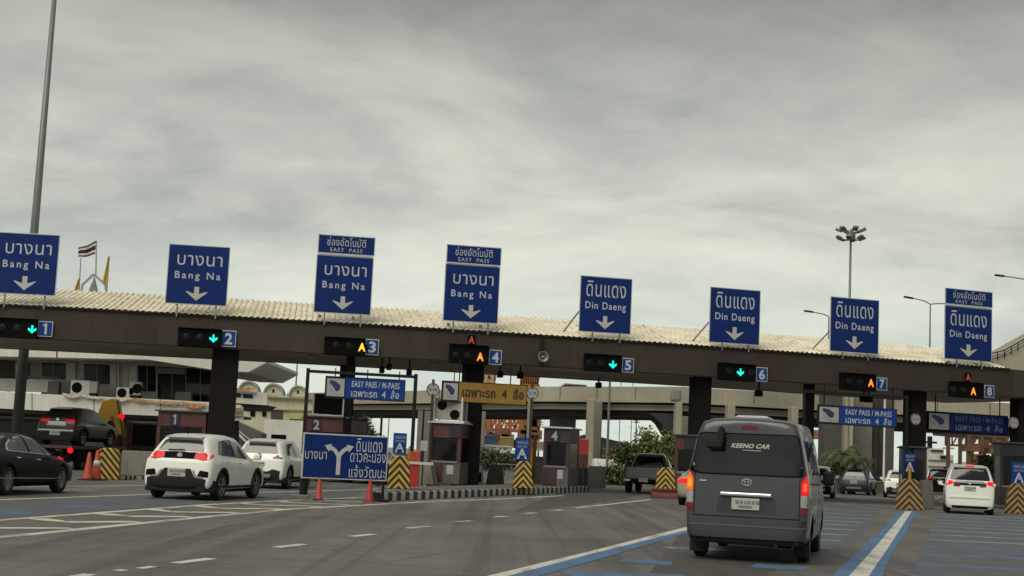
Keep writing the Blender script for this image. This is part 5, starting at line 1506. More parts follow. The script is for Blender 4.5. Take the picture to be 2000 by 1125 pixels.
# ---- the grey van
def make_van():
    g = gnd(1454, 1099)
    r = thing('grey_van', 'dark grey passenger van with tinted rear window and white lettering, nearest vehicle', 'van', g, -radians(15.2))
    P = [ # y_low y_belt y_roof xb xs xm xw xr zb zs zm zw zr zc
        (0.02, 0.03, 0.14, .80, .875, .895, .875, .70, .34, .60, 1.02, 1.32, 2.08, 2.14),
        (0.05, 0.06, 0.18, .86, .915, .925, .905, .735, .27, .56, 1.02, 1.34, 2.13, 2.19),
        (0.30, 0.31, 0.42, .90, .935, .940, .925, .755, .24, .54, 1.02, 1.34, 2.16, 2.215),
        (1.20, 1.20, 1.25, .90, .940, .945, .930, .79, .24, .52, 1.00, 1.32, 2.17, 2.22),
        (2.60, 2.60, 2.60, .90, .940, .945, .930, .79, .24, .52, .98, 1.28, 2.18, 2.235),
        (3.80, 3.80, 3.65, .90, .940, .945, .930, .77, .24, .52, .97, 1.25, 2.13, 2.19),
        (4.55, 4.50, 4.15, .90, .940, .940, .910, .68, .24, .52, .96, 1.20, 1.92, 1.98),
        (5.05, 5.00, 4.80, .88, .920, .920, .87, .66, .25, .50, .94, 1.12, 1.38, 1.42),
        (5.32, 5.28, 5.20, .80, .86, .86, .80, .58, .27, .48, .86, 1.00, 1.10, 1.13),
        (5.38, 5.34, 5.28, .72, .78, .78, .72, .50, .32, .48, .80, .92, 1.00, 1.02)]
    R_ = .345
    body, bvh = finish_body(car_body(P), PAINT_GREY, [(y, R_, R_ * 1.12, .62) for y in (1.05, 4.15)])
    body.parent = r
    for y in (1.05, 4.15):
        for sg in (1, -1): wheel(r, sg * .80, y, R_, .20, 6, RIM_D)
    def p(nm, side, poly, m, off=.006, rad=.03, cell=.08, flat=None):
        panel(nm, bvh, poly, side, m, r, off, rad, cell, flat=flat)
    p('rear_window', 'B', [(-.845, 1.36), (-.72, 1.325), (.72, 1.325), (.845, 1.36), (.745, 1.925), (-.745, 1.925)], CARGLASS, .010, .07, flat=(1.45, 1.72))
    p('window_seal', 'B', [(-.865, 1.335), (-.72, 1.305), (.72, 1.305), (.865, 1.335), (.762, 1.945), (-.762, 1.945)], BLACKBOX, .005, .08, flat=(1.45, 1.72))
    for sg in (-1, 1):
        f = lambda q: [(sg * a, b) for a, b in (q if sg > 0 else q[::-1])]
        lit = LAMP_RED_ON if sg > 0 else LAMP_ORANGE_ON
        p('tail_lamp', 'B', f([(.815, 1.05), (.915, 1.05), (.91, 1.32), (.87, 1.33), (.815, 1.22)]), lit, .012, .02, .05)
        p('lamp_core', 'B', f([(.84, 1.10), (.90, 1.10), (.895, 1.24), (.85, 1.22)]), mat('hot_red_core', (.2, .02, .01), .4, var=0, spec=.1, emit=(1, .10, .05), estr=.75) if sg > 0 else mat('hot_orange_core', (.2, .08, .01), .4, var=0, spec=.1, emit=(1, .30, .03), estr=.8), .016, .02, .05)
        o = p('tail_lamp_clear', 'B', f([(.81, .86), (.92, .86), (.918, 1.045), (.81, 1.045)]), LAMP_CLEAR, .012, .012, .05)
        p('tail_lamp_base', 'B', f([(.81, .75), (.915, .75), (.92, .855), (.81, .855)]), LAMP_RED, .012, .012, .05)
    for side in 'RL':
        p('tail_lamp_return', side, [(.06, 1.06), (.14, 1.07), (.15, 1.26), (.12, 1.29), (.08, 1.27)], LAMP_RED_SOFT if side == 'R' else LAMP_ORANGE_ON, .008, .02, .06)
        for a, b in ((.42, 1.42), (1.52, 2.62), (2.72, 3.45)):
            p('side_window', side, [(a, 1.36), (b, 1.34), (b, 1.86), (a, 1.88)], CARGLASS_L if a > 1 else CARGLASS, .008, .06, .11)
        p('front_side_window', side, [(3.56, 1.30), (4.62, 1.22), (4.50, 1.36), (4.12, 1.80), (3.56, 1.84)], CARGLASS_L, .008, .06, .1)
        p('door_rail', side, [(.5, 1.20), (2.9, 1.18), (2.9, 1.205), (.5, 1.225)], BLACKBOX, .008, 0, .12)
        p('side_moulding', side, [(1.6, .58), (3.6, .57), (3.6, .64), (1.6, .65)], PAINT_GREY, .016, .02, .12)
        p('door_handle', side, [(2.75, 1.06), (2.95, 1.06), (2.95, 1.10), (2.75, 1.10)], CHROME, .02, .015, .06)
        p('door_seam', side, [(3.50, .42), (3.512, .42), (3.512, 1.95), (3.50, 1.95)], BLACKBOX, .003, 0, .12)
        p('door_seam', side, [(2.66, .42), (2.672, .42), (2.672, 1.95), (2.66, 1.95)], BLACKBOX, .003, 0, .12)
        p('sill_trim', side, [(1.55, .27), (3.65, .27), (3.65, .36), (1.55, .36)], mat('pale_sill_trim', (.30, .30, .30), .4, .4, var=.1), .010, .02, .12)
    # tailgate seams, bumper
    for sg in (-1, 1):
        p('tailgate_seam', 'B', [(sg * .792 - .005, .68), (sg * .792 + .005, .68), (sg * .792 + .005, 1.32), (sg * .792 - .005, 1.32)], BLACKBOX, .003, 0, .08)
    p('tailgate_seam', 'B', [(-.80, .672), (.80, .672), (.80, .684), (-.80, .684)], BLACKBOX, .003, 0, .08)
    p('bumper', 'B', [(-.93, .36), (.93, .36), (.935, .655), (-.935, .655)], PAINT_GREY, .045, .05, .09)
    p('bumper_step', 'B', [(-.90, .535), (.90, .535), (.90, .56), (-.90, .56)], mat('grey_bumper_step', (.085, .087, .092), .45, var=.1), .052, .01, .09)
    p('bumper_lip', 'B', [(-.90, .30), (.90, .30), (.90, .365), (-.90, .365)], CLADDING, .03, .02, .09)
    p('plate_recess', 'B', [(-.46, .735), (.46, .735), (.42, .985), (-.42, .985)], mat('recess_grey', (.030, .031, .033), .5, var=.1), .004, .03, .08)
    hit = bvh.ray_cast(Vector((0, -4, 1.01)), Vector((0, 1, 0)), 12)[0]
    mb = MB(); mb.box(-.40, .38, hit.y - .05, hit.y - .004, .985, 1.045); mb.build('garnish_bar', CHROME, r, bevel=.018)
    number_plate(r, bvh, -.01, .875, .42, .175)
    # emblem: three overlapping ovals
    hit = bvh.ray_cast(Vector((0, -4, 1.205)), Vector((0, 1, 0)), 12)[0]
    mb = MB()
    def oval(a, b, cz, th=.010, n=28):
        for i_ in range(n):
            u, v = 2 * pi * i_ / n, 2 * pi * (i_ + 1) / n
            mb.bar((a * cos(u), hit.y - .014, cz + b * sin(u)), (a * cos(v), hit.y - .014, cz + b * sin(v)), th, th)
    oval(.075, .050, 1.205); oval(.028, .048, 1.207, .008); oval(.058, .020, 1.228, .008)
    mb.build('emblem', CHROME, r)
    p('badge', 'B', [(-.72, 1.195), (-.615, 1.195), (-.615, 1.212), (-.72, 1.212)], CHROME, .010, 0, .05)
    # high stop lamp, washer, spoiler lip, mirror over the glass
    p('high_stop_lamp', 'B', [(-.12, 2.015), (.135, 2.015), (.125, 2.065), (-.11, 2.065)], LAMP_RED, .014, .02, .05)
    mb = MB(); mb.lathe([(0, -.02), (.012, -.02), (.012, .03)], c=(.17, .155, 2.0), axis='y', n=10); mb.build('washer_nozzle', BLACKBOX, r)
    mb = MB(); mb.tube((-.42, .15, 2.00), (-.40, -.02, 1.97), .045); mb.tube((-.40, -.02, 1.99), (-.40, -.06, 1.78), .05); mb.build('rear_mirror_arm', CLADDING, r, smooth=False)
    mb = MB(); mb.box(-.62, -.36, -.16, -.03, 1.70, 1.83, .015); mb.build('rear_view_mirror', CLADDING, r, bevel=.03)
    mb = MB(); mb.bar((-.02, .115, 1.42), (.30, .095, 1.345), .02, .02); mb.build('rear_wiper', BLACKBOX, r)
    # window lettering on the glass
    def onto(q):
        h_ = bvh.ray_cast(Vector((q[0], -4, q[2])), Vector((0, 1, 0)), 12)[0]
        return (q[0], h_.y - .016, q[2])
    lettering('KEENO CAR', r, ARROW, .03, 1.72, 1.788, 0, .58, .03, skew=.4, fn=onto)
    mb = MB(); mb.prism([(-.08, 1.685), (.20, 1.680), (.20, 1.690), (-.08, 1.692)], onto((0, 0, 1.685))[1], onto((0, 0, 1.685))[1] + .004); mb.build('underline', LETTER, r)
    # door mirrors on stalks, underbody, exhaust, mud flaps
    for sg in (1, -1):
        mb = MB(); mb.box(sg * 1.02 - .10, sg * 1.02 + .10, 4.42, 4.58, 1.16, 1.42); mb.build('door_mirror', CLADDING, r, bevel=.05)
        mb = MB(); mb.tube((sg * .88, 4.52, 1.22), (sg * .94, 4.52, 1.24), .03); mb.build('mirror_arm', CLADDING, r)
        mb = MB(); mb.box(sg * .80 - .12, sg * .80 + .12, .62, .635, .10, .36); mb.build('mud_flap', RUBBER, r)
    mb = MB(); mb.box(-.70, .70, .5, 4.9, .28, .45); mb.build('underbody', BLACKBOX, r)
    mb = MB(); mb.tube((.45, .0, .27), (.45, 1.2, .27), .035); mb.box(.30, .62, .9, 1.4, .2, .33); mb.build('exhaust', DARKSTEEL, r)
    mb = MB(); mb.tube((-.62, 1.05, .345), (.62, 1.05, .345), .05); mb.lathe([(0, -.13), (.13, -.08), (.13, .08), (0, .13)], c=(0, 1.05, .345), axis='y', n=14); mb.build('rear_axle', BLACKBOX, r)
    mb = MB(); mb.box(-.30, .26, .75, 1.9, 2.205, 2.245, .06); mb.build('roof_vent', mat('pale_roof_vent', (.42, .43, .44), .4, var=.1), r, bevel=.015)
    p('windscreen', 'F', [(-.74, 1.32), (.74, 1.32), (.62, 1.88), (-.62, 1.88)], CARGLASS_L, .008, .05, .12)
    p('headlamp', 'F', [(.46, .78), (.72, .80), (.74, .98), (.50, .98)], LAMP_CLEAR, .008, .03, .08)
    p('headlamp', 'F', [(-.72, .80), (-.46, .78), (-.50, .98), (-.74, .98)], LAMP_CLEAR, .008, .03, .08)
    return r
van = make_van()

# ---- pickup truck
def make_pickup():
    g = gnd(1256, 964)
    r = thing('pickup_truck', 'silver grey pickup truck in front of the green tree, lane 5', 'pickup', g, -radians(13))
    cab = [(2.05, 2.06, 2.22, .86, .92, .92, .86, .62, .45, .70, 1.08, 1.22, 1.74, 1.77), (2.12, 2.12, 2.30, .86, .93, .93, .87, .66, .42, .68, 1.08, 1.22, 1.79, 1.83),
           (3.0, 3.0, 2.95, .86, .93, .93, .87, .66, .42, .68, 1.07, 1.20, 1.81, 1.85), (3.7, 3.7, 3.4, .86, .93, .93, .87, .63, .42, .68, 1.06, 1.18, 1.70, 1.74),
           (4.2, 4.18, 4.08, .86, .93, .92, .86, .70, .42, .68, 1.05, 1.14, 1.24, 1.28), (4.95, 4.92, 4.9, .84, .90, .88, .80, .62, .44, .66, .98, 1.06, 1.12, 1.15), (5.2, 5.18, 5.15, .76, .80, .78, .70, .52, .48, .64, .86, .92, .98, 1.0)]
    body, bvh = finish_body(car_body(cab), PAINT_SILVER, [(4.35, .39, .46, .60)])
    body.parent = r
    mb = MB()
    mb.box(-.93, -.86, .10, 2.05, .60, 1.17); mb.box(.86, .93, .10, 2.05, .60, 1.17); mb.box(-.859, .859, .10, 2.05, .60, .72)
    mb.build('cargo_bed', PAINT_SILVER, r, bevel=.025)
    mb = MB(); mb.box(-.82, .82, .04, .099, .68, 1.17); mb.build('tailgate', PAINT_SILVER, r, bevel=.02)
    mb = MB(); mb.box(-.855, .855, .11, 2.0, 1.13, 1.20); mb.build('bed_cover', BLACKBOX, r, bevel=.02)
    mb = MB(); mb.tube((-.72, 1.75, 1.20), (-.56, 1.85, 1.62), .035); mb.tube((.72, 1.75, 1.20), (.56, 1.85, 1.62), .035); mb.tube((-.56, 1.85, 1.62), (.56, 1.85, 1.62), .035); mb.build('roll_bar', BLACKBOX, r)
    mb = MB(); mb.box(-.90, .90, -.06, .06, .50, .64); mb.build('rear_bumper', BLACKBOX, r, bevel=.03)
    for sg in (-1, 1):
        mb = MB(); mb.box(sg * .875 - .05, sg * .875 + .05, .035, .10, .78, 1.12); mb.build('tail_lamp', LAMP_RED, r, bevel=.015)
        mb = MB(); mb.box(sg * .74 - .13, sg * .74 + .13, -.075, -.061, .54, .62); mb.build('bumper_step', CHROME, r)
    number_plate(r, bvh, 0, .60, .40, .17, y=-.085)
    panel('rear_window', bvh, [(-.64, 1.26), (.64, 1.26), (.57, 1.68), (-.57, 1.68)], 'B', CARGLASS, r, .008, .05)
    for s in 'RL':
        panel('side_window', bvh, [(2.30, 1.24), (3.85, 1.20), (3.45, 1.62), (2.45, 1.68)], s, CARGLASS, r, .008, .05)
    panel('windscreen', bvh, [(-.68, 1.28), (.68, 1.28), (.56, 1.66), (-.56, 1.66)], 'F', CARGLASS, r, .008, .05)
    for y in (1.0, 4.35):
        for sg in (1, -1): wheel(r, sg * .80, y, .39, .26, 6, RIM_D); mirror(r, bvh, 3.75, 1.18, sg, BLACKBOX, .9) if y > 2 else None
    mb = MB(); mb.box(-.5, .5, .2, 4.8, .42, .598); mb.build('chassis', BLACKBOX, r)
    return r
pickup = make_pickup()

# ---- smaller traffic beyond the booths
g = gnd(1333, 988)
make_car('sedan', 'beige car with lit red lamp mostly hidden behind the left side of the grey van', 'car', g + Vector((.64, 0, 0)), -radians(14), PAINT_BEIGE, None, name='beige_car', swap={'dim': LAMP_RED_ON})
g = gnd(1628, 974)
make_car('crossover', 'white crossover partly hidden behind the door mirror side of the grey van', 'car', g + Vector((-.9, 0, 0)), -radians(14), PAINT_WHITE, None, name='white_car')
g = gnd(1667, 966.5)
make_car('crossover', 'dark navy car beyond the canopy right of the grey van', 'car', g, -radians(22), PAINT_NAVY, None, glass=CARGLASS_L, name='navy_car')
g = gnd(1757, 973)
make_car('crossover', 'white car partly hidden by the grimy striped nose of lane 8', 'car', g, -radians(14), PAINT_WHITE, None, name='white_car', swap={'dim': LAMP_RED})
g = gnd(1836, 966)
make_car('mpv', 'dark vehicle ahead of the white minivan in the shade', 'car', g, -radians(14), PAINT_BLACK, None, name='dark_minivan')
g = gnd(1894, 1005)
mpv, _ = make_car('mpv', 'white minivan with lit brake lamps and high red lamp in lane 8', 'minivan', g, -radians(16), PAINT_WHITE, None, brake=LAMP_RED_ON, name='white_minivan')
mb = MB(); mb.box(-.16, .16, .10, .16, 1.80, 1.86); mb.build('high_stop_lamp', LAMP_RED_ON, mpv, bevel=.01)

# ================================================================== WHAT STANDS BEYOND THE CANOPY
def solid(mb, px0, py0, px1, py1, Y, depth, taper=0):
    x0, x1, z0, z1 = rect(px0, py0, px1, py1, Y)
    mb.box(x0, x1, Y, Y + depth, z0, z1, taper)
def local(r, *a):
    x0, x1, z0, z1 = rect(*a)
    return x0 - r.location.x, x1 - r.location.x, z0, z1
def lbox(r, name, m, px0, py0, px1, py1, Y, depth, dy=0.0, bevel=0.0, ground=False):
    x0, x1, z0, z1 = local(r, px0, py0, px1, py1, Y)
    if ground: z0 = 0
    mb = MB(); mb.box(x0, x1, Y - r.location.y + dy, Y - r.location.y + dy + depth, z0, z1)
    return mb.build(name, m, r, bevel=bevel)

# ------------------------------------------------------------------ toll office on the left
YB = 78.0
of = thing('toll_office', 'two storey pale grey toll office with broad flat roof, dark windows and long parapet', 'building', at(260, 900, YB))
of.location.z = 0
SK = (.0463 - .0405)
def orect(name, m, px0, py0, px1, py1, dy, depth, bevel=0):
    return lbox(of, name, m, px0, py0, px1, py1, YB, depth, dy, bevel)
def sloped(name, m, pts, dy, depth, par=None):
    """outline given by pixels at the front plane of the office"""
    mb = MB(); q = [at(px, py, YB) - of.location for px, py in pts]
    mb.prism([(v.x, v.z) for v in q], dy, dy + depth); return mb.build(name, m, par or of)
sloped('roof_slab', WHITEWALL, [(-160, 674), (0, 680), (527, 705), (527, 711), (493, 729), (440, 727), (300, 705), (-160, 695)], -1.2, 12)
sloped('roof_top', GREYWALL, [(-160, 668), (0, 673.5), (510, 698), (520, 704.5), (-160, 673.5)], .2, 10)
sloped('fascia_seam', SHADOWWALL, [(123, 684), (126, 684), (126, 702), (123, 702)], -1.21, .02)
sloped('upper_wall', WHITEWALL, [(55, 697), (440, 719), (440, 798), (55, 790)], 2.2, .3)
for a, b, c, d in ((57, 703, 104, 735), (142, 706, 196, 745), (252, 709, 285, 760), (290, 712, 405, 782)):
    sloped('window', DARKGLASS, [(a, b), (c, b + (c - a) * .042), (c, d + (c - a) * .03), (a, d)], 2.1, .08)
for x in (80, 168, 268, 318, 346, 375):
    sloped('window_mullion', GREYWALL, [(x, 702 + (x - 57) * .042), (x + 1.5, 702 + (x - 57) * .042), (x + 1.5, 736 + (x - 57) * .14), (x, 736 + (x - 57) * .14)], 2.04, .05)
sloped('lightening_patch', GREYWALL, [(291, 714), (344, 716), (344, 727), (291, 725)], 2.06, .03)  # patch added to lighten the big dark window, reflection put into its colour
sloped('lightening_patch', mat('grey_lightening_patch', (.16, .155, .14), .8, var=.15), [(346, 745), (404, 748), (404, 768), (346, 765)], 2.06, .03)  # second patch added to lighten the same window
for a, b, c, d in ((108, 704, 126, 742), (196, 707, 208, 775), (222, 709, 232, 778), (233, 709, 250, 760)):
    sloped('wall_pier', WHITEWALL, [(a, b), (c, b + .8), (c, d), (a, d)], 1.9, .19)
sloped('drain_pipe', WHITEWALL, [(213, 708), (216, 708), (216, 778), (213, 778)], 1.6, .15)
sloped('corner_glazing', mat('sky_toned_glazing', (.42, .46, .43), .15, var=.1), [(2, 700), (28, 701), (28, 736), (2, 735)], 2.25, .05)  # opaque pane, the bright sky beyond put into its pale colour
sloped('corner_post', SHADOWWALL, [(-40, 697), (2, 700), (2, 737), (-40, 735)], 2.2, .3)
sloped('corner_post', SHADOWWALL, [(24, 701), (31, 701), (31, 737), (24, 737)], 2.1, .14)
sloped('corner_post', GREYWALL, [(31, 701), (55, 702), (55, 737), (31, 736)], 2.2, .3)
sloped('upper_parapet', WHITEWALL, [(-160, 735), (0, 738), (96, 741), (116, 766), (0, 763), (-160, 757)], .6, .25)
sloped('parapet_cap', CONCRETE, [(48, 733.5), (108, 736.5), (108, 739), (48, 736)], .5, .5)
sloped('parapet', WHITEWALL, [(-160, 762), (0, 766), (320, 781), (410, 786), (475, 792), (475, 813), (322, 806), (322, 813), (200, 808), (0, 798), (-160, 792)], -.6, .3)
for x in (69, 189, 318):
    sloped('parapet_joint', SHADOWWALL, [(x, 768 + (x - 69) * .05), (x + 1.3, 768 + (x - 69) * .05), (x + 1.3, 800 + (x - 69) * .04), (x, 800 + (x - 69) * .04)], -.615, .014)
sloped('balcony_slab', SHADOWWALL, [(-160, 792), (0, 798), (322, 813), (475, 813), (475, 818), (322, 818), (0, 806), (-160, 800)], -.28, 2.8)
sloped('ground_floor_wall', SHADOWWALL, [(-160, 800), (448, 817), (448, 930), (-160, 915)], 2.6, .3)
sloped('ground_floor_band', GREYWALL, [(-160, 806), (60, 813), (60, 817), (-160, 811)], 2.5, .09)
sloped('ground_floor_panel', mat('brown_grey_panel', (.11, .105, .088), .85, var=.15, scale=.4), [(-160, 818), (80, 822), (80, 850), (-160, 845)], 2.48, .11)
sloped('end_parapet', WHITEWALL, [(452, 762), (525, 768), (525, 792), (452, 786)], -.5, .3)
sloped('end_window', DARKGLASS, [(452, 768), (474, 769), (474, 777), (452, 776)], -.52, .015)
sloped('end_window', DARKGLASS, [(478, 770), (497, 771), (497, 779), (478, 778)], -.52, .015)
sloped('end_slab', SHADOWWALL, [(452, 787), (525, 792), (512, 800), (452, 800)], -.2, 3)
sloped('end_panel', WHITEWALL, [(452, 794), (478, 795), (478, 822), (452, 822)], -.45, .2)
# cloth garlands: draped over the parapet
CLOTH_O = mat('orange_cloth', (0.42, 0.20, 0.075), .8, var=.25, scale=3)
CLOTH_W = mat('white_cloth', (0.48, 0.44, 0.38), .8, var=.2, scale=3)
def garland(x0, y0, x1, y1, sag, m, label):
    mb = MB(); n = 12; top, bot = [], []
    for i_ in range(n + 1):
        f = i_ / n; px = x0 + (x1 - x0) * f; py = y0 + (y1 - y0) * f
        s_ = sag * 4 * f * (1 - f)
        top.append(at(px, py + s_ * .25, YB)); bot.append(at(px, py + 2.0 + s_, YB))
    for i_ in range(n):
        w0 = .05 * sin(i_ * 2.1); w1 = .05 * sin((i_ + 1) * 2.1)
        a, b, c, d = top[i_], top[i_ + 1], bot[i_ + 1], bot[i_]
        off = Vector((0, -.72, 0))
        mb.hexa([a + off + Vector((0, w0, 0)), b + off + Vector((0, w1, 0)), c + off + Vector((0, w1 - .08, 0)), d + off + Vector((0, w0 - .08, 0)),
                 a + off + Vector((0, w0 + .04, 0)), b + off + Vector((0, w1 + .04, 0)), c + off + Vector((0, w1 - .04, 0)), d + off + Vector((0, w0 - .04, 0))])
    return tag(mb.build('garland', m), label, 'garland', 'cloth garlands along the office parapet')
garland(130, 768, 166, 771, 7, CLOTH_W, 'white cloth swag at the left end of the garlands on the parapet')
garland(166, 771, 210, 776, 4, CLOTH_W, 'flat white cloth swag above the yellow boom')
garland(212, 777, 262, 777, 7, CLOTH_W, 'pale cloth swag right of the yellow boom')
garland(262, 777, 298, 782, 4, CLOTH_O, 'small orange cloth swag between two pale ones on the parapet')
garland(298, 782, 362, 786, 4, CLOTH_O, 'long flat orange cloth swag on the parapet above booth 1')
garland(362, 785, 408, 788, 10, CLOTH_O, 'deep orange cloth swag left of the thick column')
garland(452, 757, 502, 760, 5, CLOTH_O, 'orange cloth swag right of the thick column, upper one')
garland(454, 794, 478, 796, 9, CLOTH_O, 'orange cloth swag right of the thick column, lower one')
# outdoor cooling units on the balcony
def ac_unit(px0, py0, px1, py1, fx, fr, label, m=SIGN_WHITE, fy=None):
    x0, x1, z0, z1 = rect(px0, py0, px1, py1, YB)
    r = thing('air_conditioner', label, 'air conditioner', ((x0 + x1) / 2, YB - .1, z0), 0, 'cooling units on the office balcony')
    w, h = x1 - x0, z1 - z0
    mb = MB(); mb.box(-w / 2, w / 2, 0, .45, 0, h); mb.build('unit_case', m, r, bevel=.02)
    if fx is not None:
        c = (-w / 2 + w * fx, 0, h * (fy or .5))
        R_ = fr * h
        mb = MB(); mb.lathe([(R_ * .25, -.012), (R_, -.012), (R_ * 1.05, 0)], c=c, axis='y', n=24); mb.build('fan', BLACKBOX, r, smooth=False)
    mb = MB(); mb.box(-w / 2 + .05, w / 2 - .05, .0, .45, -.35, -.001); mb.build('stand', DARKSTEEL, r)
ac_unit(139, 743, 176, 772, .33, .34, 'white cooling unit with round black fan, left one on the balcony')
ac_unit(228, 757, 262, 779, .32, .40, 'white cooling unit with round black fan behind the yellow boom')
ac_unit(176, 745, 191, 768, None, 0, 'plain pale grey cooling unit beside the left white one', GREYWALL)
ac_unit(94, 745, 116, 771, None, 0, 'plain dark grey cooling unit at the left of the balcony', SHADOWWALL)
ac_unit(253, 746, 276, 772, .68, .36, 'grey cooling unit partly hidden behind the white one by the boom', GREYWALL)
ac_unit(343, 766, 374, 786, None, 0, 'low grey cooling unit in the shade above booth 1', SHADOWWALL)
# things on its roof
def roofpt(px, py): return at(px, py, YB + 5)
FL = mat('flag_pole_grey', (.30, .31, .31), .4, .3, var=.1)
o_ = roofpt(185, 572)
kk = (YB + 5) / FPX
em = thing('roof_emblem', 'grey arched emblem stand with a small crown shape on the office roof', 'emblem', o_, 0)
Q = lambda px, py: (roofpt(px, py) - o_)
mb = MB()
for a, b in (((159, 572), (161, 556)), ((161, 556), (183, 536)), ((183, 536), (206, 556)), ((206, 556), (208, 574))):
    mb.bar(Q(*a), Q(*b), .10, .12)
mb.build('arch', FL, em)
mb = MB(); mb.prism([(Q(173, 570).x, Q(0, 570).z - .35), (Q(193, 570).x, Q(0, 570).z - .35), (Q(190, 566).x, Q(185, 565).z), (Q(185.5, 566).x, Q(185, 551).z), (Q(182.5, 566).x, Q(183, 541).z), (Q(180, 566).x, Q(181, 551).z), (Q(175, 566).x, Q(176, 565).z)], -.1, .1)
mb.build('crown', mat('weathered_metal', (.22, .23, .22), .5, .3, var=.2), em)
def flag(label, pole, quad, m_list, name='flag', strips=((0, 1, 0),)):
    b0, t0 = roofpt(*pole[0]), roofpt(*pole[1])
    r = thing(name, label, 'flag', b0, 0)
    mb = MB(); mb.tube((0, 0, 0), t0 - b0, .045, .03, 8); mb.build('pole', FL, r)
    A, B, C, D_ = [roofpt(*p) - b0 for p in quad]       # top hoist, top fly, bottom fly, bottom hoist
    bounds, mats_ = m_list
    for k_, m_ in enumerate(mats_):
        v0, v1 = bounds[k_], bounds[k_ + 1]
        mb = MB(); n = 14
        P = []
        for i_ in range(n + 1):
            f = i_ / n
            w_ = .10 * sin(f * 8.0) * (0.2 + f); dz = .05 * sin(f * 7.0 + 1)
            row = []
            for v in (v0, v1):
                p = (A.lerp(B, f)).lerp(D_.lerp(C, f), v); row.append(Vector((p.x, p.y + w_ - .04, p.z + dz)))
            P.append(row)
        for i_ in range(n):
            mb.hexa([P[i_][0], P[i_ + 1][0], P[i_ + 1][1], P[i_][1], P[i_][0] + Vector((0, .012, 0)), P[i_ + 1][0] + Vector((0, .012, 0)), P[i_ + 1][1] + Vector((0, .012, 0)), P[i_][1] + Vector((0, .012, 0))])
        mb.build('stripe' if len(mats_) > 1 else 'cloth', m_, r)
    return r
F_RED = mat('flag_red', (.16, .012, .02), .8, var=.1); F_WHT = mat('flag_white', (.55, .55, .54), .8, var=.05); F_BLU = mat('flag_navy', (.010, .010, .022), .8, var=.1)
F_YEL = mat('flag_yellow', (.62, .36, .03), .8, var=.15)
flag('striped red white and navy flag on the tallest pole of the office roof', ((187, 540), (188.5, 470)), ((188, 472), (152, 485), (152, 503), (186, 498)), ([0, .17, .34, .67, .84, 1.0], [F_RED, F_WHT, F_BLU, F_WHT, F_RED]))
flag('long yellow pennant on the right pole of the office roof', ((208, 572), (213.5, 500)), ((213, 502), (211.5, 502), (199, 550), (208, 556)), ([0, 1], [F_YEL]))
flag('short orange yellow pennant at the left of the roof emblem', ((154, 574), (158, 503)), ((154.5, 545), (153, 545), (143, 566), (154, 568)), ([0, 1], [F_YEL]))

# ------------------------------------------------------------------ tall grey mast on the left
def mast(px0, py0, px1, py1, r0, r1, Y, name, label, cat, m, root_ground=True):
    a, b = at(px0, py0, Y), at(px1, py1, Y)
    d = (b - a).normalized()
    base = Vector((a.x, a.y, 0))
    r = thing(name, label, cat, base, 0)
    return r, a, b
base = at(30, 880, 68.0); base.z = 0
topz = at(98, -40, 68.0).z + 1.0
r = thing('lamp_mast', 'tall tapering grey mast rising behind the leftmost lane sign', 'lamp mast', base, 0)
mb = MB(); mb.tube((0, 0, 0), (0.02, 0, topz), .27, .10, 18); mb.build('pole', POLE_GREY, r, smooth=True)
mb = MB(); mb.lathe([(.5, 0), (.5, .06), (.3, .08), (.3, .25)], n=18); mb.build('base_flange', POLE_GREY, r)

# ------------------------------------------------------------------ floodlight masts
def flood_mast(px, py_top, py_base, Y, wpx, n, label, group, rad=.22, big=True):
    top = at(px, py_top, Y)
    r = thing('floodlight_mast', label, 'lamp mast', (top.x, Y, 0), 0, group)
    R_ = wpx / 2 / FPX * Y
    h = top.z
    mb = MB(); mb.tube((0, 0, 0), (0, 0, h), rad, rad * .55, 12); mb.build('pole', POLE_GREY, r, smooth=True)
    mb = MB(); mb.lathe([(R_ * .28, -.35), (R_ * .34, -.1), (R_ * .34, .25), (R_ * .2, .4)], c=(0, 0, h - R_ * .5), n=16); mb.build('head_ring', POLE_GREY, r)
    for k_ in range(n):
        a = 2 * pi * (k_ + .25) / n
        lv = (k_ % 2) * R_ * .62
        c = Vector((cos(a) * R_ * .80, sin(a) * R_ * .80, h - R_ * .75 + lv)); e = Vector((cos(a), sin(a), 0))
        mb = MB()
        mb.bar(c - e * R_ * .5 - Vector((0, 0, R_ * .05)), c, .07, .07)
        mb.bar(c - e * R_ * .10, c + e * R_ * .28 + Vector((0, 0, R_ * .16)), R_ * .36, R_ * .17)
        mb.build('floodlight', mat('lamp_head_grey', (.11, .115, .11), .5, .2, var=.2), r)
    return r
flood_mast(1662, 448, 930, 120.0, 54, 12, 'tall floodlight mast rising behind the Din Daeng sign of lane 7', None, .16)
flood_mast(1243, 820, 930, 400.0, 14, 8, 'small distant floodlight mast seen right of the trees gap', 'distant floodlight masts', .3, False)
flood_mast(1054, 824, 930, 420.0, 14, 8, 'small distant floodlight mast left of booth 4 roof', 'distant floodlight masts', .3, False)

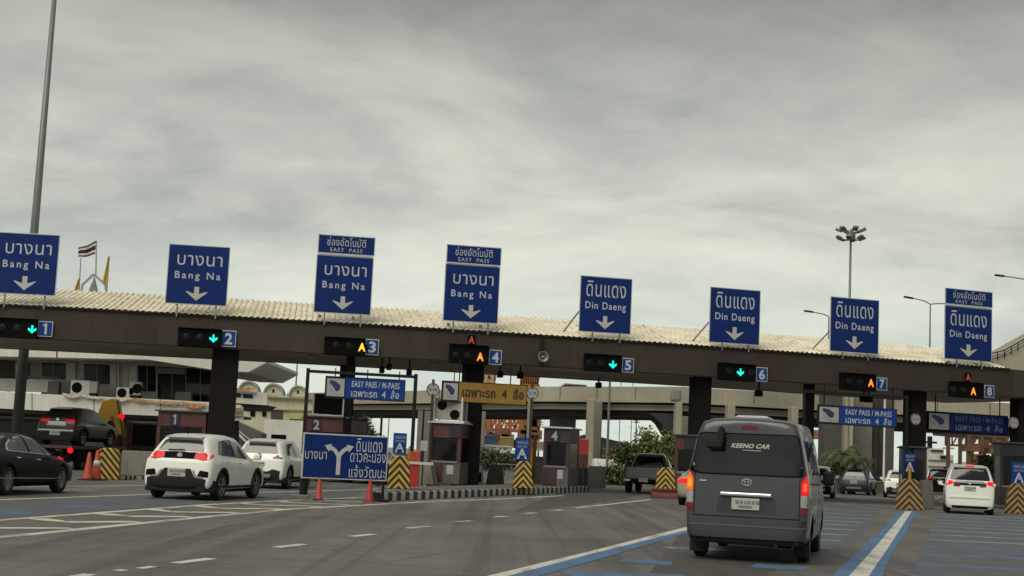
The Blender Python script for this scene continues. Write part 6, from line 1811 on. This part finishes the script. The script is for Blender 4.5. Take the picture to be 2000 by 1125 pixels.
# ------------------------------------------------------------------ street lights on the viaduct
def street_light(px, py_top, py_bot, Y, arms, label):
    t_, b_ = at(px, py_top, Y), at(px, py_bot, Y)
    r = thing('street_light', label, 'street light', (b_.x, Y, max(0, b_.z)), 0, 'street lights on the viaduct')
    h = t_.z - r.location.z
    mb = MB(); mb.tube((0, 0, 0), (0, 0, h), .09, .06, 10); mb.build('pole', POLE_GREY, r, smooth=True)
    for dx, dz in arms:
        k_ = Y / FPX
        mb = MB(); pts = [Vector((0, 0, h)), Vector((dx * .3 * k_, 0, h + dz * .55 * k_)), Vector((dx * .72 * k_, 0, h + dz * .86 * k_)), Vector((dx * k_, 0, h + dz * k_))]
        for a, b in zip(pts, pts[1:]): mb.tube(a, b, .05)
        mb.build('arm', POLE_GREY, r)
        mb = MB(); q = pts[-1]; e = (pts[-1] - pts[-2]).normalized()
        mb.bar(q - e * .35, q + e * .45, .28, .14); mb.build('lamp_head', DARKSTEEL, r)
street_light(1815, 594, 760, 125.0, ((-42, 11), (42, 3)), 'two armed street light between the lane 7 and lane 8 signs')
street_light(1616, 618, 760, 128.0, ((-39, 8),), 'one armed street light at the left edge of the lane 7 sign')
street_light(2036, 556, 760, 122.0, ((-84, 14),), 'street light arm reaching in from the right picture edge')
def plain_pole(px, py0, py1, Y, rad, label, m=POLE_GREY, z0=None):
    a, b = at(px, py0, Y), at(px, py1, Y)
    zb_ = b.z if z0 is None else z0
    mb = MB(); mb.tube((0, 0, 0), (0, 0, a.z - zb_), rad, rad * .8, 10)
    mb.lathe([(rad * 1.8, 0), (rad * 1.8, .05), (0, .05)], n=10)
    o = mb.build('steel_pole', m); o.location = (b.x, Y, zb_)
    return tag(o, label, 'pole', 'plain poles beyond the canopy')
plain_pole(1187, 744, 860, 95, .09, 'pole in front of the viaduct below signal 5', z0=0)
plain_pole(1209, 745, 862, 150, .05, 'thin far pole just right of the pole below signal 5', z0=0)
plain_pole(1232, 748, 862, 155, .05, 'thin far pole, second right of the pole below signal 5', z0=0)
plain_pole(1726, 770, 930, 98, .08, 'pale pole behind the blue lane 7 sign', WHITEWALL, z0=0)
plain_pole(578, 705, 752, 110, .06, 'thin pole on the cream building roof', z0=None)
plain_pole(757, 812, 870, 160, .06, 'thin far pole above the direction sign', z0=0)
plain_pole(887, 720, 745, 130, .06, 'thin pole above the yellow sign', z0=7)

# ------------------------------------------------------------------ cream building with arched gables
YC = 108.0
cb = thing('gabled_building', 'cream building with a row of rounded gables right of the office', 'building', at(540, 900, YC)); cb.location.z = 0
def cpx(name, m, pts, dy, depth):
    mb = MB(); q = [at(px, py, YC) - cb.location for px, py in pts]; mb.prism([(v.x, v.z) for v in q], dy, dy + depth); return mb.build(name, m, cb)
cpx('wall', CREAM, [(420, 770), (612, 778), (612, 925), (420, 920)], .3, 10)
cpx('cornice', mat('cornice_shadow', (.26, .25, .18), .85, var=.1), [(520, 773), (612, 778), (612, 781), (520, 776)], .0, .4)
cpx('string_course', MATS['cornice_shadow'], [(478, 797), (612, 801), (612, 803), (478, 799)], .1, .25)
for cx_, cy_, rx, hgt in ((484, 770, 20, 25), (533, 773, 19, 23), (581, 775, 17, 21)):
    pts = [(cx_ + rx * cos(a), cy_ - hgt * sin(a)) for a in [pi * i_ / 14 for i_ in range(15)]]
    cpx('gable', CREAM, pts, .25, .6)
    ring = [(cx_ + (rx + 1.6) * cos(a), cy_ - (hgt + 2.0) * sin(a)) for a in [pi * i_ / 14 for i_ in range(15)]] + [(cx_ + (rx - 1.2) * cos(a), cy_ - (hgt - 1.4) * sin(a)) for a in [pi * i_ / 14 for i_ in range(14, -1, -1)]]
    for i_ in range(14):
        cpx('gable_rim', GREYWALL, [ring[i_], ring[i_ + 1], ring[28 - i_], ring[29 - i_]], .10, .9) if i_ % 1 == 0 and False else None
    mb = MB(); q = [at(px, py, YC) - cb.location for px, py in ring]
    n_ = 15
    for i_ in range(14):
        a_, b_, c_, d_ = q[i_], q[i_ + 1], q[28 - i_], q[29 - i_]
        mb.hexa([(v.x, .08, v.z) for v in (a_, b_, c_, d_)] + [(v.x, 1.2, v.z) for v in (a_, b_, c_, d_)])
    mb.build('gable_rim', GREYWALL, cb)
    cpx('gable_window', DARKGLASS, [(cx_ - 2, cy_ - 13), (cx_ + 2, cy_ - 13), (cx_ + 2, cy_ - 7), (cx_ - 2, cy_ - 7)], .2, .06)
for a, b, c, d in ((488, 802, 497, 813), (511, 803, 519, 813), (528, 800, 551, 819)):
    cpx('window', DARKGLASS if a < 520 else mat('brown_shutter', (.06, .05, .055), .5, var=.15), [(a, b), (c, b + .4), (c, d), (a, d)], .22, .1)
cpx('green_awning', mat('pale_green_awning', (.38, .40, .15), .7, var=.15), [(564, 811), (592, 812), (592, 819), (564, 818)], -.4, .7)
wl = thing('white_outbuilding', 'white flat roofed outbuilding with one dark window below the gabled building', 'building', at(555, 900, 100)); wl.location.z = 0
mb = MB(); x0, x1, z0, z1 = local(wl, 514, 821, 606, 905, 100); mb.box(x0, x1, 0, 6, 0, z1); mb.build('wall', WHITEWALL, wl)
x0, x1, z0, z1 = local(wl, 529, 849, 558, 880, 100); mb = MB(); mb.box(x0, x1, -.03, .0 - .002, z0, z1); mb.build('window', DARKGLASS, wl)
st = thing('outside_stair', 'sloping grey concrete stair with pale rail beside the white outbuilding', 'stair', at(480, 900, 96)); st.location.z = 0
q = [at(px, py, 96) - st.location for px, py in ((452, 838), (512, 838), (512, 905), (452, 905))]
mb = MB(); mb.prism([(q[0].x, 0), (q[1].x, 0), (q[1].x, q[1].z - .3), (q[0].x, q[0].z + .6)], 0, 2); mb.build('stair_flight', CONCRETE_D, st)
a, b = at(456, 838, 95.8) - st.location, at(486, 868, 95.8) - st.location
mb = MB(); mb.bar(a, b, .10, .14); mb.bar(a + Vector((.35, 0, -.1)), b + Vector((.35, 0, .1)), .06, .06); mb.build('rail', WHITEWALL, st)

# ------------------------------------------------------------------ elevated expressway
ex = thing('elevated_expressway', 'long elevated concrete expressway on piers crossing behind the canopy', 'viaduct', (0, 0, 0))
path = [at(560, 764, 165), at(840, 764, 139), at(1060, 758, 121), at(1330, 757, 111), at(1560, 771, 113), at(1780, 783, 114), at(2100, 800, 112)]
zt_ = 7.3
path = [Vector((p.x, p.y, zt_)) for p in path]
def viaduct_strip(mb, z0, z1, off0, off1):
    cols = []
    for i_, p in enumerate(path):
        d = (path[min(i_ + 1, len(path) - 1)] - path[max(i_ - 1, 0)]).normalized(); nn = Vector((d.y, -d.x, 0))
        cols.append([mb.bm.verts.new((p + nn * o_).to_2d().to_3d() + Vector((0, 0, z_))) for o_, z_ in ((off0, z0), (off0, z1), (off1, z1), (off1, z0))])
    for a, b in zip(cols, cols[1:]):
        for j in range(4): mb.bm.faces.new((a[j], a[(j + 1) % 4], b[(j + 1) % 4], b[j]))
    mb.bm.faces.new(cols[0]); mb.bm.faces.new(cols[-1][::-1])
mb = MB(); viaduct_strip(mb, 6.25, 7.3, 0, -.25); mb.build('near_parapet', EXPRESS, ex)
mb = MB(); viaduct_strip(mb, 6.05, 6.249, .12, -10.2); mb.build('deck', EXPRESS, ex)
mb = MB(); viaduct_strip(mb, 6.25, 7.2, -9.9, -10.15); mb.build('far_parapet', EXPRESS, ex)
mb = MB(); viaduct_strip(mb, 5.45, 5.9, -.5, -1.0); mb.build('edge_beam', EXPRESS, ex)
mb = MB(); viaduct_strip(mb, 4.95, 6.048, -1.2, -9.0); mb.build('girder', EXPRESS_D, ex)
for i_ in range(len(path) - 1):
    a, b = path[i_], path[i_ + 1]; d = (b - a).normalized(); nn = Vector((d.y, -d.x, 0)); ln = (b - a).length
    for k_ in range(int(ln / 4.0)):
        c = a + d * (k_ + .5) * 4.0 + nn * .02
        mb = MB(); mb.bar((c.x, c.y, 6.28), (c.x, c.y, 7.28), .05, .06); mb.build('parapet_joint', mat('dark_joint', (.11, .10, .08), .9, var=.2), ex)  # dark strips marking the parapet joints
def pier(px0, px1, Y, z1, m=EXPRESS, depth=1.6, cap=None, shade=None):
    x0, x1, _, _ = rect(px0, 880, px1, 900, Y)
    mb = MB(); mb.box(x0, x1, Y, Y + depth, 0, z1)
    if cap:
        c0, c1, zc0 = cap
        a0, a1, _, _ = rect(c0, 880, c1, 900, Y)
        mb.prism([(x0, zc0), (x1, zc0), (a1, zc0 + 1.3), (a1, z1), (a0, z1), (a0, zc0 + 1.3)], Y - .06, Y + depth + .05)
    mb.build('pier', m, ex, bevel=.05)
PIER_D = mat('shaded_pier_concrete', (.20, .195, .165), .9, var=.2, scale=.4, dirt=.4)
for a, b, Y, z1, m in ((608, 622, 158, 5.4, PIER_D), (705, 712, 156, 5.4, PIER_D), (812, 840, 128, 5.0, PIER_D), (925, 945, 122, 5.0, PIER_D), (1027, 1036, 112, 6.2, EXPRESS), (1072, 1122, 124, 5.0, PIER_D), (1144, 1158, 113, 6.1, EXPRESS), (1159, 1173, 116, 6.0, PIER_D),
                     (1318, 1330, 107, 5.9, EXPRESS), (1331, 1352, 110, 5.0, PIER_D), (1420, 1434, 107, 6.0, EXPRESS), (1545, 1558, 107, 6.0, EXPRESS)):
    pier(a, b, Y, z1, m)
# dark haunch of the big cross beam left of the van
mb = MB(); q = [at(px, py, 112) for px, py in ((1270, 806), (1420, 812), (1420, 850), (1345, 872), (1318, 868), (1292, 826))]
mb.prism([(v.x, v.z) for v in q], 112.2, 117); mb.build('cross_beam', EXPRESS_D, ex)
x0, x1, z0, z1 = rect(1310, 758, 1332, 784, 107.5)
mb = MB(); mb.box(x0, x1, 107.3, 108.2, z0, z1, .1); mb.build('joint_box', PIER_D, ex, bevel=.2)
# piers and walls seen under the right half
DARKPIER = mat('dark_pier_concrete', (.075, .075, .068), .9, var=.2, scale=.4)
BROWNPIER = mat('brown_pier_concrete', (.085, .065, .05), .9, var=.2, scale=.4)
for a, b, Y, z1, m in ((1610, 1648, 104, 7.2, DARKPIER), (1650, 1656, 103, 7.4, EXPRESS), (1660, 1666, 102.5, 7.4, EXPRESS), (1666, 1703, 105, 7.2, PIER_D), (1700, 1727, 106, 7.2, BROWNPIER), (1728, 1746, 104, 7.2, DARKPIER)):
    pier(a, b, Y, z1, m, 2.2)
# ramp rising at the right edge
rp = thing('ramp', 'concrete ramp with a dark railing rising at the right picture edge', 'viaduct', (0, 0, 0))
q = [at(px, py, 92) for px, py in ((1935, 700), (1968, 690), (2080, 628), (2080, 742), (1960, 735))]
mb = MB(); mb.prism([(v.x, v.z) for v in q], 92, 98); mb.build('ramp_wall', EXPRESS, rp)
mb = MB()
pp = [at(px, py, 91.9) for px, py in ((1935, 691), (1962, 684), (2080, 618))]
for a, b in zip(pp, pp[1:]):
    mb.bar(a, b, .06, .07); mb.bar(a - Vector((0, 0, .18)), b - Vector((0, 0, .18)), .05, .05)
    n_ = max(2, int((b - a).length / .5))
    for i_ in range(n_ + 1):
        c = a.lerp(b, i_ / n_); mb.tube(c - Vector((0, 0, .5)), c, .03, n=6)
mb.build('railing', DARKSTEEL, rp)
q = at(2060, 800, 93); mb = MB(); mb.box(q.x - 1.5, q.x + 1.5, 93, 96, 0, at(2060, 735, 93).z); mb.build('ramp_pier', PIER_D, rp)
# car passing on the viaduct
x0, x1, z0, z1 = rect(1109, 754, 1132, 762, 124)
r = thing('viaduct_car', 'pale roof of a car passing along the top of the expressway', 'car', ((x0 + x1) / 2, 121.8, 6.25), 0)
w_ = 4.2
mb = MB(); mb.prism([(-2.1, .25), (2.1, .25), (2.1, .75), (1.5, .9), (.9, 1.42), (-.9, 1.46), (-1.6, 1.0), (-2.1, .9)], 0, 1.7); mb.build('body', PAINT_SILVER, r, bevel=.08)
mb = MB(); mb.prism([(-1.4, 1.0), (1.3, .95), (.85, 1.36), (-.85, 1.38)], -.02, -.002); mb.build('side_window', CARGLASS, r)
for y in (-1.3, 1.3):
    mb = MB(); mb.lathe([(0, -.02), (.3, -.02), (.3, .2), (0, .2)], c=(y, .03, .3), axis='y', n=16); mb.build('wheel', RUBBER, r)

# ------------------------------------------------------------------ port: cranes, containers, ship
def lattice(mb, a, b, w, n, rad=.14):
    a, b = Vector(a), Vector(b); d = (b - a); up = Vector((0, 0, 1)) if abs(d.normalized().z) < .8 else Vector((1, 0, 0))
    o = up * w
    mb.bar(a, b, rad, rad); mb.bar(a + o, b + o, rad, rad)
    for i_ in range(n):
        p, q_ = a + d * (i_ / n), a + d * ((i_ + 1) / n)
        mb.bar(p, q_ + o, rad * .6, rad * .6); mb.bar(p + o, p, rad * .6, rad * .6)
def port_crane(px0, px1, py_top, py_mid, py_base, Y, label, m, legs=4, boom=None):
    a = at((px0 + px1) / 2, py_base, Y)
    r = thing('port_crane', label, 'crane', (a.x, Y, 0), 0, 'port cranes beyond the expressway')
    L = lambda px, py: at(px, py, Y) - Vector((a.x, Y, 0))
    mb = MB()
    for i_ in range(legs):
        px = px0 + (px1 - px0) * i_ / (legs - 1)
        p = L(px, py_top)
        mb = MB(); mb.bar((p.x, 0, 0), (p.x, 0, p.z), .7, .7); mb.build('leg', m, r)
        mb = MB(); mb.bar((p.x, 12, 0), (p.x, 12, p.z), .6, .6); mb.build('leg', m, r)
    mb = MB()
    for py in (py_top, py_mid):
        p, q_ = L(px0 - 6, py), L(px1 + 6, py + (px1 - px0) * .0463)
        lattice(mb, p, q_, 2.2, 8, .45); lattice(mb, p + Vector((0, 12, 0)), q_ + Vector((0, 12, 0)), 2.2, 8, .4)
    for k_ in range(5):
        p = L(px0 + (px1 - px0) * k_ / 4, py_mid); q_ = L(px0 + (px1 - px0) * ((k_ + 1) % 5) / 4, py_top)
        mb.bar(p, q_, .35, .35)
    mb.build('trusses', m, r)
    mb = MB()
    for k_ in range(9):
        px = px0 + (px1 - px0) * random.random(); py = py_top + (py_base - py_top) * random.uniform(.15, .75)
        p = L(px, py); s_ = random.uniform(.5, 1.3); mb.box(p.x - s_, p.x + s_, -1, 3, p.z - s_ * .6, p.z + s_ * .6)
    mb.build('machinery', mat('crane_brown', (.17, .075, .035), .7, var=.3, scale=.3), r)
    if boom:
        mb = MB(); lattice(mb, L(*boom[0]), L(*boom[1]), 1.2, 12, .5); mb.build('boom', mat('dark_crane_boom', (.03, .02, .017), .6, var=.2), r)
    return r
port_crane(955, 1018, 812, 838, 905, 260, 'orange brown lattice port crane seen below the yellow sign', ORANGE_STEEL)
port_crane(1024, 1048, 752, 850, 905, 230, 'single tall orange crane leg right of the yellow sign', ORANGE_STEEL, 2)
port_crane(1892, 1990, 850, 868, 930, 260, 'brown lattice port crane with dark boom right of the lane 8 sign', mat('brown_steel', (.12, .055, .03), .6, var=.3, scale=.4), 5, ((1823, 848), (1962, 858)))
port_crane(950, 962, 730, 745, 905, 300, 'distant pale orange crane legs above the yellow sign', mat('pale_orange_steel', (.40, .26, .15), .6, var=.2), 2)
def container(px0, py0, px1, py1, Y, m, label, depth=2.4):
    x0, x1, z0, z1 = rect(px0, py0, px1, py1, Y)
    r = thing('shipping_container', label, 'container', ((x0 + x1) / 2, Y, z0), 0, 'shipping containers of the port')
    w = x1 - x0; mb = MB(); n_ = 14
    pts = []
    for i_ in range(n_):
        for u, dy in ((0, 0), (.4, 0), (.5, .12), (.9, .12)): pts.append((-w / 2 + w * (i_ + u) / n_, dy))
    pts += [(w / 2, 0), (w / 2, depth), (-w / 2, depth)]
    mb.prism(pts, 0.0, z1 - z0, 'z'); mb.build('container_body', m, r)
    mb = MB(); mb.box(-w / 2, w / 2, -.04, -.002, 0, .18); mb.box(-w / 2, w / 2, -.04, -.002, z1 - z0 - .18, z1 - z0); mb.build('rails', m, r)
for a in ((945, 850, 971, 869, 190, mat('container_blue', (.05, .09, .17), .6, var=.2), 'dark blue container stacked under the orange crane'),
          (976, 853, 1004, 874, 190, mat('container_ochre', (.36, .24, .09), .6, var=.3, scale=.5), 'ochre container right of the dark blue one'),
          (945, 870, 1000, 880, 189, mat('container_white', (.42, .42, .40), .6, var=.2), 'long pale container below the dark blue one'),
          (1044, 862, 1062, 880, 190, mat('container_pink', (.42, .33, .28), .6, var=.2), 'pale pink container left of booth 4'),
          (1176, 875, 1200, 893, 120, mat('container_ochre', (.36, .24, .09), .6, var=.3), 'ochre container below the white shed roof'),
          (1160, 872, 1176, 893, 120, mat('container_dark', (.06, .05, .05), .6, var=.3), 'dark container beside the ochre one under the shed'),
          (1590, 840, 1606, 848, 130, mat('container_orange', (.40, .20, .08), .6, var=.3), 'orange container stacked beside the dark pier, upper one'),
          (1590, 849, 1606, 857, 130, MATS['container_ochre'], 'ochre container stacked beside the dark pier, lower one')):
    container(*a)
# red lorry and white shed
g = at(1137, 900, 86)
r = thing('red_lorry', 'red box lorry right of the lane 4 booth', 'lorry', (g.x, 86, 0), -radians(3))
k_ = 86 / FPX; w_ = 23 * k_ / 2
zr_ = lambda py: EYE + (895.5 - py) * k_
mb = MB(); mb.box(-w_, w_, 0, 2.6, .9, zr_(858)); mb.build('cargo_box', mat('lorry_red', (.30, .012, .016), .45, var=.1, coat=.3), r, bevel=.03)
mb = MB(); mb.box(-w_ + .05, w_ - .05, -.02, -.002, 1.0, zr_(888)); mb.build('rear_shutter', mat('lorry_dark_red', (.07, .02, .02), .5, var=.2), r)
mb = MB(); mb.box(-w_, w_, -.1, .2, .5, .72); mb.build('rear_bumper', BLACKBOX, r)
for sg in (-1, 1):
    wheel(r, sg * (w_ - .15), 1.2, .42, .25, rim=RIM_D); wheel(r, sg * (w_ - .15), 2.3, .42, .25, rim=RIM_D)
    mb = MB(); mb.box(sg * (w_ - .14) - .10, sg * (w_ - .14) + .10, -.13, -.101, .52, .70); mb.build('tail_lamp', LAMP_RED, r)
sh = thing('white_shed', 'low white shed with a broad pale sloping roof behind the red lorry', 'building', (at(1185, 900, 125).x, 125, 0), 0)
x0, x1, z0, z1 = local(sh, 1140, 851, 1226, 876, 125)
mb = MB(); mb.prism([(x0, z0), (x1, z0), (x1, z1 - .6), (x0 + .5, z1 + .05), (x0, z1)], 0, 9); mb.build('roof', mat('pale_shed_roof', (.36, .37, .34), .7, var=.12, scale=.5, dirt=.3), sh)
mb = MB(); mb.box(x0 + .3, x1 - .3, .5, 8.5, 0, z0 - .002); mb.build('wall', GREYWALL, sh)
w2 = thing('white_truck', 'white covered truck body low behind the pickup left of the trees', 'truck', (at(1183, 900, 110).x, 110, 0), 0)
x0, x1, z0, z1 = local(w2, 1160, 897, 1212, 916, 110)
mb = MB(); mb.box(x0, x1, 0, 5, .8, z1, .08); mb.build('cargo_box', WHITEWALL, w2, bevel=.1)
for sg in (x0 + .5, x1 - .5): wheel(w2, sg, .9, .4, .25, rim=RIM_D)
# ship
sp = thing('cargo_ship', 'white ship superstructure with masts left of the white minivan', 'ship', (at(1840, 900, 330).x, 330, 0), 0)
def spx(name, m, *a, dy=0, depth=8):
    x0, x1, z0, z1 = local(sp, *a, 330); mb = MB(); mb.box(x0, x1, dy, dy + depth, max(z0, .5), z1); mb.build(name, m, sp)
SHIPW = mat('ship_white', (.52, .52, .46), .7, var=.12, scale=.3, dirt=.35)
spx('superstructure', SHIPW, 1812, 888, 1862, 930, dy=0)
spx('bridge_deck', SHIPW, 1818, 876, 1846, 887.8, dy=1)
spx('bridge_windows', DARKGLASS, 1820, 879, 1844, 882, dy=.6, depth=.3)
spx('deck_line', SHADOWWALL, 1813, 899, 1861, 900.5, dy=-.3, depth=.25)
spx('deck_line', SHADOWWALL, 1813, 911, 1861, 912.5, dy=-.3, depth=.25)
spx('portholes', DARKGLASS, 1836, 890, 1850, 896, dy=-.3, depth=.25)
spx('mast', DARKSTEEL, 1818, 852, 1826, 875.8, dy=2, depth=.8); spx('radar_bar', DARKSTEEL, 1813, 862, 1834, 866, dy=1.4, depth=.5)
spx('mast', SHIPW, 1858, 868, 1861, 887.8, dy=2, depth=.6); spx('radar_bar', GREYWALL, 1846, 874, 1868, 877, dy=1.4, depth=.5)
spx('hull', mat('ship_hull', (.10, .09, .085), .6, var=.2), 1790, 930.2, 1900, 948, dy=-1, depth=12)
# far skyline of sheds and stacked goods so the horizon is not bare
for i_, (a, b, top, Y, m, lab) in enumerate(((940, 1080, 893, 300, GREYWALL, 'long low grey warehouse at the horizon below the orange crane'), (1080, 1240, 888, 320, WHITEWALL, 'long pale warehouse at the horizon behind the white shed'),
        (640, 830, 873, 300, GREYWALL, 'long grey warehouse at the horizon above the direction sign'), (1740, 1905, 925, 320, GREYWALL, 'low grey warehouse at the horizon left of the minivan'), (1900, 2060, 905, 300, SHADOWWALL, 'dark warehouse at the horizon at the right edge'),
        (-60, 60, 846, 200, GREYWALL, 'grey warehouse at the horizon behind the black sedan'))):
    x0, x1, z0, z1 = rect(a, top, b, top + 20, Y)
    r = thing('warehouse', lab, 'building', ((x0 + x1) / 2, Y, 0), 0, 'distant warehouses'); w = x1 - x0
    mb = MB(); mb.box(-w / 2, w / 2, 0, 20, 0, z1 - 1.2); mb.build('wall', m, r)
    mb = MB(); mb.prism([(-w / 2 - .5, z1 - 1.199), (w / 2 + .5, z1 - 1.199), (w / 2 - 4, z1), (-w / 2 + 4, z1)], -.5, 20.5); mb.build('roof', GREYWALL, r)

# ------------------------------------------------------------------ trees and shrubs
def leaf_mat(name, c0, c1):
    m = bpy.data.materials.new(name); m.use_nodes = True
    t = m.node_tree; b = t.nodes['Principled BSDF']; b.inputs['Roughness'].default_value = .6
    co = N(t, 'ShaderNodeTexCoord').outputs['Object']
    c = ramp(t, noise(t, co, 1.1, 4, .6), [(.35, c0), (.65, c1)])
    info = N(t, 'ShaderNodeNewGeometry')
    c = mix_col(t, 1.0, c, ramp(t, info.outputs['Random Per Island'], [(0, .65), (1, 1.45)]), 'MULTIPLY')
    LK(t, c, b.inputs['Base Color'])
    return m
LEAF_G = leaf_mat('green_leaves', (.095, .125, .03), (.155, .18, .055))
LEAF_D = leaf_mat('dark_green_leaves', (.055, .078, .025), (.095, .12, .042))
LEAF_Y = leaf_mat('palm_green_leaves', (.035, .055, .018), (.075, .09, .032))
BARK = mat('bark', (.07, .055, .04), .9, var=.3, scale=4, bump=.4)
def tree(base, h, blobs, nleaf, size, m, label, trunk=.16, name='leafy_tree', group='trees beyond the canopy', cat='tree'):
    r = thing(name, label, cat, base, random.uniform(0, 6), group)
    r.rotation_euler.z = 0
    mb = MB()
    if trunk:
        top = Vector((.1, 0, h * .55))
        mb.tube((0, 0, 0), (.05, 0, h * .3), trunk, trunk * .75, 9); mb.tube((.05, 0, h * .3), top, trunk * .75, trunk * .4, 9)
        for (cx, cy, cz, rr) in blobs: mb.tube((.05, 0, h * random.uniform(.28, .45)), (cx * .85, cy * .85, cz - rr * .1), trunk * .35, trunk * .10, 6)
        mb.build('trunk', BARK, r)
    bm = bmesh.new()
    tot = sum(b_[3] ** 2 for b_ in blobs)
    for (cx, cy, cz, rr) in blobs:
        ncl = max(6, int(nleaf * rr * rr / tot / 9))
        for _ in range(ncl):
            v = Vector((random.gauss(0, 1), random.gauss(0, 1), random.gauss(0, 1))).normalized() * rr * (random.random() ** .45) * random.uniform(.75, 1.12)
            v.z *= .8
            c = Vector((cx, cy, cz)) + v
            for _k in range(9):
                p = c + Vector((random.gauss(0, 1), random.gauss(0, 1), random.gauss(0, .8))) * size * 1.6
                d = Vector((random.uniform(-1, 1), random.uniform(-1, 1), random.uniform(-.9, .3))).normalized()
                s_ = d.orthogonal().normalized(); s_ = (s_ * cos(random.random() * 6) + d.cross(s_) * sin(random.random() * 6)).normalized()
                L_ = size * random.uniform(.7, 1.4); W_ = L_ * .42
                q = [p, p + d * L_ * .5 + s_ * W_, p + d * L_, p + d * L_ * .5 - s_ * W_]
                bm.faces.new([bm.verts.new(x) for x in q])
    me = bpy.data.meshes.new('crown'); bm.to_mesh(me); bm.free()
    link_mesh('crown', me, m, r)
    return r
def px_tree(pxc, py_base, blobs_px, Y, nleaf, size, m, label, **kw):
    b = at(pxc, 900, Y); base = Vector((b.x, Y, 0)); k = Y / FPX
    bl = []
    for px, py, rpx in blobs_px:
        p = at(px, py, Y); bl.append((p.x - b.x, random.uniform(-.3, .3) * rpx * k, p.z, rpx * k))
    h = max(q[2] for q in bl)
    return tree(base, h, bl, nleaf, size, m, label, **kw)
px_tree(1232, 950, [(1222, 880, 12), (1240, 884, 15), (1210, 888, 8), (1213, 902, 6), (1232, 897, 11)], 92, 2800, .17, LEAF_D, 'dark green tree with low spreading crown behind the pickup, left one')
px_tree(1278, 950, [(1266, 869, 13), (1268, 853, 7), (1258, 845, 4), (1285, 884, 19), (1300, 872, 10), (1308, 888, 11), (1285, 902, 15)], 88, 4800, .17, LEAF_G, 'tall green tree with pointed top above the pickup')
px_tree(1310, 945, [(1305, 855, 7), (1312, 868, 12), (1316, 900, 14), (1308, 920, 12)], 85, 2600, .15, LEAF_G, 'green tree squeezed between the pickup tree and booth 6')
px_tree(715, 850, [(715, 822, 4), (713, 833, 8), (716, 845, 11), (714, 856, 13), (700, 858, 6), (730, 856, 6)], 150, 3000, .22, LEAF_D, 'small conical tree seen through the gap above the direction sign')
px_tree(985, 920, [(948, 890, 5), (960, 889, 6), (972, 891, 6), (984, 892, 6), (996, 894, 6), (1008, 896, 6), (1018, 899, 5), (978, 899, 7), (998, 902, 7)], 105, 4200, .15, LEAF_D, 'dark rounded hedge shrub left of the small blue A sign', trunk=.08, name='shrub', cat='shrub')
px_tree(12, 740, [(8, 722, 7), (16, 726, 7), (3, 730, 6), (22, 731, 5)], 160, 2000, .25, LEAF_D, 'dark tree seen through the glazed corner at the left edge')
px_tree(1195, 945, [(1188, 930, 10), (1202, 925, 13), (1212, 936, 10), (1175, 937, 8)], 84, 2600, .15, LEAF_D, 'dark low shrub left of the pickup wheel', trunk=.06, name='shrub', cat='shrub')
px_tree(1935, 930, [(1925, 905, 9), (1940, 908, 10), (1952, 915, 9), (1932, 922, 10)], 120, 2600, .2, LEAF_D, 'dark shrub right of the white minivan roof', trunk=.06, name='shrub', cat='shrub')
px_tree(982, 905, [(952, 885, 5), (948, 897, 6), (955, 908, 6)], 80, 900, .13, LEAF_Y, 'pale shrub beside the lane 3 column', trunk=.05, name='shrub', cat='shrub')
def palm(px, py_base, Y, py_crown, n, ln, label, m=LEAF_Y):
    b = at(px, 900, Y); c = at(px, py_crown, Y)
    r = thing('palm_tree', label, 'palm tree', (b.x, Y, 0), 0, 'palms beyond lane 6')
    mb = MB(); mb.tube((0, 0, 0), (.1, 0, c.z), .14, .10, 9); mb.build('trunk', BARK, r)
    bm = bmesh.new()
    for k_ in range(n):
        a = 2 * pi * k_ / n + random.uniform(-.2, .2); el = random.uniform(.1, 1.2)
        d = Vector((cos(a) * cos(el), sin(a) * cos(el), sin(el)))
        p = Vector((.1, 0, c.z)); L_ = ln * random.uniform(.8, 1.15); seg = 9
        for s_ in range(seg):
            q = p + d * L_ / seg
            d = (d + Vector((0, 0, -.21))).normalized()
            sd = d.cross(Vector((0, 0, 1))).normalized()
            for sg in (-1, 1):
                for w_ in range(2):
                    o = p.lerp(q, w_ / 2); tip = o + sd * sg * ln * .27 * (1 - abs(s_ / seg - .45)) + d * .25 - Vector((0, 0, .18))
                    bm.faces.new([bm.verts.new(x) for x in (o, o + d * .07, tip)])
            p = q
    me = bpy.data.meshes.new('crown'); bm.to_mesh(me); bm.free(); link_mesh('crown', me, m, r)
palm(1640, 930, 92, 893, 22, 1.5, 'dark feathery palm behind the door mirror of the grey van', LEAF_D)
palm(1668, 930, 90, 900, 24, 1.4, 'feathery palm above the navy car')
px_tree(1630, 940, [(1625, 912, 9), (1645, 908, 10), (1660, 915, 9)], 94, 2000, .16, LEAF_D, 'dark shrub under the palms behind the white crossover', trunk=.06, name='shrub', cat='shrub')
# long dark wall at the far side of the plaza
for a, b, top, Y, m, lab in ((1690, 1745, 942, 96, SHADOWWALL, 'low dark wall beyond the navy car'), (470, 600, 905, 92, CONCRETE, 'low pale wall beyond the white SUVs')):
    x0, x1, z0, z1 = rect(a, top, b, top + 20, Y)
    r = thing('boundary_wall', lab, 'wall', ((x0 + x1) / 2, Y, 0), 0); w = x1 - x0
    mb = MB(); mb.box(-w / 2, w / 2, 0, .3, 0, max(.5, z1)); mb.build('wall_body', m, r)
    mb = MB(); mb.box(-w / 2 - .05, w / 2 + .05, -.05, .35, max(.5, z1) + .001, max(.5, z1) + .08); mb.build('coping', CONCRETE, r)
